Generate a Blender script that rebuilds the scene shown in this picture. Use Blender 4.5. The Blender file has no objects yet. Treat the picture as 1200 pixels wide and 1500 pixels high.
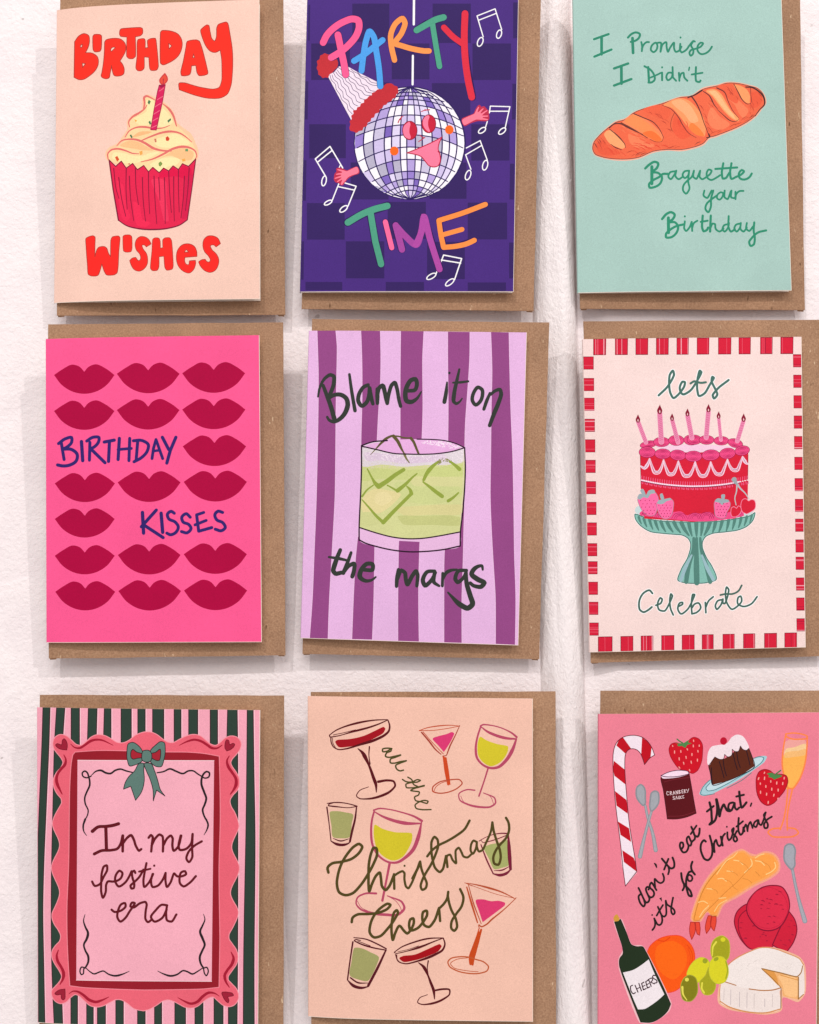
import bpy, math, random
import numpy as np
from mathutils import Vector
from mathutils.geometry import delaunay_2d_cdt
rad = math.radians
sc = bpy.context.scene
COL = sc.collection

# ---------------------------------------------------------------- camera
F = 1400.0                      # focal length in photo pixels
CX, CY = 600.0, 750.0
ZC = 1.5                        # wall height at the centre of the view
DIST = 0.482
PITCH, YAW = rad(5.3), rad(-1.0)
fwd = Vector((math.sin(YAW)*math.cos(PITCH), math.cos(YAW)*math.cos(PITCH), math.sin(PITCH)))
rgt = fwd.cross(Vector((0, 0, 1))).normalized()
upv = rgt.cross(fwd).normalized()
CAM = Vector((0, 0, ZC)) - fwd*(DIST/fwd.y)
cam_d = bpy.data.cameras.new("camera")
cam_o = bpy.data.objects.new("camera", cam_d); COL.objects.link(cam_o)
cam_o.location = CAM
cam_o.rotation_mode = 'QUATERNION'
cam_o.rotation_quaternion = (-fwd).to_track_quat('Z', 'Y')
cam_d.sensor_fit = 'VERTICAL'; cam_d.sensor_height = 36.0
cam_d.lens = 36.0*F/1500.0
cam_d.clip_start = 0.01; cam_d.clip_end = 50
sc.camera = cam_o

# ---------------------------------------------------------------- world + lamps
sc.view_settings.view_transform = 'Standard'
sc.view_settings.look = 'None'
sc.view_settings.gamma = 1.0
sc.view_settings.exposure = -0.05
w = bpy.data.worlds.new("World"); sc.world = w; w.use_nodes = True
bg = w.node_tree.nodes['Background']
bg.inputs[0].default_value = (1.0, 0.945, 0.94, 1); bg.inputs[1].default_value = 0.57

def lamp(name, direction, dist, size, power, col, tgt=(0, 0, ZC)):
    d = bpy.data.lights.new(name, 'AREA'); d.shape = 'DISK'; d.size = size
    d.energy = power; d.color = col
    o = bpy.data.objects.new(name, d); COL.objects.link(o)
    v = Vector(direction).normalized()
    o.location = Vector(tgt) + v*dist
    o.rotation_mode = 'QUATERNION'; o.rotation_quaternion = v.to_track_quat('Z', 'Y')
    return o
lamp('spot_right', (0.92, -1.0, 1.20), 4.2, 0.08, 42.0, (1.0, 0.95, 0.93))
lamp('spot_left', (-0.42, -1.0, 1.20), 4.2, 0.10, 47.0, (1.0, 0.96, 0.95))
lamp('ambient_fill', (0.1, -1.0, 0.8), 4.0, 2.4, 60.0, (1.0, 0.97, 0.95))  # added soft fill from above for the ambient part, not a real fixture

# ---------------------------------------------------------------- helpers
def ray(px, py):
    return fwd + rgt*((px-CX)/F) + upv*((CY-py)/F)
def hit(px, py, d0, slope, zb):          # plane: distance from wall = d0 + slope*(z-zb)
    r = ray(px, py)
    # CAM.y + t r.y = -(d0 + slope*(CAM.z + t r.z - zb))
    t = -(d0 + slope*(CAM.z-zb) + CAM.y)/(r.y + slope*r.z)
    return CAM + r*t
def at(px, py, depth):
    return hit(px, py, depth, 0, 0)
def srgb(h):
    c = [int(h[i:i+2], 16)/255 for i in (0, 2, 4)]
    return tuple(x/12.92 if x <= .04045 else ((x+.055)/1.055)**2.4 for x in c)
def link_mesh(name, verts, faces, mats, parent=None, fm=None, smooth=False, origin=None):
    me = bpy.data.meshes.new(name)
    o0 = Vector(origin) if origin is not None else Vector((0, 0, 0))
    me.from_pydata([tuple(Vector(v)-o0) for v in verts], [], faces)
    for m in (mats if isinstance(mats, list) else [mats]): me.materials.append(m)
    if fm: me.polygons.foreach_set('material_index', fm)
    if smooth: me.polygons.foreach_set('use_smooth', [True]*len(faces))
    me.update()
    o = bpy.data.objects.new(name, me); COL.objects.link(o)
    if parent is not None: o.parent = parent
    return o
def empty(name, loc, label, cat, group=None):
    o = bpy.data.objects.new(name, None); COL.objects.link(o)
    o.empty_display_size = 0.02
    o.location = loc; o['label'] = label; o['category'] = cat
    if group: o['group'] = group
    return o

# ---------------------------------------------------------------- materials
def nd(t, kind, **kw):
    n = t.nodes.new(kind)
    for k, v in kw.items():
        if isinstance(v, dict):
            for a, b in v.items(): n.inputs[a].default_value = b
        else: setattr(n, k, v)
    return n
_mats = {}
def ink(hexcol, rough=0.62, grain=0.08):
    """flat print on uncoated board: the ink colour with paper tooth and slight press mottling"""
    k = (hexcol, rough)
    if k in _mats: return _mats[k]
    m = bpy.data.materials.new('ink_'+hexcol); m.use_nodes = True
    t = m.node_tree; b = t.nodes['Principled BSDF']
    b.inputs['Roughness'].default_value = rough
    b.inputs['Specular IOR Level'].default_value = 0.12
    tc = nd(t, 'ShaderNodeNewGeometry')
    n1 = nd(t, 'ShaderNodeTexNoise', **{'inputs_': None}) if False else t.nodes.new('ShaderNodeTexNoise')
    n1.inputs['Scale'].default_value = 1900; n1.inputs['Detail'].default_value = 3
    n2 = t.nodes.new('ShaderNodeTexNoise'); n2.inputs['Scale'].default_value = 38; n2.inputs['Detail'].default_value = 4
    t.links.new(tc.outputs['Position'], n1.inputs['Vector']); t.links.new(tc.outputs['Position'], n2.inputs['Vector'])
    c = srgb(hexcol); lum = .3*c[0]+.6*c[1]+.1*c[2]
    mr = t.nodes.new('ShaderNodeMapRange')
    mr.inputs[1].default_value = 0.3; mr.inputs[2].default_value = 0.7
    mr.inputs[3].default_value = 1-grain; mr.inputs[4].default_value = 1+grain
    t.links.new(n1.outputs[0], mr.inputs[0])
    mr2 = t.nodes.new('ShaderNodeMapRange')
    mr2.inputs[1].default_value = 0.3; mr2.inputs[2].default_value = 0.7
    mr2.inputs[3].default_value = 0.955; mr2.inputs[4].default_value = 1.035
    t.links.new(n2.outputs[0], mr2.inputs[0])
    mu = t.nodes.new('ShaderNodeMath'); mu.operation = 'MULTIPLY'
    t.links.new(mr.outputs[0], mu.inputs[0]); t.links.new(mr2.outputs[0], mu.inputs[1])
    vm = t.nodes.new('ShaderNodeVectorMath'); vm.operation = 'SCALE'
    vm.inputs[0].default_value = c
    t.links.new(mu.outputs[0], vm.inputs['Scale'])
    t.links.new(vm.outputs[0], b.inputs['Base Color'])
    bp = t.nodes.new('ShaderNodeBump'); bp.inputs['Strength'].default_value = 0.25; bp.inputs['Distance'].default_value = 0.0001
    t.links.new(n1.outputs[0], bp.inputs['Height']); t.links.new(bp.outputs[0], b.inputs['Normal'])
    _mats[k] = m
    return m

def kraft_material():
    m = bpy.data.materials.new('kraft_paper'); m.use_nodes = True
    t = m.node_tree; b = t.nodes['Principled BSDF']; b.inputs['Roughness'].default_value = 0.8
    b.inputs['Specular IOR Level'].default_value = 0.15
    g = t.nodes.new('ShaderNodeNewGeometry')
    def noise(scale, det, stretch=None, rough=.6):
        n = t.nodes.new('ShaderNodeTexNoise'); n.inputs['Scale'].default_value = scale; n.inputs['Detail'].default_value = det
        n.inputs['Roughness'].default_value = rough
        if stretch:
            mp = t.nodes.new('ShaderNodeMapping'); mp.inputs['Scale'].default_value = stretch
            mp.inputs['Rotation'].default_value = (0, 0.5, 0)
            t.links.new(g.outputs['Position'], mp.inputs[0]); t.links.new(mp.outputs[0], n.inputs['Vector'])
        else: t.links.new(g.outputs['Position'], n.inputs['Vector'])
        return n
    def ramp(src, stops):
        r = t.nodes.new('ShaderNodeValToRGB'); e = r.color_ramp.elements
        e[0].position, e[0].color = stops[0][0], (*stops[0][1], 1)
        e[1].position, e[1].color = stops[-1][0], (*stops[-1][1], 1)
        for p, c in stops[1:-1]:
            x = e.new(p); x.color = (*c, 1)
        t.links.new(src, r.inputs[0]); return r
    def mix(a, b_, fac, mode='MIX'):
        x = t.nodes.new('ShaderNodeMix'); x.data_type = 'RGBA'; x.blend_type = mode
        for i, v in ((6, a), (7, b_)):
            if isinstance(v, tuple): x.inputs[i].default_value = (*v, 1)
            else: t.links.new(v, x.inputs[i])
        if isinstance(fac, float): x.inputs[0].default_value = fac
        else: t.links.new(fac, x.inputs[0])
        return x.outputs[2]
    n1 = noise(1300, 4); n2 = noise(30, 3); n3 = noise(520, 2, (1, 1, .35)); n4 = noise(260, 2, (1, 1, .4)); n5 = noise(480, 1)
    c = ramp(n1.outputs[0], [(.28, srgb('957259')), (.5, srgb('ab8467')), (.72, srgb('bd9779'))]).outputs[0]
    c = mix(c, ramp(n2.outputs[0], [(.3, (.86, .86, .86)), (.7, (1.08, 1.08, 1.08))]).outputs[0], 1.0, 'MULTIPLY')
    c = mix(c, srgb('e4c7a6'), ramp(n3.outputs[0], [(.70, (0, 0, 0)), (.76, (.75, .75, .75))]).outputs[0])
    c = mix(c, srgb('5b3f2a'), ramp(n4.outputs[0], [(.715, (0, 0, 0)), (.76, (.8, .8, .8))]).outputs[0])
    t.links.new(c, b.inputs['Base Color'])
    bp = t.nodes.new('ShaderNodeBump'); bp.inputs['Strength'].default_value = 0.35; bp.inputs['Distance'].default_value = 0.0002
    t.links.new(n1.outputs[0], bp.inputs['Height']); t.links.new(bp.outputs[0], b.inputs['Normal'])
    return m
KRAFT = kraft_material()

def wall_material(name, hexcol, amt, stretch, rough=.55):
    m = bpy.data.materials.new(name); m.use_nodes = True
    t = m.node_tree; b = t.nodes['Principled BSDF']; b.inputs['Roughness'].default_value = rough
    b.inputs['Specular IOR Level'].default_value = 0.3
    g = t.nodes.new('ShaderNodeNewGeometry')
    mp = t.nodes.new('ShaderNodeMapping'); mp.inputs['Scale'].default_value = stretch
    mp.inputs['Rotation'].default_value = (0, 0.35, 0)
    t.links.new(g.outputs['Position'], mp.inputs[0])
    def noise(scale, det, rough_=.55):
        n = t.nodes.new('ShaderNodeTexNoise'); n.inputs['Scale'].default_value = scale; n.inputs['Detail'].default_value = det
        n.inputs['Roughness'].default_value = rough_; n.inputs['Distortion'].default_value = 0.4
        t.links.new(mp.outputs[0], n.inputs['Vector']); return n
    a = noise(480, 4); b2 = noise(42, 3); s = noise(150, 1)
    ad = t.nodes.new('ShaderNodeMath'); ad.operation = 'MULTIPLY_ADD'; ad.inputs[1].default_value = 2.2
    t.links.new(b2.outputs[0], ad.inputs[0]); t.links.new(a.outputs[0], ad.inputs[2])
    bp = t.nodes.new('ShaderNodeBump'); bp.inputs['Strength'].default_value = 1.0; bp.inputs['Distance'].default_value = amt
    t.links.new(ad.outputs[0], bp.inputs['Height']); t.links.new(bp.outputs[0], b.inputs['Normal'])
    c = srgb(hexcol)
    r = t.nodes.new('ShaderNodeValToRGB'); e = r.color_ramp.elements
    e[0].position, e[0].color = .3, (c[0]*.94, c[1]*.93, c[2]*.94, 1); e[1].position, e[1].color = .65, (*c, 1)
    t.links.new(b2.outputs[0], r.inputs[0])
    r2 = t.nodes.new('ShaderNodeValToRGB'); e = r2.color_ramp.elements
    e[0].position, e[0].color = .77, (0, 0, 0, 1); e[1].position, e[1].color = .80, (.5, .5, .5, 1)
    t.links.new(s.outputs[0], r2.inputs[0])
    x = t.nodes.new('ShaderNodeMix'); x.data_type = 'RGBA'
    t.links.new(r2.outputs[0], x.inputs[0]); t.links.new(r.outputs[0], x.inputs[6]); x.inputs[7].default_value = (.35, .3, .28, 1)
    t.links.new(x.outputs[2], b.inputs['Base Color'])
    return m
WALLM = wall_material('painted_plaster', 'faf1f1', 0.0005, (1, 1, 1))
PIPEM = wall_material('painted_pipe_gloss', 'f8f0ef', 0.0006, (1.6, 1.6, .8), .35)

# ---------------------------------------------------------------- the wall
PR = 0.0085
random.seed(4)
def bulge(x, z):
    return 0.0006*math.sin(x*17+z*5)+0.0005*math.sin(z*23-x*11+1)
def pipe_x(z):   # centre line of the painted pipe, metres
    a, b = at(834, 0, .001), at(867, 1500, .001)
    return b.x + (a.x-b.x)*(z-b.z)/(a.z-b.z) - PR
def wall_strip(name, xl, xr, nx, z0, z1, nz, fn, mat, kind='structure'):
    vs, fs = [], []
    for j in range(nz+1):
        z = z0+(z1-z0)*j/nz
        a, b = (xl(z) if callable(xl) else xl), (xr(z) if callable(xr) else xr)
        for i in range(nx+1):
            x = a+(b-a)*i/nx
            vs.append((x, -fn(x, z), z))
    for j in range(nz):
        for i in range(nx):
            k = j*(nx+1)+i
            fs.append((k, k+1, k+nx+2, k+nx+1))
    o = link_mesh(name, vs, fs, mat, smooth=True)
    if kind: o['kind'] = kind
    return o
# ---------------------------------------------------------------- print engine
def crom(pts, closed, step):
    """centripetal-ish Catmull-Rom through pts [(x,y,corner)], sampled about every `step`"""
    n = len(pts)
    if n < 3: return [(p[0], p[1]) for p in pts]
    P = [np.array(p[:2], float) for p in pts]; cr = [p[2] for p in pts]
    out = []
    segs = n if closed else n-1
    for i in range(segs):
        a, b = P[i], P[(i+1) % n]
        ia, ib = i, (i+1) % n
        prev = P[(i-1) % n] if (closed or i > 0) else None
        nxt = P[(i+2) % n] if (closed or i+2 < n) else None
        d = np.linalg.norm(b-a)
        if d < 1e-9: continue
        def tang(p0, p1, p2):
            d0, d1 = np.linalg.norm(p1-p0), np.linalg.norm(p2-p1)
            if d0 < 1e-9 or d1 < 1e-9: return (p2-p0)/2
            return ((p1-p0)/d0*d1+(p2-p1)/d1*d0)/(d0+d1)
        ta = (b-a)/d if (prev is None or cr[ia]) else tang(prev, a, b)
        tb = (b-a)/d if (nxt is None or cr[ib]) else tang(a, b, nxt)
        da = d if prev is None else min(d, 1.25*min(d, np.linalg.norm(a-prev)))
        db = d if nxt is None else min(d, 1.25*min(d, np.linalg.norm(nxt-b)))
        ta, tb = ta*da, tb*db
        k = 1 if (cr[ia] or prev is None) and (cr[ib] or nxt is None) else max(2, min(14, int(math.ceil(d/step))))
        for j in range(k):
            t = j/k; t2, t3 = t*t, t*t*t
            q = (2*t3-3*t2+1)*a+(t3-2*t2+t)*ta+(-2*t3+3*t2)*b+(t3-t2)*tb
            out.append((q[0], q[1]))
    if not closed: out.append((P[-1][0], P[-1][1]))
    return out
def hull(p):
    p = sorted(set((round(a, 6), round(b, 6)) for a, b in p))
    if len(p) < 3: return p
    def half(q):
        h = []
        for x in q:
            while len(h) > 1 and (h[-1][0]-h[-2][0])*(x[1]-h[-2][1])-(h[-1][1]-h[-2][1])*(x[0]-h[-2][0]) <= 0: h.pop()
            h.append(x)
        return h[:-1]
    return half(p)+half(p[::-1])
def area(p):
    return sum(p[i][0]*p[(i+1) % len(p)][1]-p[(i+1) % len(p)][0]*p[i][1] for i in range(len(p)))/2
def ribbon(line, w, closed=False):
    """stroke -> list of convex pieces; w = list of widths start..end"""
    L = [line[0]]
    for p in line[1:]:
        if math.hypot(p[0]-L[-1][0], p[1]-L[-1][1]) > 1e-3: L.append(p)
    if closed and math.hypot(L[0][0]-L[-1][0], L[0][1]-L[-1][1]) < 1e-3: L.pop()
    n = len(L)
    if n == 1:
        return [[(L[0][0]+w[0]/2*math.cos(k*math.pi/5), L[0][1]+w[0]/2*math.sin(k*math.pi/5)) for k in range(10)]]
    if closed: L = L+[L[0]]; n += 1
    acc = [0]
    for i in range(1, n): acc.append(acc[-1]+math.hypot(L[i][0]-L[i-1][0], L[i][1]-L[i-1][1]))
    def W(s):
        t = s/acc[-1]*(len(w)-1)
        i = min(int(t), len(w)-2) if len(w) > 1 else 0
        return (w[0] if len(w) == 1 else w[i]+(w[i+1]-w[i])*(t-i))/2
    out = []; nor = []
    D = [(L[i+1][0]-L[i][0], L[i+1][1]-L[i][1]) for i in range(n-1)]
    D = [(a/math.hypot(a, b), b/math.hypot(a, b)) for a, b in D]
    sharp = [False]*n
    for i in range(n):
        a = D[i-1] if i > 0 else (D[-1] if closed else D[0])
        b = D[i] if i < n-1 else (D[0] if closed else D[-1])
        c = a[0]*b[0]+a[1]*b[1]
        if c < 0.55: sharp[i] = True; nor.append(None); continue
        x, y = a[0]+b[0], a[1]+b[1]; l = math.hypot(x, y); f = 1/max(.6, math.sqrt((1+c)/2))
        nor.append((-y/l*f, x/l*f))
    for i in range(n-1):
        wa, wb = W(acc[i]), W(acc[i+1])
        na = nor[i] or (-D[i][1], D[i][0]); nb = nor[i+1] or (-D[i][1], D[i][0])
        A, B = L[i], L[i+1]
        q = hull([(A[0]+na[0]*wa, A[1]+na[1]*wa), (A[0]-na[0]*wa, A[1]-na[1]*wa), (B[0]-nb[0]*wb, B[1]-nb[1]*wb), (B[0]+nb[0]*wb, B[1]+nb[1]*wb)])
        if len(q) > 2: out.append(q)
    for i in range(n):
        if (sharp[i] and not (closed and i == n-1)) or (not closed and i in (0, n-1)):
            r = W(acc[i])
            if r < .03: continue
            d = D[min(i, n-2)]; a0 = math.atan2(d[1], d[0])+math.pi/2
            out.append([(L[i][0]+r*math.cos(a0+k*math.pi/5), L[i][1]+r*math.sin(a0+k*math.pi/5)) for k in range(10)])
    return out

def wind(p, x, y):
    n = 0
    for i in range(len(p)):
        x0, y0 = p[i][0], p[i][1]; x1, y1 = p[(i+1) % len(p)][0], p[(i+1) % len(p)][1]
        if (y0 <= y) != (y1 <= y):
            t = (y-y0)/(y1-y0)
            if x0+t*(x1-x0) > x: n += 1 if y1 > y0 else -1
    return n != 0
def ball(shapes, part, T, s):
    """mirror tiles of the printed ball, frame units (6 per photo pixel)"""
    rnd = random.Random(11)
    lat = [(112, 125, 60), (150, 188, 205), (182, 235, 300), (215, 300, 370), (262, 395, 435), (350, 475, 462), (435, 535, 470), (525, 640, 465), (632, 760, 450),
           (740, 850, 395), (845, 935, 330), (912, 1000, 272), (970, 1040, 215), (1012, 1065, 160), (1090, 1094, 60)]
    mer = [-482, -405, -318, -222, -158, -82, -24, 52, 112, 200, 288, 352, 418, 482]
    def X(a, y): return 606+(a-6)*math.sqrt(max(0, 1-((y-599)/492)**2))
    def Y(l, x): return l[0]+(l[1]-l[0])*((x-604)/l[2])**2
    def P(a, l):
        y = l[0]
        for _ in range(12): x = X(a, y); y = min(1088, max(110, Y(l, x)))
        return X(a, y), y
    cols = ['fbf7ff', 'fbf7ff', 'fbf7ff', 'e3daf8', 'd2c6ee', 'd9cdf2', 'b9a6e2', '9a82d2', '8068c0', 'b9b5cc', 'cfc8e4']
    for i in range(len(lat)-1):
        for j in range(len(mer)-1):
            q = [P(mer[j], lat[i]), P((mer[j]+mer[j+1])/2, lat[i]), P(mer[j+1], lat[i]), P(mer[j+1], lat[i+1]), P((mer[j]+mer[j+1])/2, lat[i+1]), P(mer[j], lat[i+1])]
            c = rnd.choice(cols)
            if j in (0, len(mer)-2) and rnd.random() < .5: c = 'fbf7ff'
            shapes.append(dict(part=part, col=c, polys=[[T(*p) for p in q]], holes=[]))
    for l in lat[1:-1]:
        xs = [-1+2*k/16 for k in range(17)]
        line = [T(604+l[2]*k, Y(l, 604+l[2]*k)) for k in xs]
        shapes.append(dict(part=part, col='2a1a5c', polys=ribbon(line, [9/s, 10.5/s, 9/s]), holes=[]))
    for a in mer[1:-1]:
        ys = [106+986*k/22 for k in range(23)]
        line = [T(X(a, y), y) for y in ys]
        shapes.append(dict(part=part, col='2a1a5c', polys=ribbon(line, [7/s, 12/s, 7/s]), holes=[]))

def parse(text, base_part):
    """-> list of shapes {part, col, polys:[...], holes:[...]} in photo pixels"""
    ox, oy, s, wf = 0., 0., 1., 1.; part = base_part; shapes = []
    def pts(tok):
        r = []
        for t in tok:
            c = t.endswith('!')
            x, y = t.rstrip('!').split(',')
            r.append((ox+float(x)/s, oy+float(y)/s, c))
        return r
    def widths(t): return [float(x)/s*wf for x in t.split(':')]
    for ln in text.splitlines():
        ln = ln.split('#')[0].split()
        if not ln: continue
        c, a = ln[0], ln[1:]
        if c == '@': ox, oy, s = map(float, a); continue
        if c == 'W': wf = float(a[0]); continue
        if c == 'K': part = a[0]; continue
        sh = None
        if c in 'PQFf':
            k = 1 if c in 'PQ' else 3
            p = pts(a[k:])
            line = crom(p, True, 2.2) if c in 'PF' else [(x, y) for x, y, _ in p]
            shapes.append(dict(part=part, col=a[0], polys=[line], holes=[]))
            if c in 'Ff':
                shapes.append(dict(part=part, col=a[1], polys=ribbon(line, widths(a[2]), True), holes=[], line=widths(a[2])[0]))
        elif c in 'Hh':
            p = pts(a); hl = crom(p, True, 2.2) if c == 'H' else [(x, y) for x, y, _ in p]
            (shapes[-2] if shapes[-1].get('line') else shapes[-1])['holes'].append(hl)
            if shapes[-1].get('line'): shapes[-1]['polys'] = shapes[-1]['polys']+ribbon(hl, [shapes[-1]['line']], True)
        elif c in 'SLO':
            p = pts(a[2:])
            line = [(x, y) for x, y, _ in p] if c == 'L' else crom(p, c == 'O', 2.4)
            shapes.append(dict(part=part, col=a[0], polys=ribbon(line, widths(a[1]), c == 'O'), holes=[]))
        elif c in 'ERG':
            j = 1 if c != 'R' else 2
            cx, cy, rx, ry, ro = map(float, a[j:j+5])
            cx, cy, rx, ry, ro = ox+cx/s, oy+cy/s, rx/s, ry/s, rad(ro)
            n = max(8, min(40, int(3*math.sqrt(max(rx, ry))*2)))
            e = []
            for k in range(n):
                t = 2*math.pi*k/n; x, y = rx*math.cos(t), ry*math.sin(t)
                e.append((cx+x*math.cos(ro)-y*math.sin(ro), cy+x*math.sin(ro)+y*math.cos(ro)))
            shapes.append(dict(part=part, col=a[0], polys=[e] if c == 'E' else ribbon(e, widths(a[1]), True), holes=[]))
        elif c == 'LIP':           # colour x_left x_right y
            x0, x1, y = map(float, a[1:4]); W = x1-x0
            q = [(0, 0, 1), (.14, -.095, 0), (.30, -.172, 0), (.42, -.14, 0), (.50, -.055, 1), (.57, -.135, 0), (.69, -.178, 0), (.86, -.105, 0), (1, 0, 1), (.87, .165, 0), (.69, .275, 0), (.5, .31, 0), (.31, .275, 0), (.13, .165, 0)]
            q = [(ox+(x0+u*W)/s, oy+(y+v*W)/s, k) for u, v, k in q]
            shapes.append(dict(part=part, col=a[0], polys=[crom(q, True, 2.2)], holes=[]))
        elif c in 'ZB':            # Z colour n size poly: specks;  B colour n width length angle poly: brush marks
            n = int(a[1]); p = crom(pts(a[3 if c == 'Z' else 5:]), True, 4)
            xs = [q[0] for q in p]; ys = [q[1] for q in p]; rnd = random.Random(n*7+int(xs[0]*13) % 991)
            out = []
            while len(out) < n:
                x, y = rnd.uniform(min(xs), max(xs)), rnd.uniform(min(ys), max(ys))
                if not wind(p, x, y): continue
                if c == 'Z':
                    r = float(a[2])/s*rnd.uniform(.5, 1.2); t = rnd.uniform(0, 1)
                    out.append([(x+r*math.cos(t+k*2.1), y+r*math.sin(t+k*2.1)) for k in range(3)])
                else:
                    wd, ln, an = float(a[2])/s*rnd.uniform(.5, 1.1), float(a[3])/s*rnd.uniform(.5, 1.1), rad(float(a[4])+rnd.uniform(-9, 9))
                    q = [(x+math.cos(an)*ln*k+math.sin(an)*ln*.12*(1-4*k*k), y+math.sin(an)*ln*k-math.cos(an)*ln*.12*(1-4*k*k)) for k in (-.5, -.17, .17, .5)]
                    if not (wind(p, *q[0]) and wind(p, *q[-1])):
                        if rnd.random() < .9: continue
                    out.extend(ribbon(q, [wd*.2, wd, wd*.2]))
            shapes.append(dict(part=part, col=a[0], polys=out, holes=[]))
        elif c == 'BALL': ball(shapes, part, lambda x, y: (ox+x/s, oy+y/s), s)
        else: raise ValueError(ln)
    return shapes

PAPER = ink('f6e9dc')
SPLIT = {'purple_stripe', 'disco_ball_arm', 'frame_curl', 'frame_heart', 'ink_flourish', 'dark_check', 'hanging_string', 'green_stripe', 'green_olives', 'letter'}
CW, CH = 105.0, 148.0            # card size, millimetres
def homog(src, dst):
    A = []
    for (x, y), (u, v) in zip(src, dst):
        A.append([x, y, 1, 0, 0, 0, -u*x, -u*y, -u]); A.append([0, 0, 0, x, y, 1, -v*x, -v*y, -v])
    return np.linalg.svd(np.array(A, float))[2][-1].reshape(3, 3)
def happ(H, x, y):
    q = H @ np.array([x, y, 1.0]); return q[0]/q[2], q[1]/q[2]

class Card:
    """a folded card: px corners of its front cover, the leaning plane it lies in and the lift of the cover from its fold"""
    def __init__(self, corners, d0, slope, zb, curl, lam, vsize=CH):
        self.d0, self.sl, self.zb, self.curl, self.lam, self.vs = d0, slope, zb, curl/1000, lam, vsize
        self.n = Vector((0, -1, slope)).normalized()*1.0
        self.n = Vector((0, -1, -slope)).normalized() if False else Vector((0, -1.0, 0))
        flat = []
        for i, (x, y) in enumerate(corners):
            u = 0 if i in (0, 3) else CW
            flat.append(hit(x, y, d0+self.h(u), slope, zb)+Vector((0, self.h(u), 0)))
        uv = [(0, vsize), (CW, vsize), (CW, 0), (0, 0)]
        self.toW = homog(uv, [(p.x, p.z) for p in flat]); self.toU = np.linalg.inv(self.toW)
    def h(self, u): return -self.curl*math.exp(-max(u, 0)/self.lam)
    def px(self, x, y):
        u = 50.
        for _ in range(4):
            p = hit(x, y, self.d0+self.h(u), self.sl, self.zb)
            u, v = happ(self.toU, p.x, p.z)
        return (u, v)
    def pos(self, u, v, off=0.0):          # off = millimetres out from the cover
        x, z = happ(self.toW, u, v)
        return Vector((x, -(self.d0+self.sl*(z-self.zb)+self.h(u)+off/1000), z))

def slab(card, name, parent, org, u0, u1, v0, v1, offf, thick, mat, ncol=14):
    """thin paper sheet following the card, offf(u) = offset of its front in mm"""
    vs, fs = [], []
    us = [u0+(u1-u0)*i/ncol for i in range(ncol+1)]
    for u in us:
        for v, o in ((v0, 0), (v1, 0), (v1, -thick), (v0, -thick)):
            vs.append(card.pos(u, v, offf(u)+o))
    for i in range(ncol):
        k = i*4
        for a in range(4):
            b = (a+1) % 4
            fs.append((k+a, k+b, k+4+b, k+4+a))
    fs.append((0, 3, 2, 1)); e = ncol*4; fs.append((e, e+1, e+2, e+3))
    return link_mesh(name, vs, fs, mat, parent, origin=org)

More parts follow.
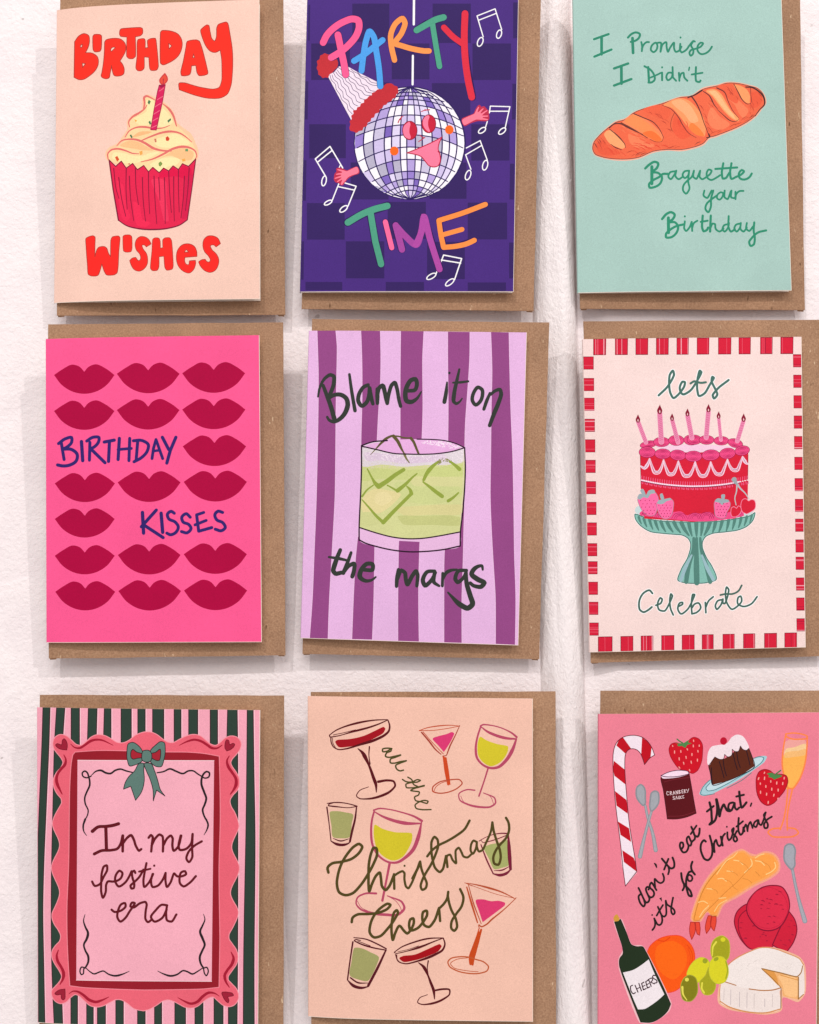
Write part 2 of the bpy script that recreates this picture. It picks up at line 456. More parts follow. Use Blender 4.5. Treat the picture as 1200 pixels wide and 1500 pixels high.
def build_card(art, base, corners, d0, slope, zb, label, curl=2.6, lam=19., vsize=CH, edge='f7e6d8', lift=2.6, edges='rb'):
    cd = Card(corners, d0, slope, zb, curl, lam, vsize)
    org = cd.pos(CW/2, 0, -lift)
    root = empty('greeting_card', org, label, 'greeting card', 'greeting cards on the wall')
    # --- shapes in card millimetres, bottom first
    rect = [(0, 0), (CW, 0), (CW, vsize), (0, vsize)]
    shapes = [dict(part='front_cover', col=base, polys=[rect], holes=[])]
    raw = parse(art, 'front_cover')
    cache = {}
    def tr(poly):
        r = []
        for p in poly:
            if p not in cache: cache[p] = cd.px(*p)
            r.append(cache[p])
        return r
    for s in raw:
        shapes.append(dict(part=s['part'], col=s['col'], polys=[tr(p) for p in s['polys']], holes=[tr(p) for p in s['holes']]))
    e = .2
    if 'r' in edges: shapes.append(dict(part='front_cover', col=edge, polys=[[(CW-e, 0), (CW, 0), (CW, vsize), (CW-e, vsize)]], holes=[]))
    if 'b' in edges: shapes.append(dict(part='front_cover', col=edge, polys=[[(0, 0), (CW, 0), (CW, e), (0, e)]], holes=[]))
    if 't' in edges: shapes.append(dict(part='front_cover', col=edge, polys=[[(0, vsize-e), (CW, vsize-e), (CW, vsize), (0, vsize)]], holes=[]))
    if 'l' in edges: shapes.append(dict(part='front_cover', col=edge, polys=[[(0, 0), (e, 0), (e, vsize), (0, vsize)]], holes=[]))
    V, idx, Fs, Fid, E, Fp = [], {}, [], [], [], []
    def vid(p):
        k = (round(p[0], 3), round(p[1], 3))
        if k not in idx: idx[k] = len(V); V.append(Vector(k))
        return idx[k]
    def addface(poly, tag_):
        q = []
        for p in poly:
            i = vid(p)
            if not q or q[-1] != i: q.append(i)
        if len(q) > 1 and q[0] == q[-1]: q.pop()
        if len(set(q)) < 3: return
        a = area([tuple(V[i]) for i in q])
        if abs(a) < 1e-4: return
        if a < 0: q.reverse()
        Fs.append(q); Fid.append(tag_); Fp.append([tuple(V[i]) for i in q])
    for si, s in enumerate(shapes):
        for p in s['polys']: addface(p, (si, 0))
        for p in s['holes']: addface(p, (si, 1))
    for k in range(1, 14):
        u = CW*(k/14)**1.3
        E.append((vid((u, 0)), vid((u, vsize))))
    vo, eo, fo, ov, oe, of = delaunay_2d_cdt(V, E, Fs, 0, 1e-4, True)
    byp = {}
    for f, o in zip(fo, of):
        ids = {}; 
        cxx = sum(vo[i][0] for i in f)/3; cyy = sum(vo[i][1] for i in f)/3
        for i in o:
            si, hole = Fid[i]
            if i > 0 and not wind(Fp[i], cxx, cyy): continue
            ids[si] = ids.get(si, 0) | (2 if hole else 1)
        if not (ids.get(0, 0) & 1): continue
        top = max(k for k, v in ids.items() if v == 1)
        byp.setdefault(shapes[top]['part'], []).append((f, shapes[top]['col']))
    for name in [k for k in byp if k.split('~')[0] in SPLIT]:
        tr_ = byp.pop(name); up = {}
        def find(x):
            while up.setdefault(x, x) != x: up[x] = up[up[x]]; x = up[x]
            return x
        for f, c in tr_:
            for q in f[1:]: up[find(q)] = find(f[0])
        isl = {}
        for t in tr_: isl.setdefault(find(t[0][0]), []).append(t)
        big = [v for v in isl.values() if sum(abs(area([tuple(vo[i]) for i in f])) for f, c in v) > .2]
        small = [t for v in isl.values() if v not in big for t in v]
        for j, v in enumerate(big): byp[name+'~s%d' % j] = v+(small if j == 0 else [])
        if not big: byp[name] = small
    P3 = {}
    def p3(i):
        if i not in P3: P3[i] = cd.pos(vo[i][0], vo[i][1])
        return P3[i]
    cover = None
    names = ['front_cover']+[k for k in byp if k != 'front_cover']
    nt = 0
    for name in names:
        tr_ = byp[name]; m = {}; vs = []; fs = []; fm = []; mats = {}
        for f, col in tr_:
            g = []
            for i in f:
                if i not in m: m[i] = len(vs); vs.append(p3(i))
                g.append(m[i])
            fs.append(g); fm.append(mats.setdefault(col, len(mats)))
        ml = [ink(c) for c in mats]
        if name == 'front_cover':      # close the board: sides and inside face
            k0 = len(vs); mi = len(ml); ml.append(PAPER); n = 14; T = .24
            for k in range(n+1):
                u = CW*k/n
                for v, o in ((0, -.004), (vsize, -.004), (vsize, -T), (0, -T)): vs.append(cd.pos(u, v, o))
            for k in range(n):
                b = k0+k*4
                for q in ((b+1, b+2, b+6, b+5), (b+2, b+3, b+7, b+6), (b+3, b, b+4, b+7)): fs.append(q); fm.append(mi)
            fs.append((k0, k0+3, k0+2, k0+1)); fm.append(mi)
            b = k0+n*4; fs.append((b, b+1, b+2, b+3)); fm.append(mi)
        nt += len(fs)
        o = link_mesh(name.split('~')[0], vs, fs, ml, cover if cover else root, fm, origin=org)
        if name == 'front_cover': cover = o
    # --- back leaf lying on the envelope, and the fold between the leaves
    back = slab(cd, 'back_cover', root, org, 0.2, CW-.4, .3, vsize-.3, lambda u: -lift-1000*cd.h(u)+.36, .34, PAPER)
    vs, fs = [], []
    base_off = -lift-1000*cd.h(0)
    for j, v in enumerate((0, vsize)):
        for k in range(7):
            t = k/6; off = base_off*(t)+0*(1-t)
            vs.append(cd.pos(-.35*math.sin(math.pi*t), v, off-.002))
    for k in range(6): fs.append((k, k+1, k+8, k+7))
    link_mesh('fold', vs, fs, ink(base), root, origin=org)
    print('card', label[:30], 'faces', len(Fs), 'tris', nt)
    return cd

# ---------------------------------------------------------------- kraft envelopes
def build_envelope(corners, d0, slope, zb, label, thick=1.3, ears=(1, 1)):
    """corners TL TR BR BL in the photograph, on the envelope's front"""
    P = [hit(x, y, d0, slope, zb) for x, y in corners]
    H = homog([(0, 1), (1, 1), (1, 0), (0, 0)], [(p.x, p.z) for p in P])
    def pos(u, v, off):
        x, z = happ(H, u, v); return Vector((x, -(d0+slope*(z-zb)+off/1000), z))
    org = pos(.5, 0, -thick)
    root = empty('kraft_envelope', org, label, 'envelope', 'kraft envelopes behind the cards')
    def sheet(name, u0, u1, v0, v1, top, bot, mat, nx=10, ny=14, r=.0, wob=.0, seed=0):
        rnd = random.Random(seed); vs, fs, idx = [], [], {}
        for j in range(ny+1):
            for i in range(nx+1):
                a, b = i/nx, j/ny
                u = u0+(u1-u0)*a; v = v0+(v1-v0)*b
                ed = min(a, 1-a, b, 1-b)
                o = top-(0.45 if ed == 0 else 0)+wob*math.sin(7*a+seed)*math.sin(5*b+seed)
                du = rnd.uniform(-1, 1)*.0009 if ed == 0 else 0
                vs.append(pos(u+du*(a in (0, 1)), v+du*.8*(b in (0, 1)), o))
        nf = len(vs)
        ring = [i for i in range(nx+1)]+[j*(nx+1)+nx for j in range(1, ny+1)]+[ny*(nx+1)+i for i in range(nx-1, -1, -1)]+[j*(nx+1) for j in range(ny-1, 0, -1)]
        for j in range(ny):
            for i in range(nx):
                k = j*(nx+1)+i; fs.append((k, k+1, k+nx+2, k+nx+1))
        off = Vector((0, (top-bot)/1000, 0))
        for i in ring: vs.append(vs[i]+off)
        m = len(ring)
        for k in range(m):
            a, b = ring[k], ring[(k+1) % m]
            fs.append((a, nf+k, nf+(k+1) % m, b))
        fs.append([nf+k for k in range(m)][::-1])
        return link_mesh(name, vs, fs, mat, root, origin=org)
    sheet('front_panel', 0, 1, 0, 1, 0, -.45, KRAFT, wob=.10, seed=len(label) % 7)
    sheet('back_panel', .004, .996, .003, .997, -.75, -thick, KRAFT, 4, 4, seed=3)
    # little paper ears where the bottom folds stand open
    for s, on in zip((0, 1), ears):
        if not on: continue
        a, b = (0.004, .034) if s == 0 else (.996, .966)
        vs = [pos(a, .004, -.5), pos(b, .004, -.5), pos(b-(b-a)*.15, -.0025, -.9), pos(a, -.0035, -1.0)]
        vs += [v+Vector((0, .0003, 0)) for v in vs]
        link_mesh('corner_fold', vs, [(0, 1, 2, 3), (7, 6, 5, 4), (0, 4, 5, 1), (1, 5, 6, 2), (2, 6, 7, 3), (3, 7, 4, 0)], KRAFT, root, origin=org)
    # the mounting block that holds it off the wall
    for v0, v1 in ((.12, .22), (.74, .84)):
        fr = [pos(a, b, -thick) for a, b in ((.42, v0), (.58, v0), (.58, v1), (.42, v1))]
        bk = [Vector((p.x, .0005, p.z)) for p in fr]
        link_mesh('mounting_block', fr+bk, [(0, 1, 2, 3), (4, 7, 6, 5), (0, 4, 5, 1), (1, 5, 6, 2), (2, 6, 7, 3), (3, 7, 4, 0)], PAPER, root, origin=org)
    return root
# ---------------------------------------------------------------- the printed artwork, bottom layer first
ART = ['''
W 1.25
@ 90 20 4.615
K birthday_lettering
F ff3020 b5352b 5 90,190! 120,150 155,135 184,148 190,180 182,225 163,264! 210,268 243,292 250,335 232,380 190,420 150,444 120,446 86,430!
H 142,206 127,220 134,232 141,222
H 140,334! 164,338! 144,364!
F ff3020 b5352b 5 214,152 222,142 262,142 271,150 269,240 262,253 225,257 216,246
F ff3020 b5352b 5 294,190 302,178 350,167 405,175 432,205 434,250 415,290 396,320! 415,345 425,380 420,408 385,422 358,418 345,385 340,350! 330,400 322,434 300,440 270,424 275,395 285,330 291,260
H 334,238 350,226 364,228 352,244 336,256
F ff3020 b5352b 5 397,112 404,103 535,94 547,100 548,135 535,148 500,156! 500,290 485,303 455,302 443,290 444,158! 400,152 394,140
F ff3020 b5352b 5 520,175 560,170 566,180 566,232! 586,230! 584,180 600,170 636,168 640,180 655,360 645,380 605,382 598,370 592,295! 560,292! 558,370 545,384 515,384 505,370 512,290
F ff3020 b5352b 5 671,125 680,115 740,118 790,140 814,180 812,240 790,285 740,325 685,346 671,335
H 725,200! 747,217! 728,240!
F ff3020 b5352b 5 850,190 915,178 932,186 948,225 985,370 990,405 930,418 918,400 910,350! 880,352! 866,412 812,417 808,395 825,320 843,225
H 894,272! 902,297! 886,298!
F ff3020 b5352b 5 943,110 960,92 985,76 997,80 1005,120 1018,170 1036,186 1048,160 1051,95 1060,75 1115,57 1125,65 1140,140 1156,250 1156,400 1145,490 1120,545 1080,568 1000,572 920,556 797,514! 797,470 830,468 940,498 1030,510 1065,500 1083,460 1086,380 1083,300 1074,246! 1040,262 1010,255 985,230 960,180
K wishes_lettering
@ 110 330 5.217
F ff2a24 b5352b 5 84,100 100,90 138,80 152,88 152,170 152,240! 168,185 182,168 225,163 242,175 256,215 272,240! 275,110 285,90 335,83 343,95 335,200 328,330 320,365 300,378 240,378 225,355 205,295! 190,350 175,382 120,386 102,375 95,300 86,180
F ff2a24 b5352b 5 368,84 378,76 420,75 432,85 435,180 428,200 385,204 372,196
F ff2a24 b5352b 5 582,142! 545,165! 530,150 512,152 520,180 545,215 555,260 550,300 530,330 495,350 455,340 430,305 418,270! 440,250 465,246! 475,262 490,272 502,255 495,220 470,190 460,150 470,110 495,88 530,88 560,105
F ff2a24 b5352b 5 596,105 610,97 642,100 650,120 652,175! 672,172! 672,110 685,98 725,97 737,115 750,310 745,332 700,342 688,325 680,236! 642,240! 640,320 630,342 590,345 578,330 588,200
F ff2a24 b5352b 5 775,250 785,190 820,150 870,142 910,160 930,200 932,238! 840,245! 838,275 850,298 868,302 875,272! 920,268! 922,290 905,340 875,364 830,352 790,310
H 850,183! 868,205! 836,206!
F ff2a24 b5352b 5 1112,140! 1078,165! 1060,150 1035,155 1045,185 1080,220 1098,260 1092,310 1070,345 1030,360 990,345 955,305 945,280! 965,265 995,260! 1005,275 1025,282 1035,265 1020,235 990,200 978,160 985,110 1010,85 1045,80 1090,98
W 1.6
K printed_cupcake
@ 140 100 7.5
P ffc9a0 120,1000 112,920 150,870 230,830 300,745 350,660 345,590 400,520 510,450 520,330 560,290 680,330 760,380 850,470 900,600 960,650 1050,720 1100,820 1130,900 1120,1000 900,1080 300,1080
P fcd9a2 150,1000 145,930 200,890 260,850 330,780 375,650 375,580 450,510 520,460 550,320 650,345 730,390 820,460 880,620 950,680 1040,780 1090,880 1105,960 1080,1030 700,1140 300,1060
P ffe9ae 180,980 200,930 300,930 420,960 520,960 600,930 700,920 560,1000 480,1030 380,1050 260,1020
P ffe9ae 600,1060 700,1000 850,980 930,1000 900,1050 800,1080 700,1130 620,1090
P ffe9ae 640,800 760,750 880,720 960,760 1040,830 940,850 860,870 760,870 680,850
P ffe9ae 560,350 630,350 650,400 630,600 600,620 480,620 420,560 560,470
P ffe9ae 740,440 800,500 850,590 780,640 700,640
P ffc38c 760,960 860,900 980,880 1080,930 1060,1000 960,1010 820,960 700,990
P ffc38c 270,850 350,800 470,810 560,860 640,900 520,900 400,880
P ffbd84 400,760 480,700 620,700 500,740
S e2726c 10:16:6 530,445 540,380 535,320 560,305 610,325 655,350
S e2726c 6:16:6 375,645 365,590 400,540 480,490 540,445 565,405
S e2726c 6:16:14:8 738,390 800,440 850,510 890,635
S e2726c 6:14:5 325,755 370,690 450,650 540,645 640,660 740,655 815,628
S e2726c 8:16:6 505,795 620,745 740,705 840,695 930,715 1000,760 1057,810
S e2726c 6:14:18:10 235,852 290,795 370,780 450,785 540,820 640,880 740,905 830,908
S e2726c 6:14:18:6 500,1028 620,1000 750,940 850,885 950,862 1040,875 1095,910 1112,970 1100,990
S e2726c 8:14:6 140,1000 135,940 170,900 240,885 330,905 410,935 475,940
Q 4f7a55 585,345! 608,365! 590,402! 572,378!
Q 4f7a55 790,575! 825,548! 832,568! 798,600!
Q 4f7a55 580,590! 600,575! 615,610! 598,622!
Q 4f7a55 374,735! 392,726! 410,758! 395,770!
Q 6f9a68 988,885! 1018,885! 1018,915! 985,912!
Q 7f9a50 692,1040! 718,1022! 738,1050! 712,1082! 695,1070!
Q d8452f 770,760! 795,745! 816,775! 800,800! 775,795!
Q d8542f 214,978! 240,962! 262,1005! 238,1026!
Q cf7f66 645,775! 668,772! 672,812! 652,815!
Q cf7f66 350,1050! 382,1040! 375,1062!
Q f0ab55 482,915! 515,905! 518,945! 488,955!
Q f0ab55 425,560! 460,575! 440,592!
Q f0ab55 950,1000! 980,990! 990,1020! 955,1025!
@ 140 220 7.5
Q e5244f 150,108! 222,178! 284,120! 338,198! 408,145! 460,214! 530,168! 582,238! 630,188! 700,248! 748,196! 804,228! 852,172! 912,212! 955,148! 1022,178! 1102,95! 1065,380! 1010,765! 930,820! 800,858! 640,872! 470,862! 340,828! 252,770! 195,440!
P f22a55 240,330 300,380 330,560 380,740 340,780 290,740 260,600
P f22a55 420,560 480,600 520,760 600,800 560,840 460,830
P e01048 700,300 900,290 1040,330 1050,200 1020,190 955,170 912,230 850,190 800,240 745,210 700,265
Q d81a4c 990,300 1070,260 1012,745 950,760
P f0355c 620,320 700,560 760,780 800,780 780,560 760,330
L 7d1237 7 150,108 222,178 284,120 338,198 408,145 460,214 530,168 582,238 630,188 700,248 748,196 804,228 852,172 912,212 955,148 1022,178 1102,95 1065,380 1010,765
S 7d1237 7:11:7 1010,765 930,820 800,858 640,872 470,862 340,828 252,770
L 7d1237 9 252,770 195,440 150,108
S 8a1238 7:5 200,200 225,420 258,530
S 8a1238 7:5 255,300 285,520 332,726
S 8a1238 7:5 338,198 336,440 348,650
S 8a1238 7:5 372,285 385,520 420,775
S 8a1238 7:5 438,200 445,400 472,600
S 8a1238 7:5 515,300 525,560 550,780
S 8a1238 7:5 582,238 585,480 596,700
S 8a1238 7:5 643,285 655,560 674,810
S 8a1238 7:5 695,300 703,420 708,550
S 8a1238 7:5 757,300 765,560 766,808
S 8a1238 7:5 804,228 815,460 834,686
S 8a1238 7:5 860,290 860,540 866,780
S 8a1238 7:5 912,212 912,440 920,680
S 8a1238 7:5 978,285 965,520 940,745
S 8a1238 7:5 1030,190 1015,430 988,665
K printed_candle
@ 140 100 7.5
Q da1f5c 700,185! 768,180! 740,350! 668,680! 606,676! 640,470! 680,260!
S f0708a 5 702,250 730,232 750,215
S f0708a 5 680,345 712,325 738,310
S f0708a 5 655,425 690,400 720,385
S f0708a 5 640,505 680,480 704,465
S f0708a 5 628,580 660,560 690,545
S f0708a 5 615,652 650,638 676,625
L a01545 5 700,185 768,180 740,350 668,680 606,676 640,470 680,260 700,185
F e8503c d03c40 8 762,58! 785,95 790,130 770,160 745,178 715,165 706,130 725,98
P a01545 700,190 735,185 742,120 750,110 748,180 765,185 720,215
''',
'''
@ 450 0 7.5
K dark_check
# checks of the background, painted first
@ 400 0 2.857
Q 362262 332,15 487,15 487,175 332,175
Q 362262 668,15 828,15 828,180 668,180
Q 362262 160,182 322,182 322,335 160,335
Q 362262 497,182 655,182 655,332 497,332
Q 362262 835,182 996,182 996,335 835,335
Q 362262 330,345 487,345 487,510 330,510
Q 362262 665,348 826,348 826,512 665,512
Q 362262 152,520 305,520 305,662 152,662
Q 362262 490,520 655,520 655,670 490,670
Q 362262 830,520 990,520 990,672 830,672
Q 362262 325,680 484,680 484,835 325,835
Q 362262 655,680 810,680 810,832 655,832
Q 362262 142,850 300,850 300,1003 142,1003
Q 362262 480,845 640,845 640,1000 480,1000
Q 362262 815,848 980,848 980,1002 815,1002
Q 362262 305,1010 466,1010 466,1165 305,1165
Q 362262 645,1012 803,1012 803,1168 645,1168
Q 362262 136,1180 290,1180 290,1215 136,1215
Q 362262 472,1180 632,1180 632,1218 472,1218
Q 362262 815,1182 975,1182 975,1218 815,1218
Q 362262 148,20 156,20 154,170 146,170
Q 362262 1002,350 1018,350 1016,500 1000,500
Q 362262 992,685 1010,685 1008,835 990,835
Q 362262 988,1015 1008,1015 1008,1165 988,1165
Q 362262 1005,10 1025,10 1025,160 1005,160
Q 362262 135,340 148,340 145,500 132,500
Q 362262 128,670 140,670 138,840 125,840
Q 362262 120,1010 130,1010 128,1170 117,1170
@ 600 0 7.5
K music_note~1
L ffffff 12 810,405 742,175 940,97 1013,325
L ffffff 12 760,222 950,148
R ffffff 12 777 460 28 52 22
R ffffff 12 984 375 26 48 18
@ 600 0 7.5
K music_note~2
L ffffff 12 878,1240 888,1166 1103,1172 1050,1410
L ffffff 12 885,1222 1095,1222
L ffffff 12 855,1335 836,1395
R ffffff 12 797 1432 24 46 55
R ffffff 12 1018 1440 24 48 50
@ 660 130 10
K music_note~3
L ffffff 16 232,868 435,760 540,1048
L ffffff 16 300,1180 222,968 455,832
R ffffff 16 258 1265 36 74 20
R ffffff 16 508 1120 36 74 15
@ 440 190 10
K music_note~4
L ffffff 18 370,680 220,428 435,245 622,560
L ffffff 18 255,475 470,300
L ffffff 14 565,565 590,515
R ffffff 17 348 750 32 74 12
@ 440 190 10
K music_note~5
L ffffff 17 565,790 470,1030
L ffffff 17 655,780 818,828 700,1118
L ffffff 17 560,835 795,885
R ffffff 17 408 1068 26 62 62
R ffffff 17 635 1160 32 68 52
@ 490 280 5
K music_note~6
L ffffff 9 780,520 800,468 932,494 880,648
L ffffff 9 783,504 925,527
L ffffff 8 752,585 744,608
R ffffff 8 710 624 16 38 60
R ffffff 8 845 668 16 38 52
@ 450 0 7.5
K hanging_string
@ 450 0 7.5
L ffffff 24 1175,-60 1172,268
L ffffff 22 1162,612 1159,928
K disco_ball
@ 500 110 6
E 2a1a5c 602 598 494 500 0
E fbf6ff 600 598 482 490 0
BALL
K disco_ball_face
S c2283f 10:6 500,418 512,390 530,370 545,362
S c2283f 8 512,395 525,385 530,365
S c2283f 8:10 705,320 740,308 776,305
L c2283f 7 735,300 745,312
L c2283f 8 680,585 735,548
S c2283f 7 690,525 712,545 735,550
E c81f3c 603 487 66 84 0
P ff7f9f 600,410 575,425 550,450 543,490 552,530 580,555 605,560 612,545 600,510 600,470 608,430
R 8d1532 7 603 487 64 82 0
E c81f3c 770 428 63 82 0
P ff7f9f 765,352 735,365 718,400 720,440 740,475 770,500 780,495 765,450 765,400 775,365
R 8d1532 7 770 428 61 80 0
E ff6a1f 950 480 38 40 0
E ff6a1f 466 667 38 40 0
F ff7f9f b52040 9 578,684! 700,635 800,590 885,545! 860,600 852,650 868,700 870,760 850,798 810,808 770,795 740,760 700,715 640,695
S b52040 8 850,670 865,685
K disco_ball_arm~1
@ 480 225 20
P c0304e 870,385 700,430 560,490 450,440 330,410 250,440 260,520 200,600 190,680 180,740 200,800 250,850 320,860 370,920 440,930 520,830 620,720 760,640 930,570
P ff7f98 870,395 560,515 450,500 420,540 400,600 400,680 420,760 450,800 500,820 590,700 700,640 910,545
S ff7f98 56:44:30 480,520 400,498 300,470
S ff7f98 50:42:28 430,590 350,592 260,608
S ff7f98 50:42:28 430,660 330,690 220,725
S ff7f98 50:42:28 440,730 370,765 290,820
S ff7f98 90:70:50 490,740 450,820 410,890
K disco_ball_arm~2
@ 670 140 20
P c0304e 130,690 300,600 480,520 520,430 600,300 660,270 700,330 780,310 830,350 880,410 920,440 930,560 930,700 850,750 600,750 400,810 205,895
P ff7f98 140,725 480,545 560,500 620,480 680,510 720,560 740,620 740,700 560,700 195,860
S ff7f98 70:50:28 545,530 580,430 625,340
S ff7f98 60:44:26 640,510 690,450 755,385
S ff7f98 54:40:26 700,560 780,500 870,440
S ff7f98 50:40:30 720,610 800,605 890,600
S ff7f98 50:42:30 720,680 800,690 885,705
K party_hat
@ 450 0 7.5
Q f6e6f4 232,850! 250,815 300,790! 350,730! 455,735! 560,795! 780,905! 850,960! 560,1200! 485,1320!
L 2a1a5c 5 232,850 480,1318
S 4a2f62 6 252,826 268,880 310,925 320,980 362,1040 380,1090 440,1150 450,1200 495,1250
S 4a2f62 6 275,822 290,870 335,910 345,960 390,1010 400,1070 455,1110 470,1165 515,1210
S 4a2f62 6 290,800 320,850 362,880 378,940 420,985 435,1040 490,1090 510,1140 560,1165
S 4a2f62 6 315,790 345,830 390,865 405,910 450,955 470,1010 530,1060 545,1110 590,1130
S 4a2f62 6 330,770 370,820 410,850 430,890 480,930 505,985 560,1020 580,1075 640,1095
S 4a2f62 6 340,740 380,770 400,810 450,850 470,890 520,920 550,975 600,1000 630,1040 700,1050
S 4a2f62 6 440,745 470,780 510,800 530,845 580,870 600,920 660,945 690,990 750,1005
S 4a2f62 6 480,760 520,790 560,810 590,850 640,875 670,910 720,935 770,940
S 4a2f62 6 455,830 490,860 530,885 570,935 620,955 650,1005 720,1025
S 4a2f62 6 555,795 600,840 660,855 700,900 760,915
P c53038 190,585 220,595 245,600 290,620 320,640 340,690 330,740 300,770 275,800 245,820 230,855 200,850 170,858 150,835 125,820 120,780 105,750 115,710 108,670 135,650 145,610 170,600
P c62e38 840,945 870,920 900,915 930,918 960,940 990,950 1000,985 1000,1020 980,1040 970,1070 940,1085 925,1110 890,1120 870,1150 835,1160 830,1185 800,1200 790,1235 750,1250 735,1290 705,1300 700,1330 665,1350 655,1385 620,1400 610,1430 570,1440 545,1460 510,1445 475,1435 465,1400 475,1370 468,1330 490,1310 485,1270 510,1250 505,1215 545,1205 550,1180 580,1170 590,1140 625,1125 625,1100 660,1080 680,1055 710,1045 715,1020 745,1010 770,985 805,975
K party_lettering
S 2a1654 84 176,468 215,390 290,310 400,240 500,208 560,225 572,290 540,390 470,480 380,570 270,630
S 2a1654 84 338,382 375,560 405,700 424,820
S ff5f96 74 176,468 215,390 290,310 400,240 500,208 560,225 572,290 540,390 470,480 380,560 265,632
S ff5f96 74 338,382 375,560 405,700 424,820
S 2a1654 76 598,775 620,600 650,440 690,345 730,400 760,560 790,760 805,945
S 2a1654 76 515,670 640,590 740,510 830,440
S 4fa3ee 66 598,778 620,600 650,440 688,345 730,400 760,560 790,760 805,948
S 4fa3ee 66 515,670 640,590 740,510 830,440
S 2a1654 70 960,660 925,500 920,380 980,250 1050,205 1075,250 1040,360 980,460 1030,500 1150,535 1290,560 1340,560
S ff9a52 60 960,660 925,500 920,380 980,250 1050,205 1075,250 1040,360 965,478 1030,500 1150,535 1290,560 1340,560
@ 600 0 7.5
L 2a1654 82 78,330 190,260 370,190
L 2a1654 72 255,260 290,500 328,730
S 4fa486 70 78,332 190,268 290,215 375,190
L 4fa486 60 252,260 290,500 330,730
L 2a1654 84 608,145 600,500 640,800 690,1070
L 2a1654 76 378,300 480,405 600,500
S e03045 74 610,148 602,400 610,620 640,860 684,1068
S e03045 66 378,302 480,405 600,490
K time_lettering
@ 490 280 5
L 2a1654 60 95,230 210,165 390,105
L 2a1654 58 265,170 300,370 340,535
S 4fa184 48 98,230 210,165 300,130 388,108
L 4fa184 46 265,160 300,370 342,535
L 2a1654 46 373,225 418,415
L ff6da0 37 373,225 420,415
L 2a1654 58 448,250 494,425
S a848a0 47 449,250 475,350 495,428
S a848a0 46 449,252 520,330 600,392 635,300 655,190 700,350 768,570
L 2a1654 56 655,190 700,340 770,570
S b24ba6 46 598,392 640,290 655,188 700,350 770,572
L 2a1654 46 1106,97 940,160 765,215 800,412 900,402 1025,360
S ff9448 37 1106,97 940,160 765,215!
S ff9448 37 765,215 780,320 800,412! 900,402 970,385 1025,360
L ff9448 35 800,318 935,280
''',
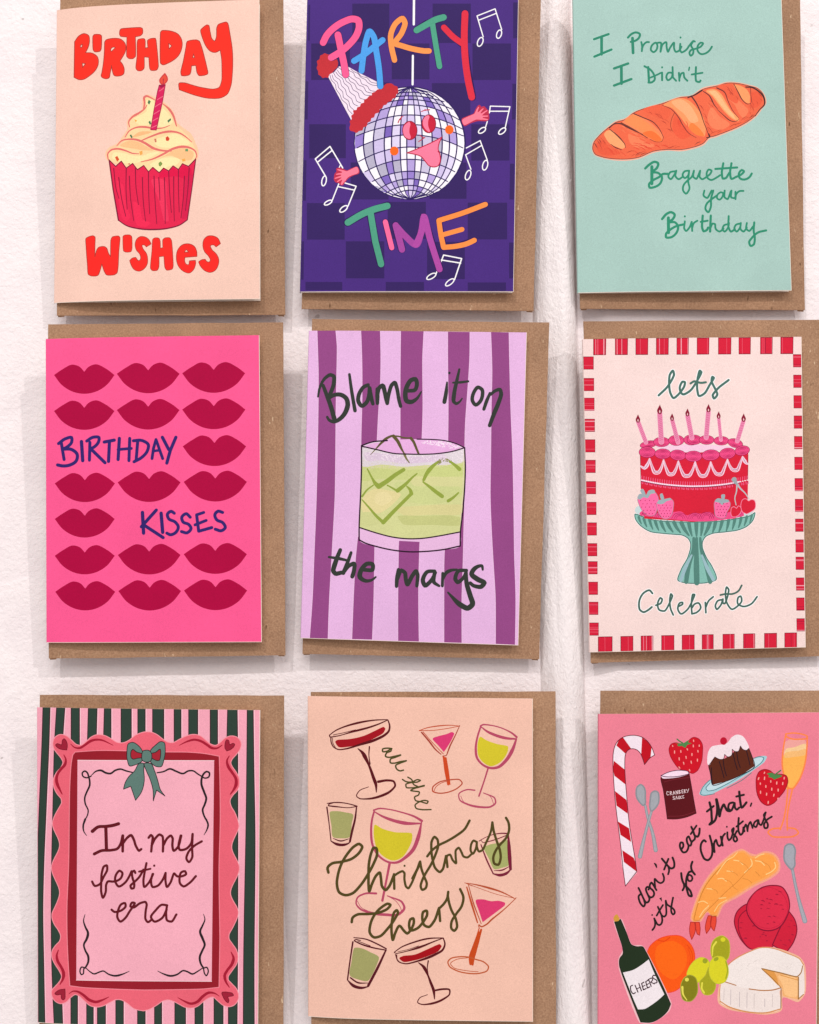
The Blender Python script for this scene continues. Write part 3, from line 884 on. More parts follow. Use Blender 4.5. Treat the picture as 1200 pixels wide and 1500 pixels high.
'''
W 1.15
K printed_baguette
@ 860 110 8.571
P f3b49c 62,930 70,850 150,750 270,640 360,575 470,545 580,465 740,405 930,350 1166,269 1309,252 1448,161 1641,118 1748,86 1898,91 2026,118 2155,161 2230,246 2251,353 2198,428 2133,514 2026,600 1908,664 1726,739 1605,786 1540,802 1470,876 1325,930 1189,956 1000,950 840,975 640,1055 400,1075 200,1045 90,1000
F ee6a48 5a3030 7 72,930 85,850 160,755 275,655 365,592 470,560 585,475 740,412 930,362 1166,282 1309,262 1459,177 1641,134 1748,102 1898,105 2026,134 2155,177 2219,257 2235,353 2181,423 2117,503 2015,584 1898,648 1726,720 1598,766 1534,782 1459,857 1319,910 1189,935 1000,935 840,955 640,1035 400,1055 200,1030 100,990
P f88a5c 470,565 590,485 700,530 850,640 950,760 940,830 860,830 760,780 560,660 440,600
P ff8f55 480,580 580,500 700,560 850,680 930,790 860,800 700,720 560,640
P ff7438 800,700 900,760 940,820 880,835 790,790 700,730
P fda870 240,705 300,690 380,750 450,830 480,900 450,925 380,905 300,870 240,800 215,740
P ff9a62 1030,330 1166,287 1266,311 1373,407 1459,536 1491,685 1469,771 1394,739 1266,643 1154,507 1060,410 960,375
P ffb07c 1060,340 1166,302 1255,343 1351,461 1394,578 1319,600 1212,482 1100,390
P ff8240 1309,600 1405,664 1469,766 1384,755 1276,653
P ffa368 1496,198 1598,177 1683,236 1748,343 1812,450 1908,546 1908,578 1844,562 1737,471 1641,353 1576,268
P ffbb84 1534,203 1608,198 1683,278 1758,396 1844,503 1866,557 1769,482 1662,353 1598,268
P ffa066 1844,123 1940,139 2015,193 2053,289 2058,353 2005,348 1940,289 1898,214
P f4825a 520,740 640,800 760,850 860,880 760,920 600,900 540,850
P f4825a 1566,407 1662,514 1791,621 1694,685 1576,664 1512,536
P f4825a 1748,268 1855,375 1908,482 1962,536 2026,450 1908,321 1812,214
P ee6444 700,440 930,375 1050,450 1000,560 860,520
P ec5e40 120,860 200,820 300,930 420,980 300,1010 160,980
P ec5e40 1111,504 1212,643 1309,750 1189,803 1080,700 1075,600
P ee6444 1641,139 1801,118 1908,268 1887,353 1748,278
P ec5e40 2069,214 2165,214 2198,321 2133,407 2058,407
B e04a34 70 16 110 20 560,860 700,820 860,880 1000,880 1212,878 1426,835 1319,889 1000,920 840,940 640,1020 520,960
B b5402c 40 10 120 -25 500,980 640,930 800,930 900,920 1100,900 1319,889 1362,846 1212,921 900,935 640,1020 460,1010
B 6d3030 18 9 110 -20 560,1000 700,950 830,935 820,950 640,1022 520,1025
B 6d3030 14 9 90 -25 1234,910 1384,846 1469,793 1480,825 1341,900 1212,932
B a83a28 44 9 110 -28 1512,750 1683,685 1876,600 2026,503 2112,471 2026,568 1855,643 1662,728 1534,766
B 6d3030 12 8 90 -30 1812,664 1962,600 2112,482 2101,514 1962,610 1812,675
B b84030 44 10 100 35 700,430 900,480 1020,580 1100,700 1050,800 980,700 900,600 760,520
B b84030 36 10 90 50 1394,321 1469,450 1534,600 1598,739 1534,750 1469,600 1405,450
B a83a28 14 9 80 45 1426,203 1512,236 1598,353 1641,450 1555,396 1459,268
B c24632 50 9 90 55 110,850 160,790 230,770 260,830 200,900 130,930
B 7a3434 22 9 70 60 90,880 130,810 200,770 215,800 150,860 110,930
B e04a34 50 12 100 40 240,870 380,930 500,920 480,990 360,1010 260,960
B f38a60 40 12 120 28 420,640 600,720 760,820 700,860 560,790 440,700
B f38a60 34 12 120 60 1512,278 1576,428 1683,578 1619,600 1523,450
B e04a34 44 11 90 65 1276,600 1212,750 1121,649 1100,540 1189,550
B c24632 40 9 80 70 2026,364 2112,321 2176,353 2133,428 2026,503 1962,503
B a83a28 16 9 70 50 2112,203 2187,246 2208,343 2165,321
B b84030 36 10 80 55 1683,150 1769,129 1855,203 1919,353 1855,321 1769,236
S 5a3030 10:16:8 280,665 340,615 420,610 500,650 600,700 700,745
S 7a3a2c 14:8 430,600 510,640 600,690 760,790
S 5a3030 12:10:6 590,485 720,540 830,590 910,680 960,780
S 8a3c2c 6 960,780 940,830 870,838 790,805
S 5a3030 8:14:5 285,680 360,740 430,810 475,870 482,912
S 45282a 5:11:5 300,868 350,905 440,940
S 6d3030 5:10:5 940,375 1060,430 1154,538 1212,643 1276,728 1373,787
S 8a3c2c 6 1100,470 1060,560 1050,640 1070,700
S 5a3030 16:10:6 1309,262 1373,353 1426,471 1469,600 1523,739 1534,787
S 5a3030 8:14:6 1459,203 1534,257 1598,375 1641,428
S 45282a 5:10:5 1641,437 1726,514 1791,568 1855,584 1908,557
S 6d3030 14:8:5 1630,161 1726,214 1769,321 1833,450 1908,546
S 5a3030 8:12:5 1844,112 1898,214 1951,311 2015,364 2058,353
S 6d3030 6 2053,161 2058,257 2069,343
S 45282a 14:18:8 1994,150 2069,155 2155,203 2219,278 2230,364 2165,439 2112,514
S 45282a 12 1266,284 1362,246 1448,191
S 45282a 14:10 1528,739 1544,776 1501,787 
K promise_lettering
@ 860 40 6
L b9e4d8 24 62,105 190,62
L b9e4d8 24 127,90 127,240
L b9e4d8 24 65,258 215,198
L 2f8a6e 19 62,105 190,60
L 2f8a6e 22 128,88 128,238
L 2f8a6e 19 65,258 215,196
L 2f8a6e 19 238,362 362,318
L 2f8a6e 22 302,345 303,495
L 2f8a6e 19 238,512 390,455
S 2f8a6e 17 360,90 390,60 430,45 465,60 455,95 420,120 385,128
L 2f8a6e 22 400,95 405,225
S 2f8a6e 15 477,130 485,170 482,210
S 2f8a6e 15 482,190 500,150 525,130 545,130
O 2f8a6e 15 605,135 570,160 562,200 585,218 612,195 618,155
S 2f8a6e 15 612,138 648,135 646,215
S 2f8a6e 15 646,215 665,150 695,130 700,175 712,215 730,180 765,135 765,180 780,215 810,205 830,170
S 2f8a6e 15 820,145 818,200 830,220 870,200 900,160 935,120 948,125
S 2f8a6e 15 935,120 915,160 935,200 930,235 912,250 900,225 915,200 950,190
S 2f8a6e 15 950,190 1000,170 1020,140 1000,135 975,160 972,205 1000,235 1040,230 1075,205 1098,170
E 2f8a6e 822 90 9 10 0
S 2f8a6e 16 505,342 560,375 590,420 595,460 565,485 540,485
L 2f8a6e 18 538,350 545,485
S 2f8a6e 14 550,445 610,420 650,400
L 2f8a6e 16 660,398 660,465
E 2f8a6e 660 352 9 10 0
S 2f8a6e 15 750,400 715,400 697,440 710,465 745,440 752,400
L 2f8a6e 15 752,350 755,440 783,470
S 2f8a6e 15 808,400 812,470
S 2f8a6e 15 812,450 830,405 848,400 855,440 882,470
S 2f8a6e 12 900,352 895,378
S 2f8a6e 16 958,350 955,440 962,475 990,480 998,468
L 2f8a6e 15 920,415 1015,400
K baguette_lettering
@ 930 225 6
S 2f9070 19 92,130 130,95 175,72 205,85 195,125 150,160
L 2f9070 24 150,115 150,265
S 2f9070 18 150,165 205,170 238,205 225,260 180,292 130,298 125,270 160,235 215,205 245,180 290,178
S 2f9070 15 355,155 310,165 295,205 315,225 345,190 365,150
S 2f9070 15 365,150 358,200 385,225 420,205
S 2f9070 15 470,150 440,155 420,190 440,215 470,190 478,150
S 2f9070 15 478,150 470,250 480,310 450,352 425,325 428,280 460,240 500,205 520,150
S 2f9070 15 520,150 515,205 540,222 575,150
S 2f9070 15 575,150 570,205 590,225 630,205 665,175 675,150 650,140 632,170 640,215 670,232 720,210 750,190
S 2f9070 17 778,85 765,170 775,220 800,215 830,170
S 2f9070 17 850,85 838,170 850,222 890,205 940,180 960,155 940,145 915,175 925,218 965,228 1010,205 1028,175
L 2f9070 17 708,135 900,122
S 2f9070 15 612,325 605,370 635,390 675,325
S 2f9070 16 690,325 670,400 668,470 645,515 622,490 630,445 670,405 720,370
O 2f9070 14 755,340 725,365 725,395 745,405 770,380 775,345
S 2f9070 15 790,325 790,385 815,400 845,330
S 2f9070 15 850,325 848,385 880,390 885,335
S 2f9070 15 885,400 890,360 920,330 955,328
S 2f9070 19 240,575 280,530 320,515 350,535 335,575 295,600
L 2f9070 24 295,565 297,695
S 2f9070 18 295,605 355,605 380,640 370,690 320,735 275,735 275,705 310,670 360,640 430,622
S 2f9070 15 440,595 435,660 450,680 480,650 500,600
E 2f9070 440 552 9 10 0
S 2f9070 15 500,600 505,680
S 2f9070 15 505,650 520,610 550,590
S 2f9070 18 597,545 592,650 605,682 635,670 645,650
L 2f9070 16 580,600 640,590
S 2f9070 18 668,545 662,685
S 2f9070 15 662,660 685,615 705,620 710,660 745,685 780,660
S 2f9070 15 820,620 785,630 772,670 790,685 820,650 828,610
S 2f9070 16 825,550 825,650 845,685 880,665
S 2f9070 15 925,615 890,625 875,665 895,685 925,650 932,610
S 2f9070 15 932,610 930,665 955,685 985,650
S 2f9070 15 985,610 980,660 1005,680 1040,640
S 2f9070 17 1050,605 1045,680 1055,740 1045,800 1020,812 1005,780 1030,740 1080,695 1155,675
''',
'''
W 1.1
@ 0 450 2.7273
K printed_lips~1
LIP b00040 216 458 271
K printed_lips~2
LIP b00040 467 718 266
K printed_lips~3
LIP b00040 728 980 264
K printed_lips~4
LIP b00040 216 458 415
K printed_lips~5
LIP b00040 467 718 411
K printed_lips~6
LIP b00040 728 981 409
K printed_lips~7
LIP b00040 730 984 556
K printed_lips~8
LIP b00040 219 460 704
K printed_lips~9
LIP b00040 470 722 700
K printed_lips~10
LIP b00040 734 987 698
K printed_lips~11
LIP b00040 219 459 846
K printed_lips~12
LIP b00040 219 459 993
K printed_lips~13
LIP b00040 471 722 990
K printed_lips~14
LIP b00040 734 987 987
K printed_lips~15
LIP b00040 221 461 1137
K printed_lips~16
LIP b00040 473 724 1134
K printed_lips~17
LIP b00040 735 988 1132
@ 70 620 4.286
K birthday_lettering
S 33246e 18 68,128 110,98 150,90 150,120 120,150 95,162
L 33246e 18 85,120 103,228
S 33246e 19 95,162 150,165 185,195 180,235 140,262 95,268 62,262
L 33246e 20 212,115 220,235
L 33246e 18 265,120 262,232
S 33246e 18 245,112 285,88 322,90 318,120 290,150 268,160!
L 33246e 19 270,160 360,248
L 33246e 19 355,118 418,106
L 33246e 19 388,112 382,240
L 33246e 19 450,95 442,228
L 33246e 17 442,165 525,158
L 33246e 18 515,95 510,235
L 33246e 18 565,115 555,235
S 33246e 18 538,110 590,108 632,135 625,175 590,215 542,242
L 33246e 17 655,222 665,155 680,102 722,222
L 33246e 15 660,175 700,170
L 33246e 19 720,88 760,165
L 33246e 19 805,88 770,170 748,250
K kisses_lettering
L 33246e 20 595,560 602,690
L 33246e 19 682,545 588,650
L 33246e 19 598,635 725,718
L 33246e 20 712,565 722,685
S 33246e 18 795,565 775,553 752,570 760,600 800,620 820,650 805,685 770,700 748,690
S 33246e 18 895,590 870,568 842,590 850,620 885,635 900,660 875,688 840,680
L 33246e 18 935,575 948,678 1030,655
L 33246e 17 935,575 980,560
L 33246e 17 925,638 995,610
S 33246e 18 1098,560 1070,552 1050,572 1060,605 1100,625 1115,655 1090,675 1052,665
''',
'''
W 1.3
@ 400 450 2.7273
K purple_stripe~1
F 964a88 efc6ea 1.7 176,90! 251,92! 256,150 252,400 250,620 248,750 235,1000 225,1180 220,1326! 146,1324! 158,1150 164,1000 172,800 176,650 180,450 181,250 178,150
K purple_stripe~2
F 964a88 efc6ea 1.7 351,92! 429,94! 431,200 430,280 420,450 415,560 410,700 408,850 406,1000 402,1200 397,1329! 315,1327! 322,1150 330,1000 340,900 350,700 352,520 356,350 355,200
K purple_stripe~3
F 964a88 efc6ea 1.7 510,94! 603,95! 598,200 599,400 597,480 592,600 588,750 586,950 582,1100 582,1200 584,1337! 499,1334! 499,1150 502,940 507,700 508,500 508,300
K purple_stripe~4
F 964a88 efc6ea 1.7 698,97! 787,98! 786,200 778,330 768,480 766,620 765,800 762,900 760,1000 755,1150 755,1342! 683,1340! 683,1150 684,1000 690,900 697,800 698,600 700,400 698,200
K purple_stripe~5
F 964a88 efc6ea 1.7 870,98! 943,100! 946,250 950,400 958,600 962,800 965,1000 970,1150 968,1350! 889,1346! 888,1150 882,1050 876,950 868,750 870,600 872,400 875,250
@ 515 625 6.667
K printed_glass
P e8bce2 75,985 80,1115 200,1165 420,1205 640,1222 850,1205 1060,1165 1060,1035 800,1080 600,1095 400,1080 200,1030
Q 964a88 465,1115! 665,1125! 660,1222! 460,1215!
P e6b0e0 98,185 200,150 400,130 600,122 850,130 1000,160 1105,210 1000,245 700,270 450,262 200,225
P d2d696 100,200! 300,240 500,265 700,270 950,250 1105,215! 1105,500 1090,700 1070,900 1060,1025! 900,1060 700,1090 560,1095 400,1080 200,1030 80,985! 88,800 98,600 98,400
P cad388 100,400 300,410 600,420 1000,370 1105,370 1100,500 800,495 500,520 300,510 100,520
P ccd490 420,560 700,540 1000,560 1095,640 900,740 650,750 480,700
P d6d698 560,500 900,490 1095,500 1095,570 800,580 600,570
P e2d79c 110,700 220,610 350,620 480,660 400,760 250,850 110,830
P e8dca4 240,660 340,640 400,700 300,770 230,740
P c4c984 450,880 700,870 1000,870 1075,900 1060,960 800,960 500,950
P cfd392 90,850 250,850 300,930 150,970 85,960
P d8d294 420,800 700,770 1000,760 1085,770 1075,850 800,860 500,860
P dfd6dc 100,200! 300,240 500,265 700,270 950,250 1105,215! 1105,330 950,370 750,375 500,390 300,370 100,380
P dcc8dc 120,260 300,260 500,285 700,290 900,270 950,320 700,350 500,360 300,330 150,330
Z f4e6f0 300 7 105,205 300,245 500,268 700,274 950,254 1103,220 1100,330 900,345 700,340 500,350 300,330 105,330
Z dccfc0 120 7 105,320 300,330 600,360 900,350 1100,330 1100,380 700,400 300,400 105,410
Z f8e4f6 120 9 660,150 850,140 1000,165 1095,208 1000,215 800,180
S f0d8ee 6 120,190 200,160 300,150
L ded2b8 4 1100,230 1090,600 1060,1020
S 5e5530 10:22:14 240,215 300,150 350,110 400,90 430,95
S 7a7048 10:4 245,210 185,275
S 5e5530 26:24:10 410,92 450,140 490,220 515,262
S 7a7548 20:8 515,265 535,310 565,352
S 5e5530 12 410,92 460,95 510,108 580,112
S 5e5530 22:16 580,112 605,145 635,215 655,262
S 93a544 10:15:37 155,412 190,480 230,550 265,585 
S 93a544 37:32:27 265,585 350,530 430,470 510,420
S 93a544 10:17 350,572 400,600 450,630
S 93a544 32:22:10 450,625 530,560 590,500 640,458
S 93a544 10:15 215,570 150,620 105,680
S 93a544 10:17:25 105,715 180,800 240,870 310,935
S 93a544 32:27:25 310,935 400,840 490,750 580,660
S 93a544 30:22:10 585,655 575,620 540,582
S 93a544 22:32:17 705,520 740,450 790,390 850,340
Z 8a8a50 60 9 830,350 870,310 920,310 990,345 980,365 900,335 850,370
S 93a544 15:30 960,340 1010,375 1055,415
S 93a544 12:27:30 700,540 760,585 830,640 885,680
S 93a544 25:12 945,725 990,695 1045,645
S 2c1228 11 98,185 200,150 350,135 
S 2c1228 9 640,122 780,125 900,135 1010,162 1105,205
S 2c1228 10 98,190 250,225 420,262 560,268 700,270 850,262 1000,238 1105,205
S 2c1228 11 98,185 98,400 90,650 80,850 75,980 75,1110
S 2c1228 11 1105,205 1112,400 1105,600 1085,850 1065,1020 1062,1165
S 2c1228 10 78,985 250,1040 400,1078 560,1095 700,1090 850,1068 1062,1028
S 2c1228 11 75,1105 130,1135 250,1172 400,1205 560,1222 700,1220 900,1200 1062,1165
K blame_lettering
@ 455 530 7.059
S 343a34 16:24:34:32 78,360 95,270 150,170 205,135 240,150 240,230 205,330 200,355
S 343a34 30:36:40:34:20 195,370 240,345 310,340 370,380 385,440 350,540 290,600 240,620 190,600 172,570
S 343a34 28:36:38 130,245 170,350 210,460 245,585
S 343a34 22:28:30 402,130 425,300 460,505
S 343a34 30:34:30 595,240 550,260 500,340 495,410 530,455 580,420 605,340 610,270
S 343a34 30:36:28 612,270 622,350 645,435
S 343a34 28:36:28 690,280 692,360 692,430
S 343a34 30:36:30 692,350 710,270 745,245 765,300 780,380 793,430
S 343a34 30:32:28 793,430 810,330 840,240 870,215 895,280 915,400 932,460
S 343a34 30:34:38:38:12 1010,300 1080,290 1100,220 1085,180 1040,190 995,260 980,350 995,405 1040,415 1100,380 1145,310
K it_on_lettering
@ 610 530 8.571
E 2c2a30 414 140 17 18 0
S 343a34 18:38:40 386,258 372,400 352,505
S 343a34 22:36:42:14 540,95 510,230 475,400 470,500 500,525 545,500 575,460
S 343a34 18:26:22 460,262 550,258 652,245
O 343a34 36 775,320 715,400 705,490 745,540 800,500 830,420 825,350
L 343a34 22 775,310 790,325
S 343a34 28:36:32 925,395 880,500 848,595
S 343a34 28:40:44:36 935,410 990,365 1050,350 1065,400 1030,520 980,640 920,800
K the_lettering
@ 470 790 4.615
S 343a34 20:26:22 132,72 105,140 85,215 100,232 140,225 
S 343a34 12:18:12 55,120 120,130 190,145
S 343a34 16:20:22 205,90 180,160 152,228
S 343a34 18:22:22 152,228 190,180 225,165 225,210 213,252
S 343a34 20:22:26:10 280,205 350,205 350,170 315,165 275,205 265,255 300,280 345,275 372,255
K margs_lettering
S 343a34 18:22:18 525,205 515,270 512,318
S 343a34 18:22:22:18 518,270 545,210 568,225 575,270 585,305 620,245 645,215 655,240 650,315
S 343a34 18:24:18 770,215 720,220 690,280 705,312 745,280 775,225
S 343a34 20:22:14 770,225 765,290 800,315
S 343a34 16:22:16 825,230 822,315
S 343a34 14:20:12 825,270 850,225 880,210 920,205
S 343a34 18:22:16 985,210 930,215 910,270 925,290 960,265 985,215
S 343a34 18:26:28:28:10 982,215 985,290 1010,380 1025,440 995,465 940,440 860,360
S 343a34 12:24:28:24:18 1095,205 1090,180 1050,190 1020,235 1060,270 1105,295 1085,320 1030,312 1010,295
''',
'''
W 1.1
@ 780 450 2.7273
K red_check~1
Q 8c1530 243.0,125.6 295.0,125.2 294.0,191.4 243.0,191.8
Q d8203c 245.6,128.9 292.4,128.5 291.5,188.1 245.6,188.4
L e85a70 3.5 261.4,128.1 261.6,189.0
L b01838 1.5 290.0,127.9 289.6,188.8
L f0a8b4 3.5 285.7,127.9 285.5,188.8
L f0a8b4 1.5 252.9,128.2 253.3,189.0
K red_check~2
Q 8c1530 330.0,124.8 382.0,124.4 381.0,190.9 330.0,191.2
Q d8203c 332.6,128.1 379.4,127.7 378.5,187.6 332.6,187.9
L f0a8b4 2 357.3,127.3 357.3,188.4
L b01838 1.5 360.4,127.2 360.4,188.4
L f0a8b4 2 338.3,127.4 338.7,188.5
K red_check~3
Q 8c1530 412.0,124.1 463.0,123.7 462.0,190.4 412.0,190.7
Q d8203c 414.5,127.4 460.4,127.0 459.5,187.1 414.5,187.4
L ea6076 1.5 431.0,126.6 431.2,188.0
K red_check~4
Q 8c1530 494.0,123.4 545.0,122.9 544.0,189.9 494.0,190.2
Q d8203c 496.5,126.7 542.4,126.3 541.5,186.6 496.5,186.9
L f08ca0 1.5 508.2,125.9 508.4,187.5
L e85a70 1.5 526.8,125.8 526.7,187.4
L f08ca0 1.5 507.0,125.9 507.3,187.5
K red_check~5
Q 8c1530 576.0,122.6 625.0,122.2 624.0,189.5 576.0,189.8
Q d8203c 578.4,126.0 622.5,125.6 621.6,186.1 578.4,186.4
L f0a8b4 1.5 621.0,124.9 620.6,186.8
L f0a8b4 3.5 594.7,125.2 594.8,187.0
K red_check~6
Q 8c1530 657.0,121.9 707.0,121.5 706.0,189.0 657.0,189.3
Q d8203c 659.5,125.3 704.5,124.9 703.6,185.6 659.5,185.9
L ea6076 1.5 699.5,124.2 699.2,186.3
K red_check~7
Q 8c1530 742.0,121.1 795.0,120.7 794.0,188.4 742.0,188.8
Q d8203c 744.6,124.5 792.3,124.1 791.4,185.1 744.6,185.4
L ea6076 1.5 776.5,123.5 776.4,185.8
K red_check~8
Q 8c1530 824.0,120.4 873.0,120.0 872.0,188.0 824.0,188.3
Q d8203c 826.4,123.8 870.5,123.4 869.6,184.6 826.4,184.9
L ea6076 1.5 838.5,123.0 838.7,185.5
K red_check~9
Q 8c1530 910.0,119.6 960.0,119.2 959.0,187.5 910.0,187.8
Q d8203c 912.5,123.0 957.5,122.6 956.6,184.1 912.5,184.3
L e85a70 2 925.4,122.2 925.6,184.9
L e85a70 1.5 918.4,122.3 918.7,185.0
L e85a70 1.5 954.9,122.0 954.6,184.7
L b01838 3.5 930.8,122.2 930.9,184.9
K red_check~10
Q 8c1530 991.0,118.9 1043.0,118.4 1042.0,187.0 991.0,187.3
Q d8203c 993.6,122.3 1040.4,121.9 1039.5,183.5 993.6,183.8
L ea6076 1.5 998.9,121.6 999.3,184.5
K red_check~11
Q 8c1530 202.5,197.0 245.0,197.0 245.0,249.0 203.5,249.0
Q d8203c 204.7,199.6 242.9,199.6 242.9,246.4 205.5,246.4
L ea6076 1.5 204.8,233.0 243.3,233.0
K red_check~12
Q 8c1530 204.1,283.0 246.6,283.0 246.6,335.0 205.1,335.0
Q d8203c 206.3,285.6 244.5,285.6 244.5,332.4 207.1,332.4
L e85a70 2 206.0,293.5 244.9,293.5
L e85a70 1.5 206.3,310.8 244.9,310.8
L f0a8b4 1.5 206.3,310.8 244.9,310.8
K red_check~13
Q 8c1530 205.6,362.0 248.1,362.0 248.1,414.0 206.6,414.0
Q d8203c 207.8,364.6 246.0,364.6 246.0,411.4 208.6,411.4
L f08ca0 3.5 208.2,410.4 246.4,410.4
L e85a70 1.5 207.7,384.7 246.4,384.7
L e85a70 2 207.9,392.6 246.4,392.6
K red_check~14
Q 8c1530 207.2,446.0 249.7,446.0 249.7,498.0 208.2,498.0
Q d8203c 209.4,448.6 247.6,448.6 247.6,495.4 210.2,495.4
L f08ca0 2 209.5,477.9 248.0,477.9
L f0a8b4 3.5 209.1,455.7 248.0,455.7
L f0a8b4 1.5 209.7,493.5 248.0,493.5
K red_check~15
Q 8c1530 208.7,528.0 251.2,528.0 251.2,580.0 209.7,580.0
Q d8203c 210.9,530.6 249.1,530.6 249.1,577.4 211.7,577.4
L ea6076 1.5 211.1,567.2 249.5,567.2
K red_check~16
Q 8c1530 210.3,610.0 252.8,610.0 252.7,662.0 211.2,662.0
Q d8203c 212.4,612.6 250.6,612.6 250.7,659.4 213.3,659.4
L e85a70 3.5 212.4,632.1 251.1,632.1
L e85a70 1.5 212.3,628.2 251.1,628.2
L e85a70 2 212.6,642.3 251.1,642.3
K red_check~17
Q 8c1530 211.9,695.0 254.4,695.0 254.3,747.0 212.8,747.0
Q d8203c 214.0,697.6 252.2,697.6 252.3,744.4 214.9,744.4
L f08ca0 1.5 214.0,720.8 252.7,720.8
L b01838 2 214.0,717.0 252.7,717.0
K red_check~18
Q 8c1530 213.4,778.0 255.9,778.0 255.9,830.0 214.4,830.0
Q d8203c 215.6,780.6 253.8,780.6 253.8,827.4 216.4,827.4
L b01838 1.5 215.5,799.9 254.2,799.9
L e85a70 2 215.5,798.8 254.2,798.8
K red_check~19
Q 8c1530 215.0,860.0 257.5,860.0 257.5,912.0 216.0,912.0
Q d8203c 217.1,862.6 255.4,862.6 255.4,909.4 218.0,909.4
L ea6076 1.5 216.9,875.2 255.8,875.2
K red_check~20
Q 8c1530 216.5,943.0 259.0,943.0 259.0,995.0 217.5,995.0
Q d8203c 218.7,945.6 256.9,945.6 256.9,992.4 219.5,992.4
L e85a70 2 218.8,976.9 257.3,976.9
L f08ca0 1.5 218.5,957.5 257.3,957.5
K red_check~21
Q 8c1530 217.9,1015.0 260.4,1015.0 260.4,1067.0 218.9,1067.0
Q d8203c 220.1,1017.6 258.3,1017.6 258.3,1064.4 220.9,1064.4
L e85a70 1.5 220.1,1045.0 258.7,1045.0
L b01838 2 219.9,1032.7 258.7,1032.7
L e85a70 3.5 220.4,1057.2 258.7,1057.2
L f08ca0 3.5 220.0,1040.3 258.7,1040.3
K red_check~22
Q 8c1530 219.4,1097.0 261.9,1097.0 261.9,1149.0 220.4,1149.0
Q d8203c 221.6,1099.6 259.8,1099.6 259.8,1146.4 222.4,1146.4
L e85a70 1.5 221.9,1138.1 260.2,1138.1
L b01838 1.5 221.4,1110.2 260.2,1110.2
K red_check~23
Q 8c1530 220.9,1177.0 263.4,1177.0 263.4,1229.0 221.9,1229.0
Q d8203c 223.1,1179.6 261.3,1179.6 261.3,1226.4 223.9,1226.4
L e85a70 1.5 223.5,1222.1 261.8,1222.1
L e85a70 1.5 222.9,1191.8 261.7,1191.8
L e85a70 2 222.8,1187.2 261.7,1187.2
L b01838 1.5 222.9,1190.7 261.7,1190.7
K red_check~24
Q 8c1530 222.5,1260.0 265.0,1260.0 265.0,1312.0 223.5,1312.0
Q d8203c 224.7,1262.6 262.9,1262.6 262.9,1309.4 225.5,1309.4
L e85a70 3.5 224.7,1286.7 263.3,1286.7
L e85a70 2 224.9,1298.1 263.3,1298.1
L e85a70 1.5 224.6,1279.9 263.3,1279.9
L b01838 1.5 224.4,1272.5 263.3,1272.5
K red_check~25
Q 8c1530 1041.0,188.0 1074.0,188.0 1074.7,240.0 1041.7,240.0
Q d8203c 1042.7,190.6 1072.4,190.6 1073.0,237.4 1043.3,237.4
L e85a70 1.5 1042.9,234.8 1073.3,234.8
L e85a70 3.5 1042.5,199.5 1072.8,199.5
L b01838 2 1042.9,228.3 1073.2,228.3
L e85a70 3.5 1042.5,198.4 1072.8,198.4
K red_check~26
Q 8c1530 1042.1,270.0 1075.1,270.0 1075.8,322.0 1042.8,322.0
Q d8203c 1043.8,272.6 1073.5,272.6 1074.1,319.4 1044.4,319.4
L e85a70 2 1043.9,305.4 1074.2,305.4
L e85a70 2 1043.8,301.1 1074.2,301.1
L e85a70 2 1043.7,288.8 1074.0,288.8
L b01838 1.5 1043.9,304.8 1074.2,304.8
K red_check~27
Q 8c1530 1043.2,352.0 1076.2,352.0 1076.9,404.0 1043.9,404.0
Q d8203c 1044.9,354.6 1074.6,354.6 1075.2,401.4 1045.5,401.4
L ea6076 1.5 1044.9,379.5 1075.2,379.5
K red_check~28
Q 8c1530 1044.3,433.0 1077.3,433.0 1077.9,485.0 1044.9,485.0
Q d8203c 1045.9,435.6 1075.6,435.6 1076.3,482.4 1046.6,482.4
L e85a70 2 1045.9,454.4 1076.2,454.4
L b01838 3.5 1045.8,452.8 1076.2,452.8
L e85a70 2 1046.0,468.8 1076.4,468.8
K red_check~29
Q 8c1530 1045.3,515.0 1078.3,515.0 1079.0,567.0 1046.0,567.0
Q d8203c 1047.0,517.6 1076.7,517.6 1077.3,564.4 1047.6,564.4
L e85a70 2 1047.1,549.6 1077.5,549.6
L f0a8b4 3.5 1047.3,561.2 1077.6,561.2
L e85a70 2 1047.0,541.5 1077.4,541.5
K red_check~30
Q 8c1530 1046.4,598.0 1079.4,598.0 1080.1,650.0 1047.1,650.0
Q d8203c 1048.1,600.6 1077.8,600.6 1078.4,647.4 1048.7,647.4
L ea6076 1.5 1048.2,627.4 1078.5,627.4
K red_check~31
Q 8c1530 1047.6,683.0 1080.6,683.0 1081.3,735.0 1048.3,735.0
Q d8203c 1049.3,685.6 1079.0,685.6 1079.6,732.4 1049.9,732.4
L f0a8b4 2 1049.5,731.6 1079.9,731.6
L e85a70 2 1049.5,729.8 1079.9,729.8
L e85a70 1.5 1049.4,719.6 1079.7,719.6
L b01838 3.5 1049.3,716.5 1079.7,716.5
K red_check~32
Q 8c1530 1048.7,766.0 1081.7,766.0 1082.4,818.0 1049.4,818.0
Q d8203c 1050.4,768.6 1080.1,768.6 1080.7,815.4 1051.0,815.4
L e85a70 3.5 1050.6,812.8 1081.0,812.8
L e85a70 3.5 1050.4,796.8 1080.8,796.8
L f0a8b4 1.5 1050.6,815.2 1081.0,815.2
L b01838 3.5 1050.4,798.2 1080.8,798.2
K red_check~33
Q 8c1530 1049.7,845.0 1082.7,845.0 1083.4,897.0 1050.4,897.0
Q d8203c 1051.4,847.6 1081.1,847.6 1081.7,894.4 1052.0,894.4
L f0a8b4 3.5 1051.3,861.9 1081.6,861.9
L e85a70 1.5 1051.5,882.7 1081.9,882.7
K red_check~34
Q 8c1530 1050.8,928.0 1083.8,928.0 1084.5,980.0 1051.5,980.0
Q d8203c 1052.5,930.6 1082.2,930.6 1082.8,977.4 1053.1,977.4
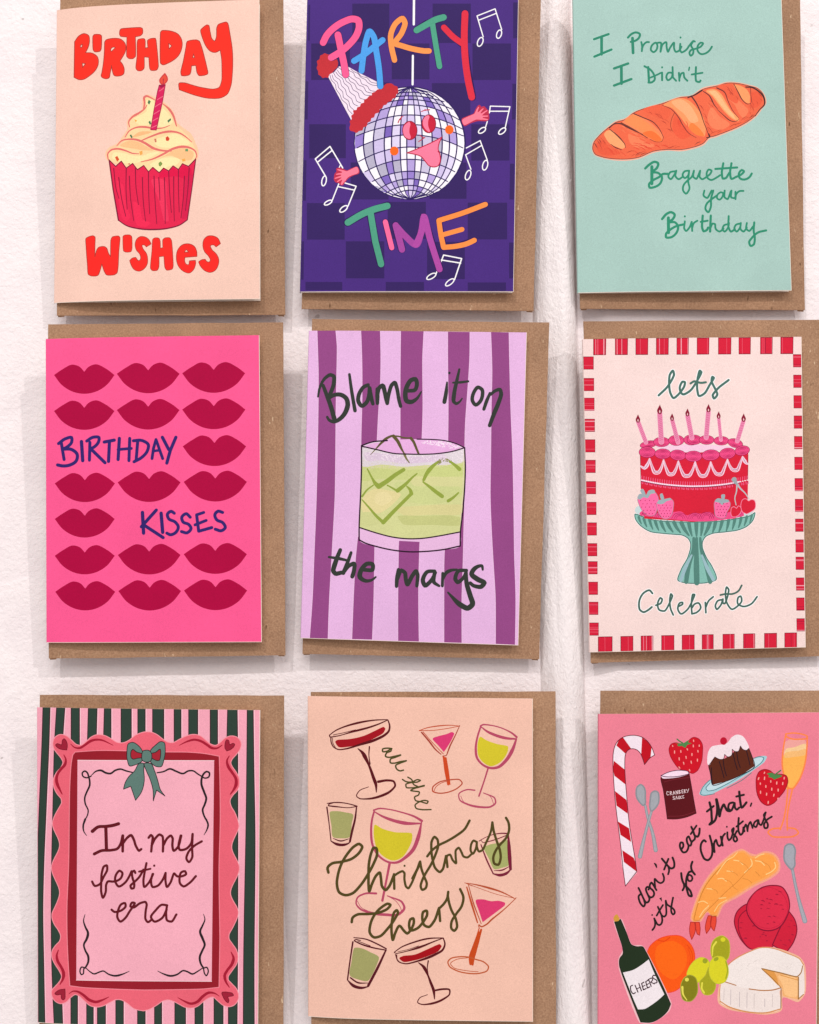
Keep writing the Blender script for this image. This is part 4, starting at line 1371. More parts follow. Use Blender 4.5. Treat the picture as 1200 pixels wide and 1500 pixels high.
L ea6076 1.5 1052.3,942.7 1082.7,942.7
K red_check~35
Q 8c1530 1051.7,997.0 1084.7,997.0 1085.4,1049.0 1052.4,1049.0
Q d8203c 1053.4,999.6 1083.1,999.6 1083.7,1046.4 1054.0,1046.4
L f0a8b4 2 1053.2,1009.4 1083.6,1009.4
L f08ca0 2 1053.3,1012.8 1083.6,1012.8
K red_check~36
Q 8c1530 1052.8,1080.0 1085.8,1080.0 1086.5,1132.0 1053.5,1132.0
Q d8203c 1054.5,1082.6 1084.2,1082.6 1084.8,1129.4 1055.1,1129.4
L b01838 1.5 1054.5,1102.4 1084.8,1102.4
L f0a8b4 3.5 1054.6,1112.4 1084.9,1112.4
L f08ca0 2 1054.8,1125.4 1085.1,1125.4
K red_check~37
Q 8c1530 1053.9,1160.0 1086.9,1160.0 1087.6,1212.0 1054.6,1212.0
Q d8203c 1055.6,1162.6 1085.3,1162.6 1085.9,1209.4 1056.2,1209.4
L e85a70 1.5 1055.8,1207.4 1086.2,1207.4
L b01838 2 1055.7,1196.5 1086.1,1196.5
L b01838 3.5 1055.9,1207.9 1086.2,1207.9
K red_check~38
Q 8c1530 1055.0,1243.0 1088.0,1243.0 1088.7,1295.0 1055.7,1295.0
Q d8203c 1056.7,1245.6 1086.4,1245.6 1087.0,1292.4 1057.3,1292.4
L b01838 3.5 1056.5,1254.7 1086.8,1254.7
L b01838 2 1056.6,1264.9 1087.0,1264.9
L f0a8b4 2 1057.0,1290.7 1087.3,1290.7
K red_check~39
Q 8c1530 262.0,1316.2 320.0,1314.9 320.0,1376.8 262.0,1378.1
Q d8203c 264.9,1319.2 317.1,1318.1 317.1,1373.8 264.9,1375.0
L ea6076 1.5 289.7,1318.1 290.3,1375.0
K red_check~40
Q 8c1530 352.0,1314.3 403.0,1313.2 403.0,1375.0 352.0,1376.1
Q d8203c 354.5,1317.3 400.4,1316.3 400.4,1372.0 354.5,1373.0
L ea6076 1.5 382.7,1316.1 383.2,1373.0
K red_check~41
Q 8c1530 433.0,1312.6 483.0,1311.5 483.0,1373.3 433.0,1374.4
Q d8203c 435.5,1315.6 480.5,1314.7 480.5,1370.2 435.5,1371.2
L f0a8b4 1.5 455.3,1314.6 455.8,1371.4
L b01838 2 464.3,1314.4 464.8,1371.2
L f0a8b4 3.5 478.8,1314.1 479.3,1370.9
L f08ca0 2 444.1,1314.8 444.6,1371.6
K red_check~42
Q 8c1530 515.0,1310.8 567.0,1309.8 567.0,1371.4 515.0,1372.6
Q d8203c 517.6,1313.9 564.4,1312.9 564.4,1368.4 517.6,1369.4
L ea6076 1.5 527.3,1313.1 527.8,1369.8
K red_check~43
Q 8c1530 597.0,1309.1 648.0,1308.1 648.0,1369.6 597.0,1370.8
Q d8203c 599.5,1312.2 645.5,1311.2 645.5,1366.6 599.5,1367.6
L ea6076 1.5 627.7,1310.9 628.2,1367.6
K red_check~44
Q 8c1530 677.0,1307.4 724.0,1306.5 724.0,1368.0 677.0,1369.0
Q d8203c 679.3,1310.5 721.6,1309.6 721.6,1364.9 679.4,1365.9
L e85a70 3.5 704.3,1309.3 704.8,1365.9
L b01838 2 717.0,1309.1 717.5,1365.6
L f0a8b4 2 700.2,1309.4 700.7,1366.0
L e85a70 2 695.0,1309.5 695.5,1366.1
K red_check~45
Q 8c1530 760.0,1305.7 808.0,1304.7 808.0,1366.1 760.0,1367.2
Q d8203c 762.4,1308.7 805.6,1307.8 805.6,1363.1 762.4,1364.0
L e85a70 3.5 790.1,1307.5 790.6,1364.0
L e85a70 2 804.9,1307.2 805.3,1363.7
K red_check~46
Q 8c1530 842.0,1304.0 890.0,1303.0 890.0,1364.3 842.0,1365.4
Q d8203c 844.4,1307.0 887.6,1306.1 887.6,1361.3 844.4,1362.2
L e85a70 2 850.0,1306.3 850.4,1362.7
L f0a8b4 2 884.9,1305.5 885.4,1362.0
L b01838 2 850.1,1306.3 850.6,1362.7
K red_check~47
Q 8c1530 926.0,1302.2 977.0,1301.1 977.0,1362.4 926.0,1363.5
Q d8203c 928.5,1305.2 974.5,1304.3 974.5,1359.4 928.5,1360.4
L ea6076 1.5 943.7,1304.3 944.2,1360.7
K red_check~48
Q 8c1530 1007.0,1300.5 1057.0,1299.5 1057.0,1360.6 1007.0,1361.7
Q d8203c 1009.5,1303.5 1054.5,1302.6 1054.5,1357.6 1009.5,1358.6
L e85a70 1.5 1045.8,1302.1 1046.3,1358.4
L b01838 2 1033.7,1302.4 1034.2,1358.7

@ 920 730 6
K cake_stand
O ffffff 14 60,140 200,185 600,208 1080,150 1115,125 1105,180 1060,235 980,275 860,295 740,310 680,340 655,385 655,430 690,520 740,600 775,715 700,740 600,748 500,742 440,722 470,620 525,520 550,430 550,395 530,355 480,325 420,318 300,308 190,290 100,230 65,180
P c9dede 60,110 75,75 130,65 1110,95 1080,150 600,205 200,180 100,150
F 86c0b4 3d6860 7 60,140 200,185 400,205 600,208 800,200 950,180 1080,150 1115,125 1105,180 1060,235 980,275 860,295 740,310 680,340 655,385 655,430 690,520 740,600 775,715 700,740 600,748 500,742 440,722 470,620 525,520 550,430 550,395 530,355 480,325 420,318 300,308 190,290 100,230 65,180
S 55877c 20:17:8 95,165 104,195 118,225
S 55877c 24:20:10 140,180 150,215 165,250
S 55877c 24:20:10 190,190 201,230 218,270
S 55877c 26:22:10 240,200 252,240 270,280
S 55877c 28:24:11 290,205 306,248 330,292
S 55877c 30:26:12 345,210 365,252 395,295
S 55877c 32:27:13 405,212 427,256 460,300
S 55877c 34:29:14 470,215 496,270 535,325
S 55877c 30:26:12 535,218 546,274 562,330
S 55877c 34:29:14 600,215 601,272 603,330
S 55877c 30:26:12 655,215 650,272 642,328
S 55877c 34:29:14 720,210 701,266 672,322
S 55877c 30:26:12 770,205 760,252 745,298
S 55877c 28:24:11 828,198 817,246 800,295
S 55877c 26:22:10 885,190 877,238 865,285
S 55877c 26:22:10 940,180 931,226 918,272
S 55877c 24:20:10 995,172 986,215 972,258
S 55877c 22:19:9 1045,160 1036,200 1022,240
S 55877c 18:15:7 1088,148 1081,182 1070,215
S 55877c 22:30:40:34 578,350 575,450 530,600 512,735
S 55877c 22:36:46:44 603,350 602,450 602,600 605,742
S 55877c 20:28:36:34 635,350 645,450 690,600 722,735
S 9cc0c8 14:30:26 560,500 500,620 465,722
S 9cc0c8 14:30:26 650,500 700,620 750,715
@ 920 600 8.333
K printed_cake
Q d8203a 150,520! 160,960! 200,1330! 800,1370! 1300,1330! 1460,1240! 1470,560! 1466,520!
L 8a1838 6 150,560 160,960
L 8a1838 6 1466,560 1462,900
P f7cfe4 330,455 500,435 700,425 950,430 1150,440 1320,460 1100,500 800,525 500,500
E 9c1d4e 250 425 107 47 -10
E f04d88 250 425 100 40 -10
S b92a60 3:8:3 170,429 193,412 230,398 273,392 310,395 331,405
S b92a60 3:8:3 330,421 309,437 275,450 235,457 199,457 174,449
S b92a60 3:8:3 191,428 208,415 236,405 267,401 294,403 309,411
S b92a60 3:8:3 309,422 294,434 269,444 239,449 212,449 194,443
S c33068 3:8:3 214,427 224,419 241,413 261,410 277,411 286,416
S c33068 3:8:3 286,423 277,431 261,436 243,440 227,439 216,436
E 9c1d4e 410 395 102 62 0
E f04d88 410 395 95 55 0
S b92a60 3:8:3 335,381 359,363 396,354 437,356 471,368 489,388
S b92a60 3:8:3 485,409 463,426 429,435 391,435 357,426 335,409
S b92a60 3:8:3 355,385 372,371 400,365 430,366 455,375 468,390
S b92a60 3:8:3 465,405 449,418 424,425 396,425 371,418 355,405
S c33068 3:8:3 376,389 387,381 404,376 422,377 438,383 446,392
S c33068 3:8:3 444,401 434,409 419,413 401,413 386,409 376,401
E 9c1d4e 590 375 99 67 0
E f04d88 590 375 92 60 0
S b92a60 3:8:3 517,359 540,340 577,330 616,332 649,346 666,367
S b92a60 3:8:3 663,391 642,409 609,419 571,419 538,409 517,391
S b92a60 3:8:3 536,364 553,349 580,342 610,344 634,353 646,369
S b92a60 3:8:3 644,386 628,400 604,407 576,407 552,400 536,386
S c33068 3:8:3 557,368 568,359 584,355 602,356 617,362 624,371
S c33068 3:8:3 623,382 613,390 598,395 582,395 567,390 557,382
E 9c1d4e 775 370 97 67 0
E f04d88 775 370 90 60 0
S b92a60 3:8:3 704,354 726,335 762,325 801,327 833,341 849,362
S b92a60 3:8:3 846,386 826,404 793,414 757,414 724,404 704,386
S b92a60 3:8:3 723,359 739,344 765,337 794,339 818,348 830,364
S b92a60 3:8:3 827,381 812,395 788,402 762,402 738,395 723,381
S c33068 3:8:3 743,363 753,354 769,350 787,351 801,357 809,366
S c33068 3:8:3 807,377 798,385 783,390 767,390 752,385 743,377
E 9c1d4e 810 368 92 62 0
E f04d88 810 368 85 55 0
S b92a60 3:8:3 743,354 764,336 798,327 834,329 865,341 880,361
S b92a60 3:8:3 877,382 858,399 827,408 793,408 762,399 743,382
S b92a60 3:8:3 760,358 776,344 801,338 828,339 850,348 862,363
S b92a60 3:8:3 860,378 845,391 823,398 797,398 775,391 760,378
S c33068 3:8:3 780,362 789,354 804,349 821,350 835,356 842,365
S c33068 3:8:3 840,374 832,382 818,386 802,386 788,382 780,374
E 9c1d4e 960 370 95 59 0
E f04d88 960 370 88 52 0
S b92a60 3:8:3 891,357 912,340 947,331 985,333 1017,345 1033,363
S b92a60 3:8:3 1029,383 1009,399 978,408 942,408 911,399 891,383
S b92a60 3:8:3 909,360 925,348 951,341 979,343 1002,351 1014,365
S b92a60 3:8:3 1011,380 997,392 973,398 947,398 923,392 909,380
S c33068 3:8:3 929,364 939,356 954,352 971,353 986,359 993,367
S c33068 3:8:3 991,376 982,383 968,387 952,387 938,383 929,376
E 9c1d4e 1140 380 95 57 0
E f04d88 1140 380 88 50 0
S b92a60 3:8:3 1071,367 1092,351 1127,343 1165,344 1197,356 1213,373
S b92a60 3:8:3 1209,393 1189,408 1158,417 1122,417 1091,408 1071,393
S b92a60 3:8:3 1089,370 1105,359 1131,353 1159,354 1182,362 1194,375
S b92a60 3:8:3 1191,390 1177,401 1153,407 1127,407 1103,401 1089,390
S c33068 3:8:3 1109,374 1119,367 1134,363 1151,364 1166,369 1173,377
S c33068 3:8:3 1171,386 1162,393 1148,397 1132,397 1118,393 1109,386
E 9c1d4e 1310 410 97 57 15
E f04d88 1310 410 90 50 15
S b92a60 3:8:3 1245,379 1271,369 1307,371 1344,382 1372,402 1384,423
S b92a60 3:8:3 1375,441 1352,450 1318,450 1283,441 1254,424 1238,404
S b92a60 3:8:3 1262,387 1281,380 1308,381 1335,390 1356,404 1364,420
S b92a60 3:8:3 1358,433 1341,440 1316,440 1290,433 1269,420 1257,406
S c33068 3:8:3 1280,396 1292,392 1309,392 1325,398 1338,406 1343,416
S c33068 3:8:3 1340,424 1329,428 1314,428 1298,424 1285,416 1277,407
E 9c1d4e 235 520 104 69 0
E f04d88 235 520 97 62 0
S b92a60 3:8:3 158,504 183,484 221,474 263,476 297,490 315,512
S b92a60 3:8:3 312,536 290,555 255,565 215,565 180,555 158,536
S b92a60 3:8:3 178,508 196,493 225,486 256,487 281,498 294,514
S b92a60 3:8:3 292,532 275,546 250,554 220,554 195,546 178,532
S c33068 3:8:3 200,513 211,504 229,499 248,500 263,506 271,516
S c33068 3:8:3 270,527 260,536 244,541 226,541 210,536 200,527
E 9c1d4e 425 540 102 65 0
E f04d88 425 540 95 58 0
S b92a60 3:8:3 350,525 374,506 411,497 452,499 486,512 504,532
S b92a60 3:8:3 500,555 478,573 444,583 406,583 372,573 350,555
S b92a60 3:8:3 370,529 387,515 415,508 445,510 470,519 483,534
S b92a60 3:8:3 480,551 464,564 439,571 411,571 386,564 370,551
S c33068 3:8:3 391,533 402,525 419,520 437,521 453,527 461,537
S c33068 3:8:3 459,547 449,555 434,559 416,559 401,555 391,547
E 9c1d4e 610 555 102 67 5
E f04d88 610 555 95 60 5
S b92a60 3:8:3 537,533 562,516 600,509 641,515 673,531 689,554
S b92a60 3:8:3 683,577 660,593 625,601 587,597 554,584 534,564
S b92a60 3:8:3 556,539 575,526 603,521 633,525 657,537 668,554
S b92a60 3:8:3 664,571 647,583 621,589 593,586 569,576 554,562
S c33068 3:8:3 577,545 588,537 606,534 624,537 639,544 646,555
S c33068 3:8:3 643,565 633,572 617,576 600,574 585,568 576,559
E 9c1d4e 800 570 107 69 0
E f04d88 800 570 100 62 0
S b92a60 3:8:3 721,554 746,534 785,524 829,526 864,540 883,562
S b92a60 3:8:3 879,586 856,605 820,615 780,615 744,605 721,586
S b92a60 3:8:3 742,558 760,543 789,536 821,537 847,548 861,564
S b92a60 3:8:3 858,582 841,596 815,604 785,604 759,596 742,582
S c33068 3:8:3 764,563 776,554 793,549 813,550 829,556 837,566
S c33068 3:8:3 836,577 825,586 809,591 791,591 775,586 764,577
E 9c1d4e 1010 555 112 69 -4
E f04d88 1010 555 105 62 -4
S b92a60 3:8:3 926,545 951,523 992,510 1037,509 1075,520 1096,541
S b92a60 3:8:3 1094,565 1071,586 1034,599 992,602 954,594 928,577
S b92a60 3:8:3 948,547 966,531 996,522 1030,521 1058,529 1074,545
S b92a60 3:8:3 1072,563 1055,578 1028,587 997,590 968,584 950,571
S c33068 3:8:3 972,550 983,541 1002,535 1022,534 1040,539 1049,549
S c33068 3:8:3 1048,560 1038,569 1021,575 1002,576 984,573 973,565
E 9c1d4e 1215 535 102 69 -8
E f04d88 1215 535 95 62 -8
S b92a60 3:8:3 1139,530 1159,507 1195,491 1236,488 1271,497 1292,516
S b92a60 3:8:3 1291,540 1273,562 1240,577 1202,583 1167,577 1143,561
S b92a60 3:8:3 1159,531 1174,514 1200,503 1230,500 1257,507 1272,521
S b92a60 3:8:3 1271,539 1258,555 1234,566 1206,570 1180,566 1162,554
S c33068 3:8:3 1180,533 1190,522 1206,515 1224,514 1240,518 1250,526
S c33068 3:8:3 1250,537 1241,547 1227,554 1209,557 1193,554 1182,547
E 9c1d4e 1395 500 95 62 -10
E f04d88 1395 500 88 55 -10
S b92a60 3:8:3 1324,498 1343,477 1375,462 1413,457 1446,464 1465,480
S b92a60 3:8:3 1466,502 1449,522 1420,537 1384,543 1352,539 1329,526
S b92a60 3:8:3 1343,499 1356,483 1380,472 1408,468 1433,473 1447,485
S b92a60 3:8:3 1447,501 1435,516 1413,527 1387,532 1363,529 1346,519
S c33068 3:8:3 1363,499 1371,490 1386,483 1403,481 1418,484 1427,491
S c33068 3:8:3 1427,501 1419,510 1406,517 1390,519 1375,518 1365,512
S f6d4e6 16:42:16 155,690 200,715 240,670 265,600
S 8a5a80 1:6:1 155,690 200,715 240,670 265,600
S f6d4e6 16:42:16 265,600 294,699 328,767 372,767 406,714 435,615
S d8203a 0.5:7:0.5 268,610 296,709 329,777 371,777 404,724 432,625
S 8a5a80 0.5:6:0.5 270,593 297,692 329,760 371,760 403,707 430,608
S f6d4e6 16:42:16 435,615 466,717 502,787 548,787 584,732 615,630
S d8203a 0.5:7:0.5 438,625 467,727 502,797 548,797 583,742 612,640
S 8a5a80 0.5:6:0.5 440,608 469,710 503,780 547,780 581,725 610,623
S f6d4e6 16:42:16 615,630 650,738 691,807 744,807 785,748 820,640
S d8203a 0.5:7:0.5 618,640 652,748 692,817 743,817 783,758 817,650
S 8a5a80 0.5:6:0.5 621,623 654,732 692,800 743,800 781,742 814,633
S f6d4e6 16:42:16 820,640 852,748 890,807 940,807 978,748 1010,640
S d8203a 0.5:7:0.5 823,650 854,758 891,817 939,817 976,758 1007,650
S 8a5a80 0.5:6:0.5 826,633 856,742 892,800 938,800 974,742 1004,633
S f6d4e6 16:42:16 1010,640 1045,736 1086,787 1139,787 1180,706 1215,610
S d8203a 0.5:7:0.5 1013,650 1047,746 1087,797 1138,797 1178,716 1212,620
S 8a5a80 0.5:6:0.5 1016,633 1049,729 1087,780 1138,780 1176,699 1209,603
S f6d4e6 16:42:16 1215,610 1246,694 1283,737 1332,737 1369,659 1400,575
S d8203a 0.5:7:0.5 1218,620 1248,704 1284,747 1331,747 1367,669 1397,585
S 8a5a80 0.5:6:0.5 1221,603 1250,687 1285,730 1330,730 1365,652 1394,568
S f6d4e6 16:42:16 1400,575 1420,620 1445,655 1466,665
S 8a5a80 1:6:1 1400,575 1420,620 1445,655 1466,665
L ee6690 7 165,853 168,809
L ee6690 7 179,869 183,903
S ee6690 5 165,889 173,905 183,903
L ee6690 7 193,859 196,815
L ee6690 7 207,875 211,909
L ee6690 7 221,865 224,821
L ee6690 7 235,881 239,915
S ee6690 5 221,901 229,917 239,915
L ee6690 7 249,871 252,827
L ee6690 7 263,887 267,921
L ee6690 7 277,877 280,833
L ee6690 7 291,893 295,927
S ee6690 5 277,913 285,929 295,927
L ee6690 7 305,882 308,838
L ee6690 7 319,898 323,932
L ee6690 7 333,887 336,843
L ee6690 7 347,903 351,937
S ee6690 5 333,923 341,939 351,937
L ee6690 7 361,891 364,847
L ee6690 7 375,907 379,941
L ee6690 7 389,896 392,852
L ee6690 7 403,912 407,946
S ee6690 5 389,932 397,948 407,946
L ee6690 7 417,900 420,856
L ee6690 7 431,916 435,950
L ee6690 7 445,903 448,859
L ee6690 7 459,919 463,953
S ee6690 5 445,939 453,955 463,953
L ee6690 7 473,907 476,863
L ee6690 7 487,923 491,957
L ee6690 7 501,910 504,866
L ee6690 7 515,926 519,960
S ee6690 5 501,946 509,962 519,960
L ee6690 7 529,913 532,869
L ee6690 7 543,929 547,963
L ee6690 7 557,916 560,872
L ee6690 7 571,932 575,966
S ee6690 5 557,952 565,968 575,966
L ee6690 7 585,918 588,874
L ee6690 7 599,934 603,968
L ee6690 7 613,920 616,876
L ee6690 7 627,936 631,970
S ee6690 5 613,956 621,972 631,970
L ee6690 7 641,922 644,878
L ee6690 7 655,938 659,972
L ee6690 7 669,923 672,879
L ee6690 7 683,939 687,973
S ee6690 5 669,959 677,975 687,973
L ee6690 7 697,925 700,881
L ee6690 7 711,941 715,975
L ee6690 7 725,926 728,882
L ee6690 7 739,942 743,976
S ee6690 5 725,962 733,978 743,976
L ee6690 7 753,926 756,882
L ee6690 7 767,942 771,976
L ee6690 7 781,927 784,883
L ee6690 7 795,943 799,977
S ee6690 5 781,963 789,979 799,977
L ee6690 7 809,927 812,883
L ee6690 7 823,943 827,977
L ee6690 7 837,927 840,883
L ee6690 7 851,943 855,977
S ee6690 5 837,963 845,979 855,977
L ee6690 7 865,926 868,882
L ee6690 7 879,942 883,976
L ee6690 7 893,926 896,882
L ee6690 7 907,942 911,976
S ee6690 5 893,962 901,978 911,976
L ee6690 7 921,925 924,881
L ee6690 7 935,941 939,975
L ee6690 7 949,924 952,880
L ee6690 7 963,940 967,974
S ee6690 5 949,960 957,976 967,974
L ee6690 7 977,922 980,878
L ee6690 7 991,938 995,972
L ee6690 7 1005,920 1008,876
L ee6690 7 1019,936 1023,970
S ee6690 5 1005,956 1013,972 1023,970
L ee6690 7 1033,918 1036,874
L ee6690 7 1047,934 1051,968
L ee6690 7 1061,916 1064,872
L ee6690 7 1075,932 1079,966
S ee6690 5 1061,952 1069,968 1079,966
L ee6690 7 1089,913 1092,869
L ee6690 7 1103,929 1107,963
L ee6690 7 1117,910 1120,866
L ee6690 7 1131,926 1135,960
S ee6690 5 1117,946 1125,962 1135,960
L ee6690 7 1145,907 1148,863
L ee6690 7 1159,923 1163,957
L ee6690 7 1173,904 1176,860
L ee6690 7 1187,920 1191,954
S ee6690 5 1173,940 1181,956 1191,954
L ee6690 7 1201,900 1204,856
L ee6690 7 1215,916 1219,950
L ee6690 7 1229,896 1232,852
L ee6690 7 1243,912 1247,946
S ee6690 5 1229,932 1237,948 1247,946
L ee6690 7 1257,892 1260,848
L ee6690 7 1271,908 1275,942
L ee6690 7 1341,877 1344,833
L ee6690 7 1355,893 1359,927
S ee6690 5 1341,913 1349,929 1359,927
L ee6690 7 1369,872 1372,828
L ee6690 7 1383,888 1387,922
L ee6690 7 1397,866 1400,822
L ee6690 7 1411,882 1415,916
S ee6690 5 1397,902 1405,918 1415,916
L ee6690 7 1425,860 1428,816
L ee6690 7 1439,876 1443,910
L ee6690 7 1453,854 1456,810
L ee6690 7 1467,870 1471,904
S ee6690 5 1453,890 1461,906 1471,904
S 7a1840 12 165,873 265,894 365,912 465,926 565,936 665,943 765,947 865,946 965,943 1065,935 1165,925 1265,910 1365,892
S f3bcd6 17 165,861 265,882 365,900 465,914 565,924 665,931 765,935 865,934 965,931 1065,923 1165,913 1265,898 1365,880
L ffffff 9 165,861 174,863
L ffffff 9 193,867 202,869
L ffffff 9 221,873 230,875
L ffffff 9 249,879 258,881
L ffffff 9 277,885 286,886
L ffffff 9 305,890 314,891
L ffffff 9 333,895 342,896
L ffffff 9 361,899 370,901
L ffffff 9 389,904 398,905
L ffffff 9 417,908 426,909
L ffffff 9 445,911 454,913
L ffffff 9 473,915 482,916
L ffffff 9 501,918 510,919
L ffffff 9 529,921 538,922
L ffffff 9 557,924 566,924
L ffffff 9 585,926 594,927
L ffffff 9 613,928 622,929
L ffffff 9 641,930 650,930
L ffffff 9 669,931 678,932
L ffffff 9 697,933 706,933
L ffffff 9 725,934 734,934
L ffffff 9 753,934 762,935
L ffffff 9 781,935 790,935
L ffffff 9 809,935 818,935
L ffffff 9 837,935 846,935
L ffffff 9 865,934 874,934
L ffffff 9 893,934 902,933
L ffffff 9 921,933 930,932
L ffffff 9 949,932 958,931
L ffffff 9 977,930 986,930
L ffffff 9 1005,928 1014,928
L ffffff 9 1033,926 1042,925
L ffffff 9 1061,924 1070,923
L ffffff 9 1089,921 1098,920
L ffffff 9 1117,918 1126,917
L ffffff 9 1145,915 1154,914
L ffffff 9 1173,912 1182,910
L ffffff 9 1201,908 1210,907
L ffffff 9 1229,904 1238,902
L ffffff 9 1257,900 1266,898
L ffffff 9 1285,895 1294,893
L ffffff 9 1313,890 1322,888
L ffffff 9 1341,885 1350,883
L ffffff 9 1369,880 1378,878
L ffffff 9 1397,874 1406,872
L ffffff 9 1425,868 1434,866
L ffffff 9 1453,862 1462,860
P f04d88 140,1270 180,1230 260,1250 330,1260 450,1260 560,1250 650,1245 720,1290 800,1260 900,1270 1000,1250 1060,1290 1200,1260 1300,1240 1400,1250 1420,1290 1200,1340 900,1365 600,1345 300,1310 150,1290
S a82258 3:7:3 160,1310 188,1247 230,1232 272,1247 300,1310
S a82258 3:7:3 181,1310 201,1260 230,1250 259,1260 279,1310
S a82258 3:7:3 198,1310 211,1272 230,1265 249,1272 262,1310
S a82258 3:7:3 320,1330 352,1267 400,1252 448,1267 480,1330
S a82258 3:7:3 344,1330 366,1280 400,1270 434,1280 456,1330
S a82258 3:7:3 364,1330 378,1292 400,1285 422,1292 436,1330
S a82258 3:7:3 530,1340 570,1277 630,1262 690,1277 730,1340
S a82258 3:7:3 560,1340 588,1290 630,1280 672,1290 700,1340
S a82258 3:7:3 585,1340 603,1302 630,1295 657,1302 675,1340
S a82258 3:7:3 730,1340 766,1277 820,1262 874,1277 910,1340
S a82258 3:7:3 757,1340 782,1290 820,1280 858,1290 883,1340
S a82258 3:7:3 780,1340 796,1302 820,1295 844,1302 860,1340
S a82258 3:7:3 870,1330 906,1267 960,1252 1014,1267 1050,1330
S a82258 3:7:3 897,1330 922,1280 960,1270 998,1280 1023,1330
S a82258 3:7:3 920,1330 936,1292 960,1285 984,1292 1000,1330
S a82258 3:7:3 990,1330 1026,1267 1080,1252 1134,1267 1170,1330
S a82258 3:7:3 1017,1330 1042,1280 1080,1270 1118,1280 1143,1330
S a82258 3:7:3 1040,1330 1056,1292 1080,1285 1104,1292 1120,1330
S a82258 3:7:3 1260,1300 1288,1237 1330,1222 1372,1237 1400,1300
S a82258 3:7:3 1281,1300 1301,1250 1330,1240 1359,1250 1379,1300
S a82258 3:7:3 1298,1300 1311,1262 1330,1255 1349,1262 1362,1300
K printed_strawberry~1
F ff6fa8 7a8a94 5 120,1090 150,1045 230,1060 260,1000 310,990 350,1030 375,1090 360,1200 330,1280 270,1300 180,1240 135,1160
P 9fb0b6 115,1080 140,1030 220,1040 250,990 320,980 330,1020 280,1030 240,1080 190,1070 140,1100
P 9fb0b6 150,985 180,965 215,1040 190,1050
E a8205a 156 1110 5 9 20
E a8205a 210 1110 5 9 20
E a8205a 264 1110 5 9 20
E a8205a 317 1110 5 9 20
E a8205a 183 1150 5 9 20
E a8205a 233 1150 5 9 20
E a8205a 282 1150 5 9 20
E a8205a 332 1150 5 9 20
E a8205a 169 1190 5 9 20
E a8205a 215 1190 5 9 20
E a8205a 261 1190 5 9 20
E a8205a 308 1190 5 9 20
E a8205a 192 1230 5 9 20
E a8205a 235 1230 5 9 20
E a8205a 277 1230 5 9 20
E a8205a 320 1230 5 9 20
E a8205a 182 1270 5 9 20
E a8205a 220 1270 5 9 20
E a8205a 259 1270 5 9 20
E a8205a 298 1270 5 9 20
K printed_strawberry~2
F ff6fa8 7a8a94 5 350,1150 380,1110 460,1100 520,1085 555,1120 555,1200 530,1290 490,1330 430,1330 380,1270 355,1200
P 9fb0b6 355,1145 370,1110 430,1095 520,1080 530,1100 470,1120 430,1150 390,1155
P 9fb0b6 390,1035 415,1020 440,1090 410,1100
E a8205a 378 1167 5 9 20
E a8205a 424 1167 5 9 20
E a8205a 468 1167 5 9 20
E a8205a 514 1167 5 9 20
E a8205a 401 1201 5 9 20
E a8205a 442 1201 5 9 20
E a8205a 484 1201 5 9 20
E a8205a 526 1201 5 9 20
E a8205a 389 1235 5 9 20
E a8205a 428 1235 5 9 20
E a8205a 467 1235 5 9 20
E a8205a 505 1235 5 9 20
E a8205a 409 1269 5 9 20
E a8205a 444 1269 5 9 20
E a8205a 480 1269 5 9 20
E a8205a 515 1269 5 9 20
E a8205a 400 1303 5 9 20
E a8205a 432 1303 5 9 20
E a8205a 465 1303 5 9 20
E a8205a 497 1303 5 9 20
@ 1010 600 8.336
K printed_strawberry~3
F ff6fa8 7a8a94 5 305,1130 330,1095 380,1100 440,1095 480,1110 500,1140 495,1190 460,1250 435,1320 370,1325 320,1300 305,1220
P 9fb0b6 310,1120 340,1085 400,1090 480,1105 480,1130 430,1140 400,1165 370,1140
P 9fb0b6 390,1040 432,1035 425,1095 400,1100
E a8205a 328 1148 5 9 20
E a8205a 372 1148 5 9 20
E a8205a 416 1148 5 9 20
E a8205a 459 1148 5 9 20
E a8205a 350 1184 5 9 20
E a8205a 390 1184 5 9 20
E a8205a 431 1184 5 9 20
E a8205a 472 1184 5 9 20
E a8205a 339 1220 5 9 20
E a8205a 376 1220 5 9 20
E a8205a 414 1220 5 9 20
E a8205a 451 1220 5 9 20
E a8205a 358 1256 5 9 20
E a8205a 392 1256 5 9 20
E a8205a 427 1256 5 9 20
E a8205a 461 1256 5 9 20
E a8205a 349 1292 5 9 20
E a8205a 380 1292 5 9 20
E a8205a 412 1292 5 9 20
E a8205a 443 1292 5 9 20
K printed_cherries
S b9c0c4 16:10 580,900 575,1000 555,1080 570,1165
S b9c0c4 24:16:8 560,870 620,960 680,1020 730,1095
P 9fa9ae 515,850 535,825 570,830 580,880 590,930 560,910 520,870
F d8203a f58aa8 7 507,1240 515,1200 545,1185 575,1205 600,1175 625,1190 635,1230 600,1290 560,1312! 520,1305 508,1280
F d8203a f58aa8 7 632,1140 650,1100 690,1088 725,1115 750,1100 790,1105 808,1150 800,1210 740,1255 700,1275! 650,1250 630,1200

@ 920 600 8.333
K printed_candle~1
L f8c0d4 50 220,400 125,150
L ec8db2 44 220,400 125,150
L d45a8c 5 196,390 225,362
L d45a8c 5 189,369 217,341
L d45a8c 5 181,349 210,321
L d45a8c 5 173,328 202,300
L d45a8c 5 165,307 194,279
L d45a8c 5 157,287 186,259
L d45a8c 5 149,266 178,238
L d45a8c 5 142,246 170,218
L d45a8c 5 134,225 163,197
L d45a8c 5 126,205 155,177
L d45a8c 5 118,184 147,156
P 8a1432 124,57! 136,88 150,123 134,157 110,157 94,123 108,88
P f6c8cc 122,113 130,133 124,149 115,135
K printed_candle~2
L f8c0d4 60 408,395 388,45
L ec8db2 54 408,395 388,45
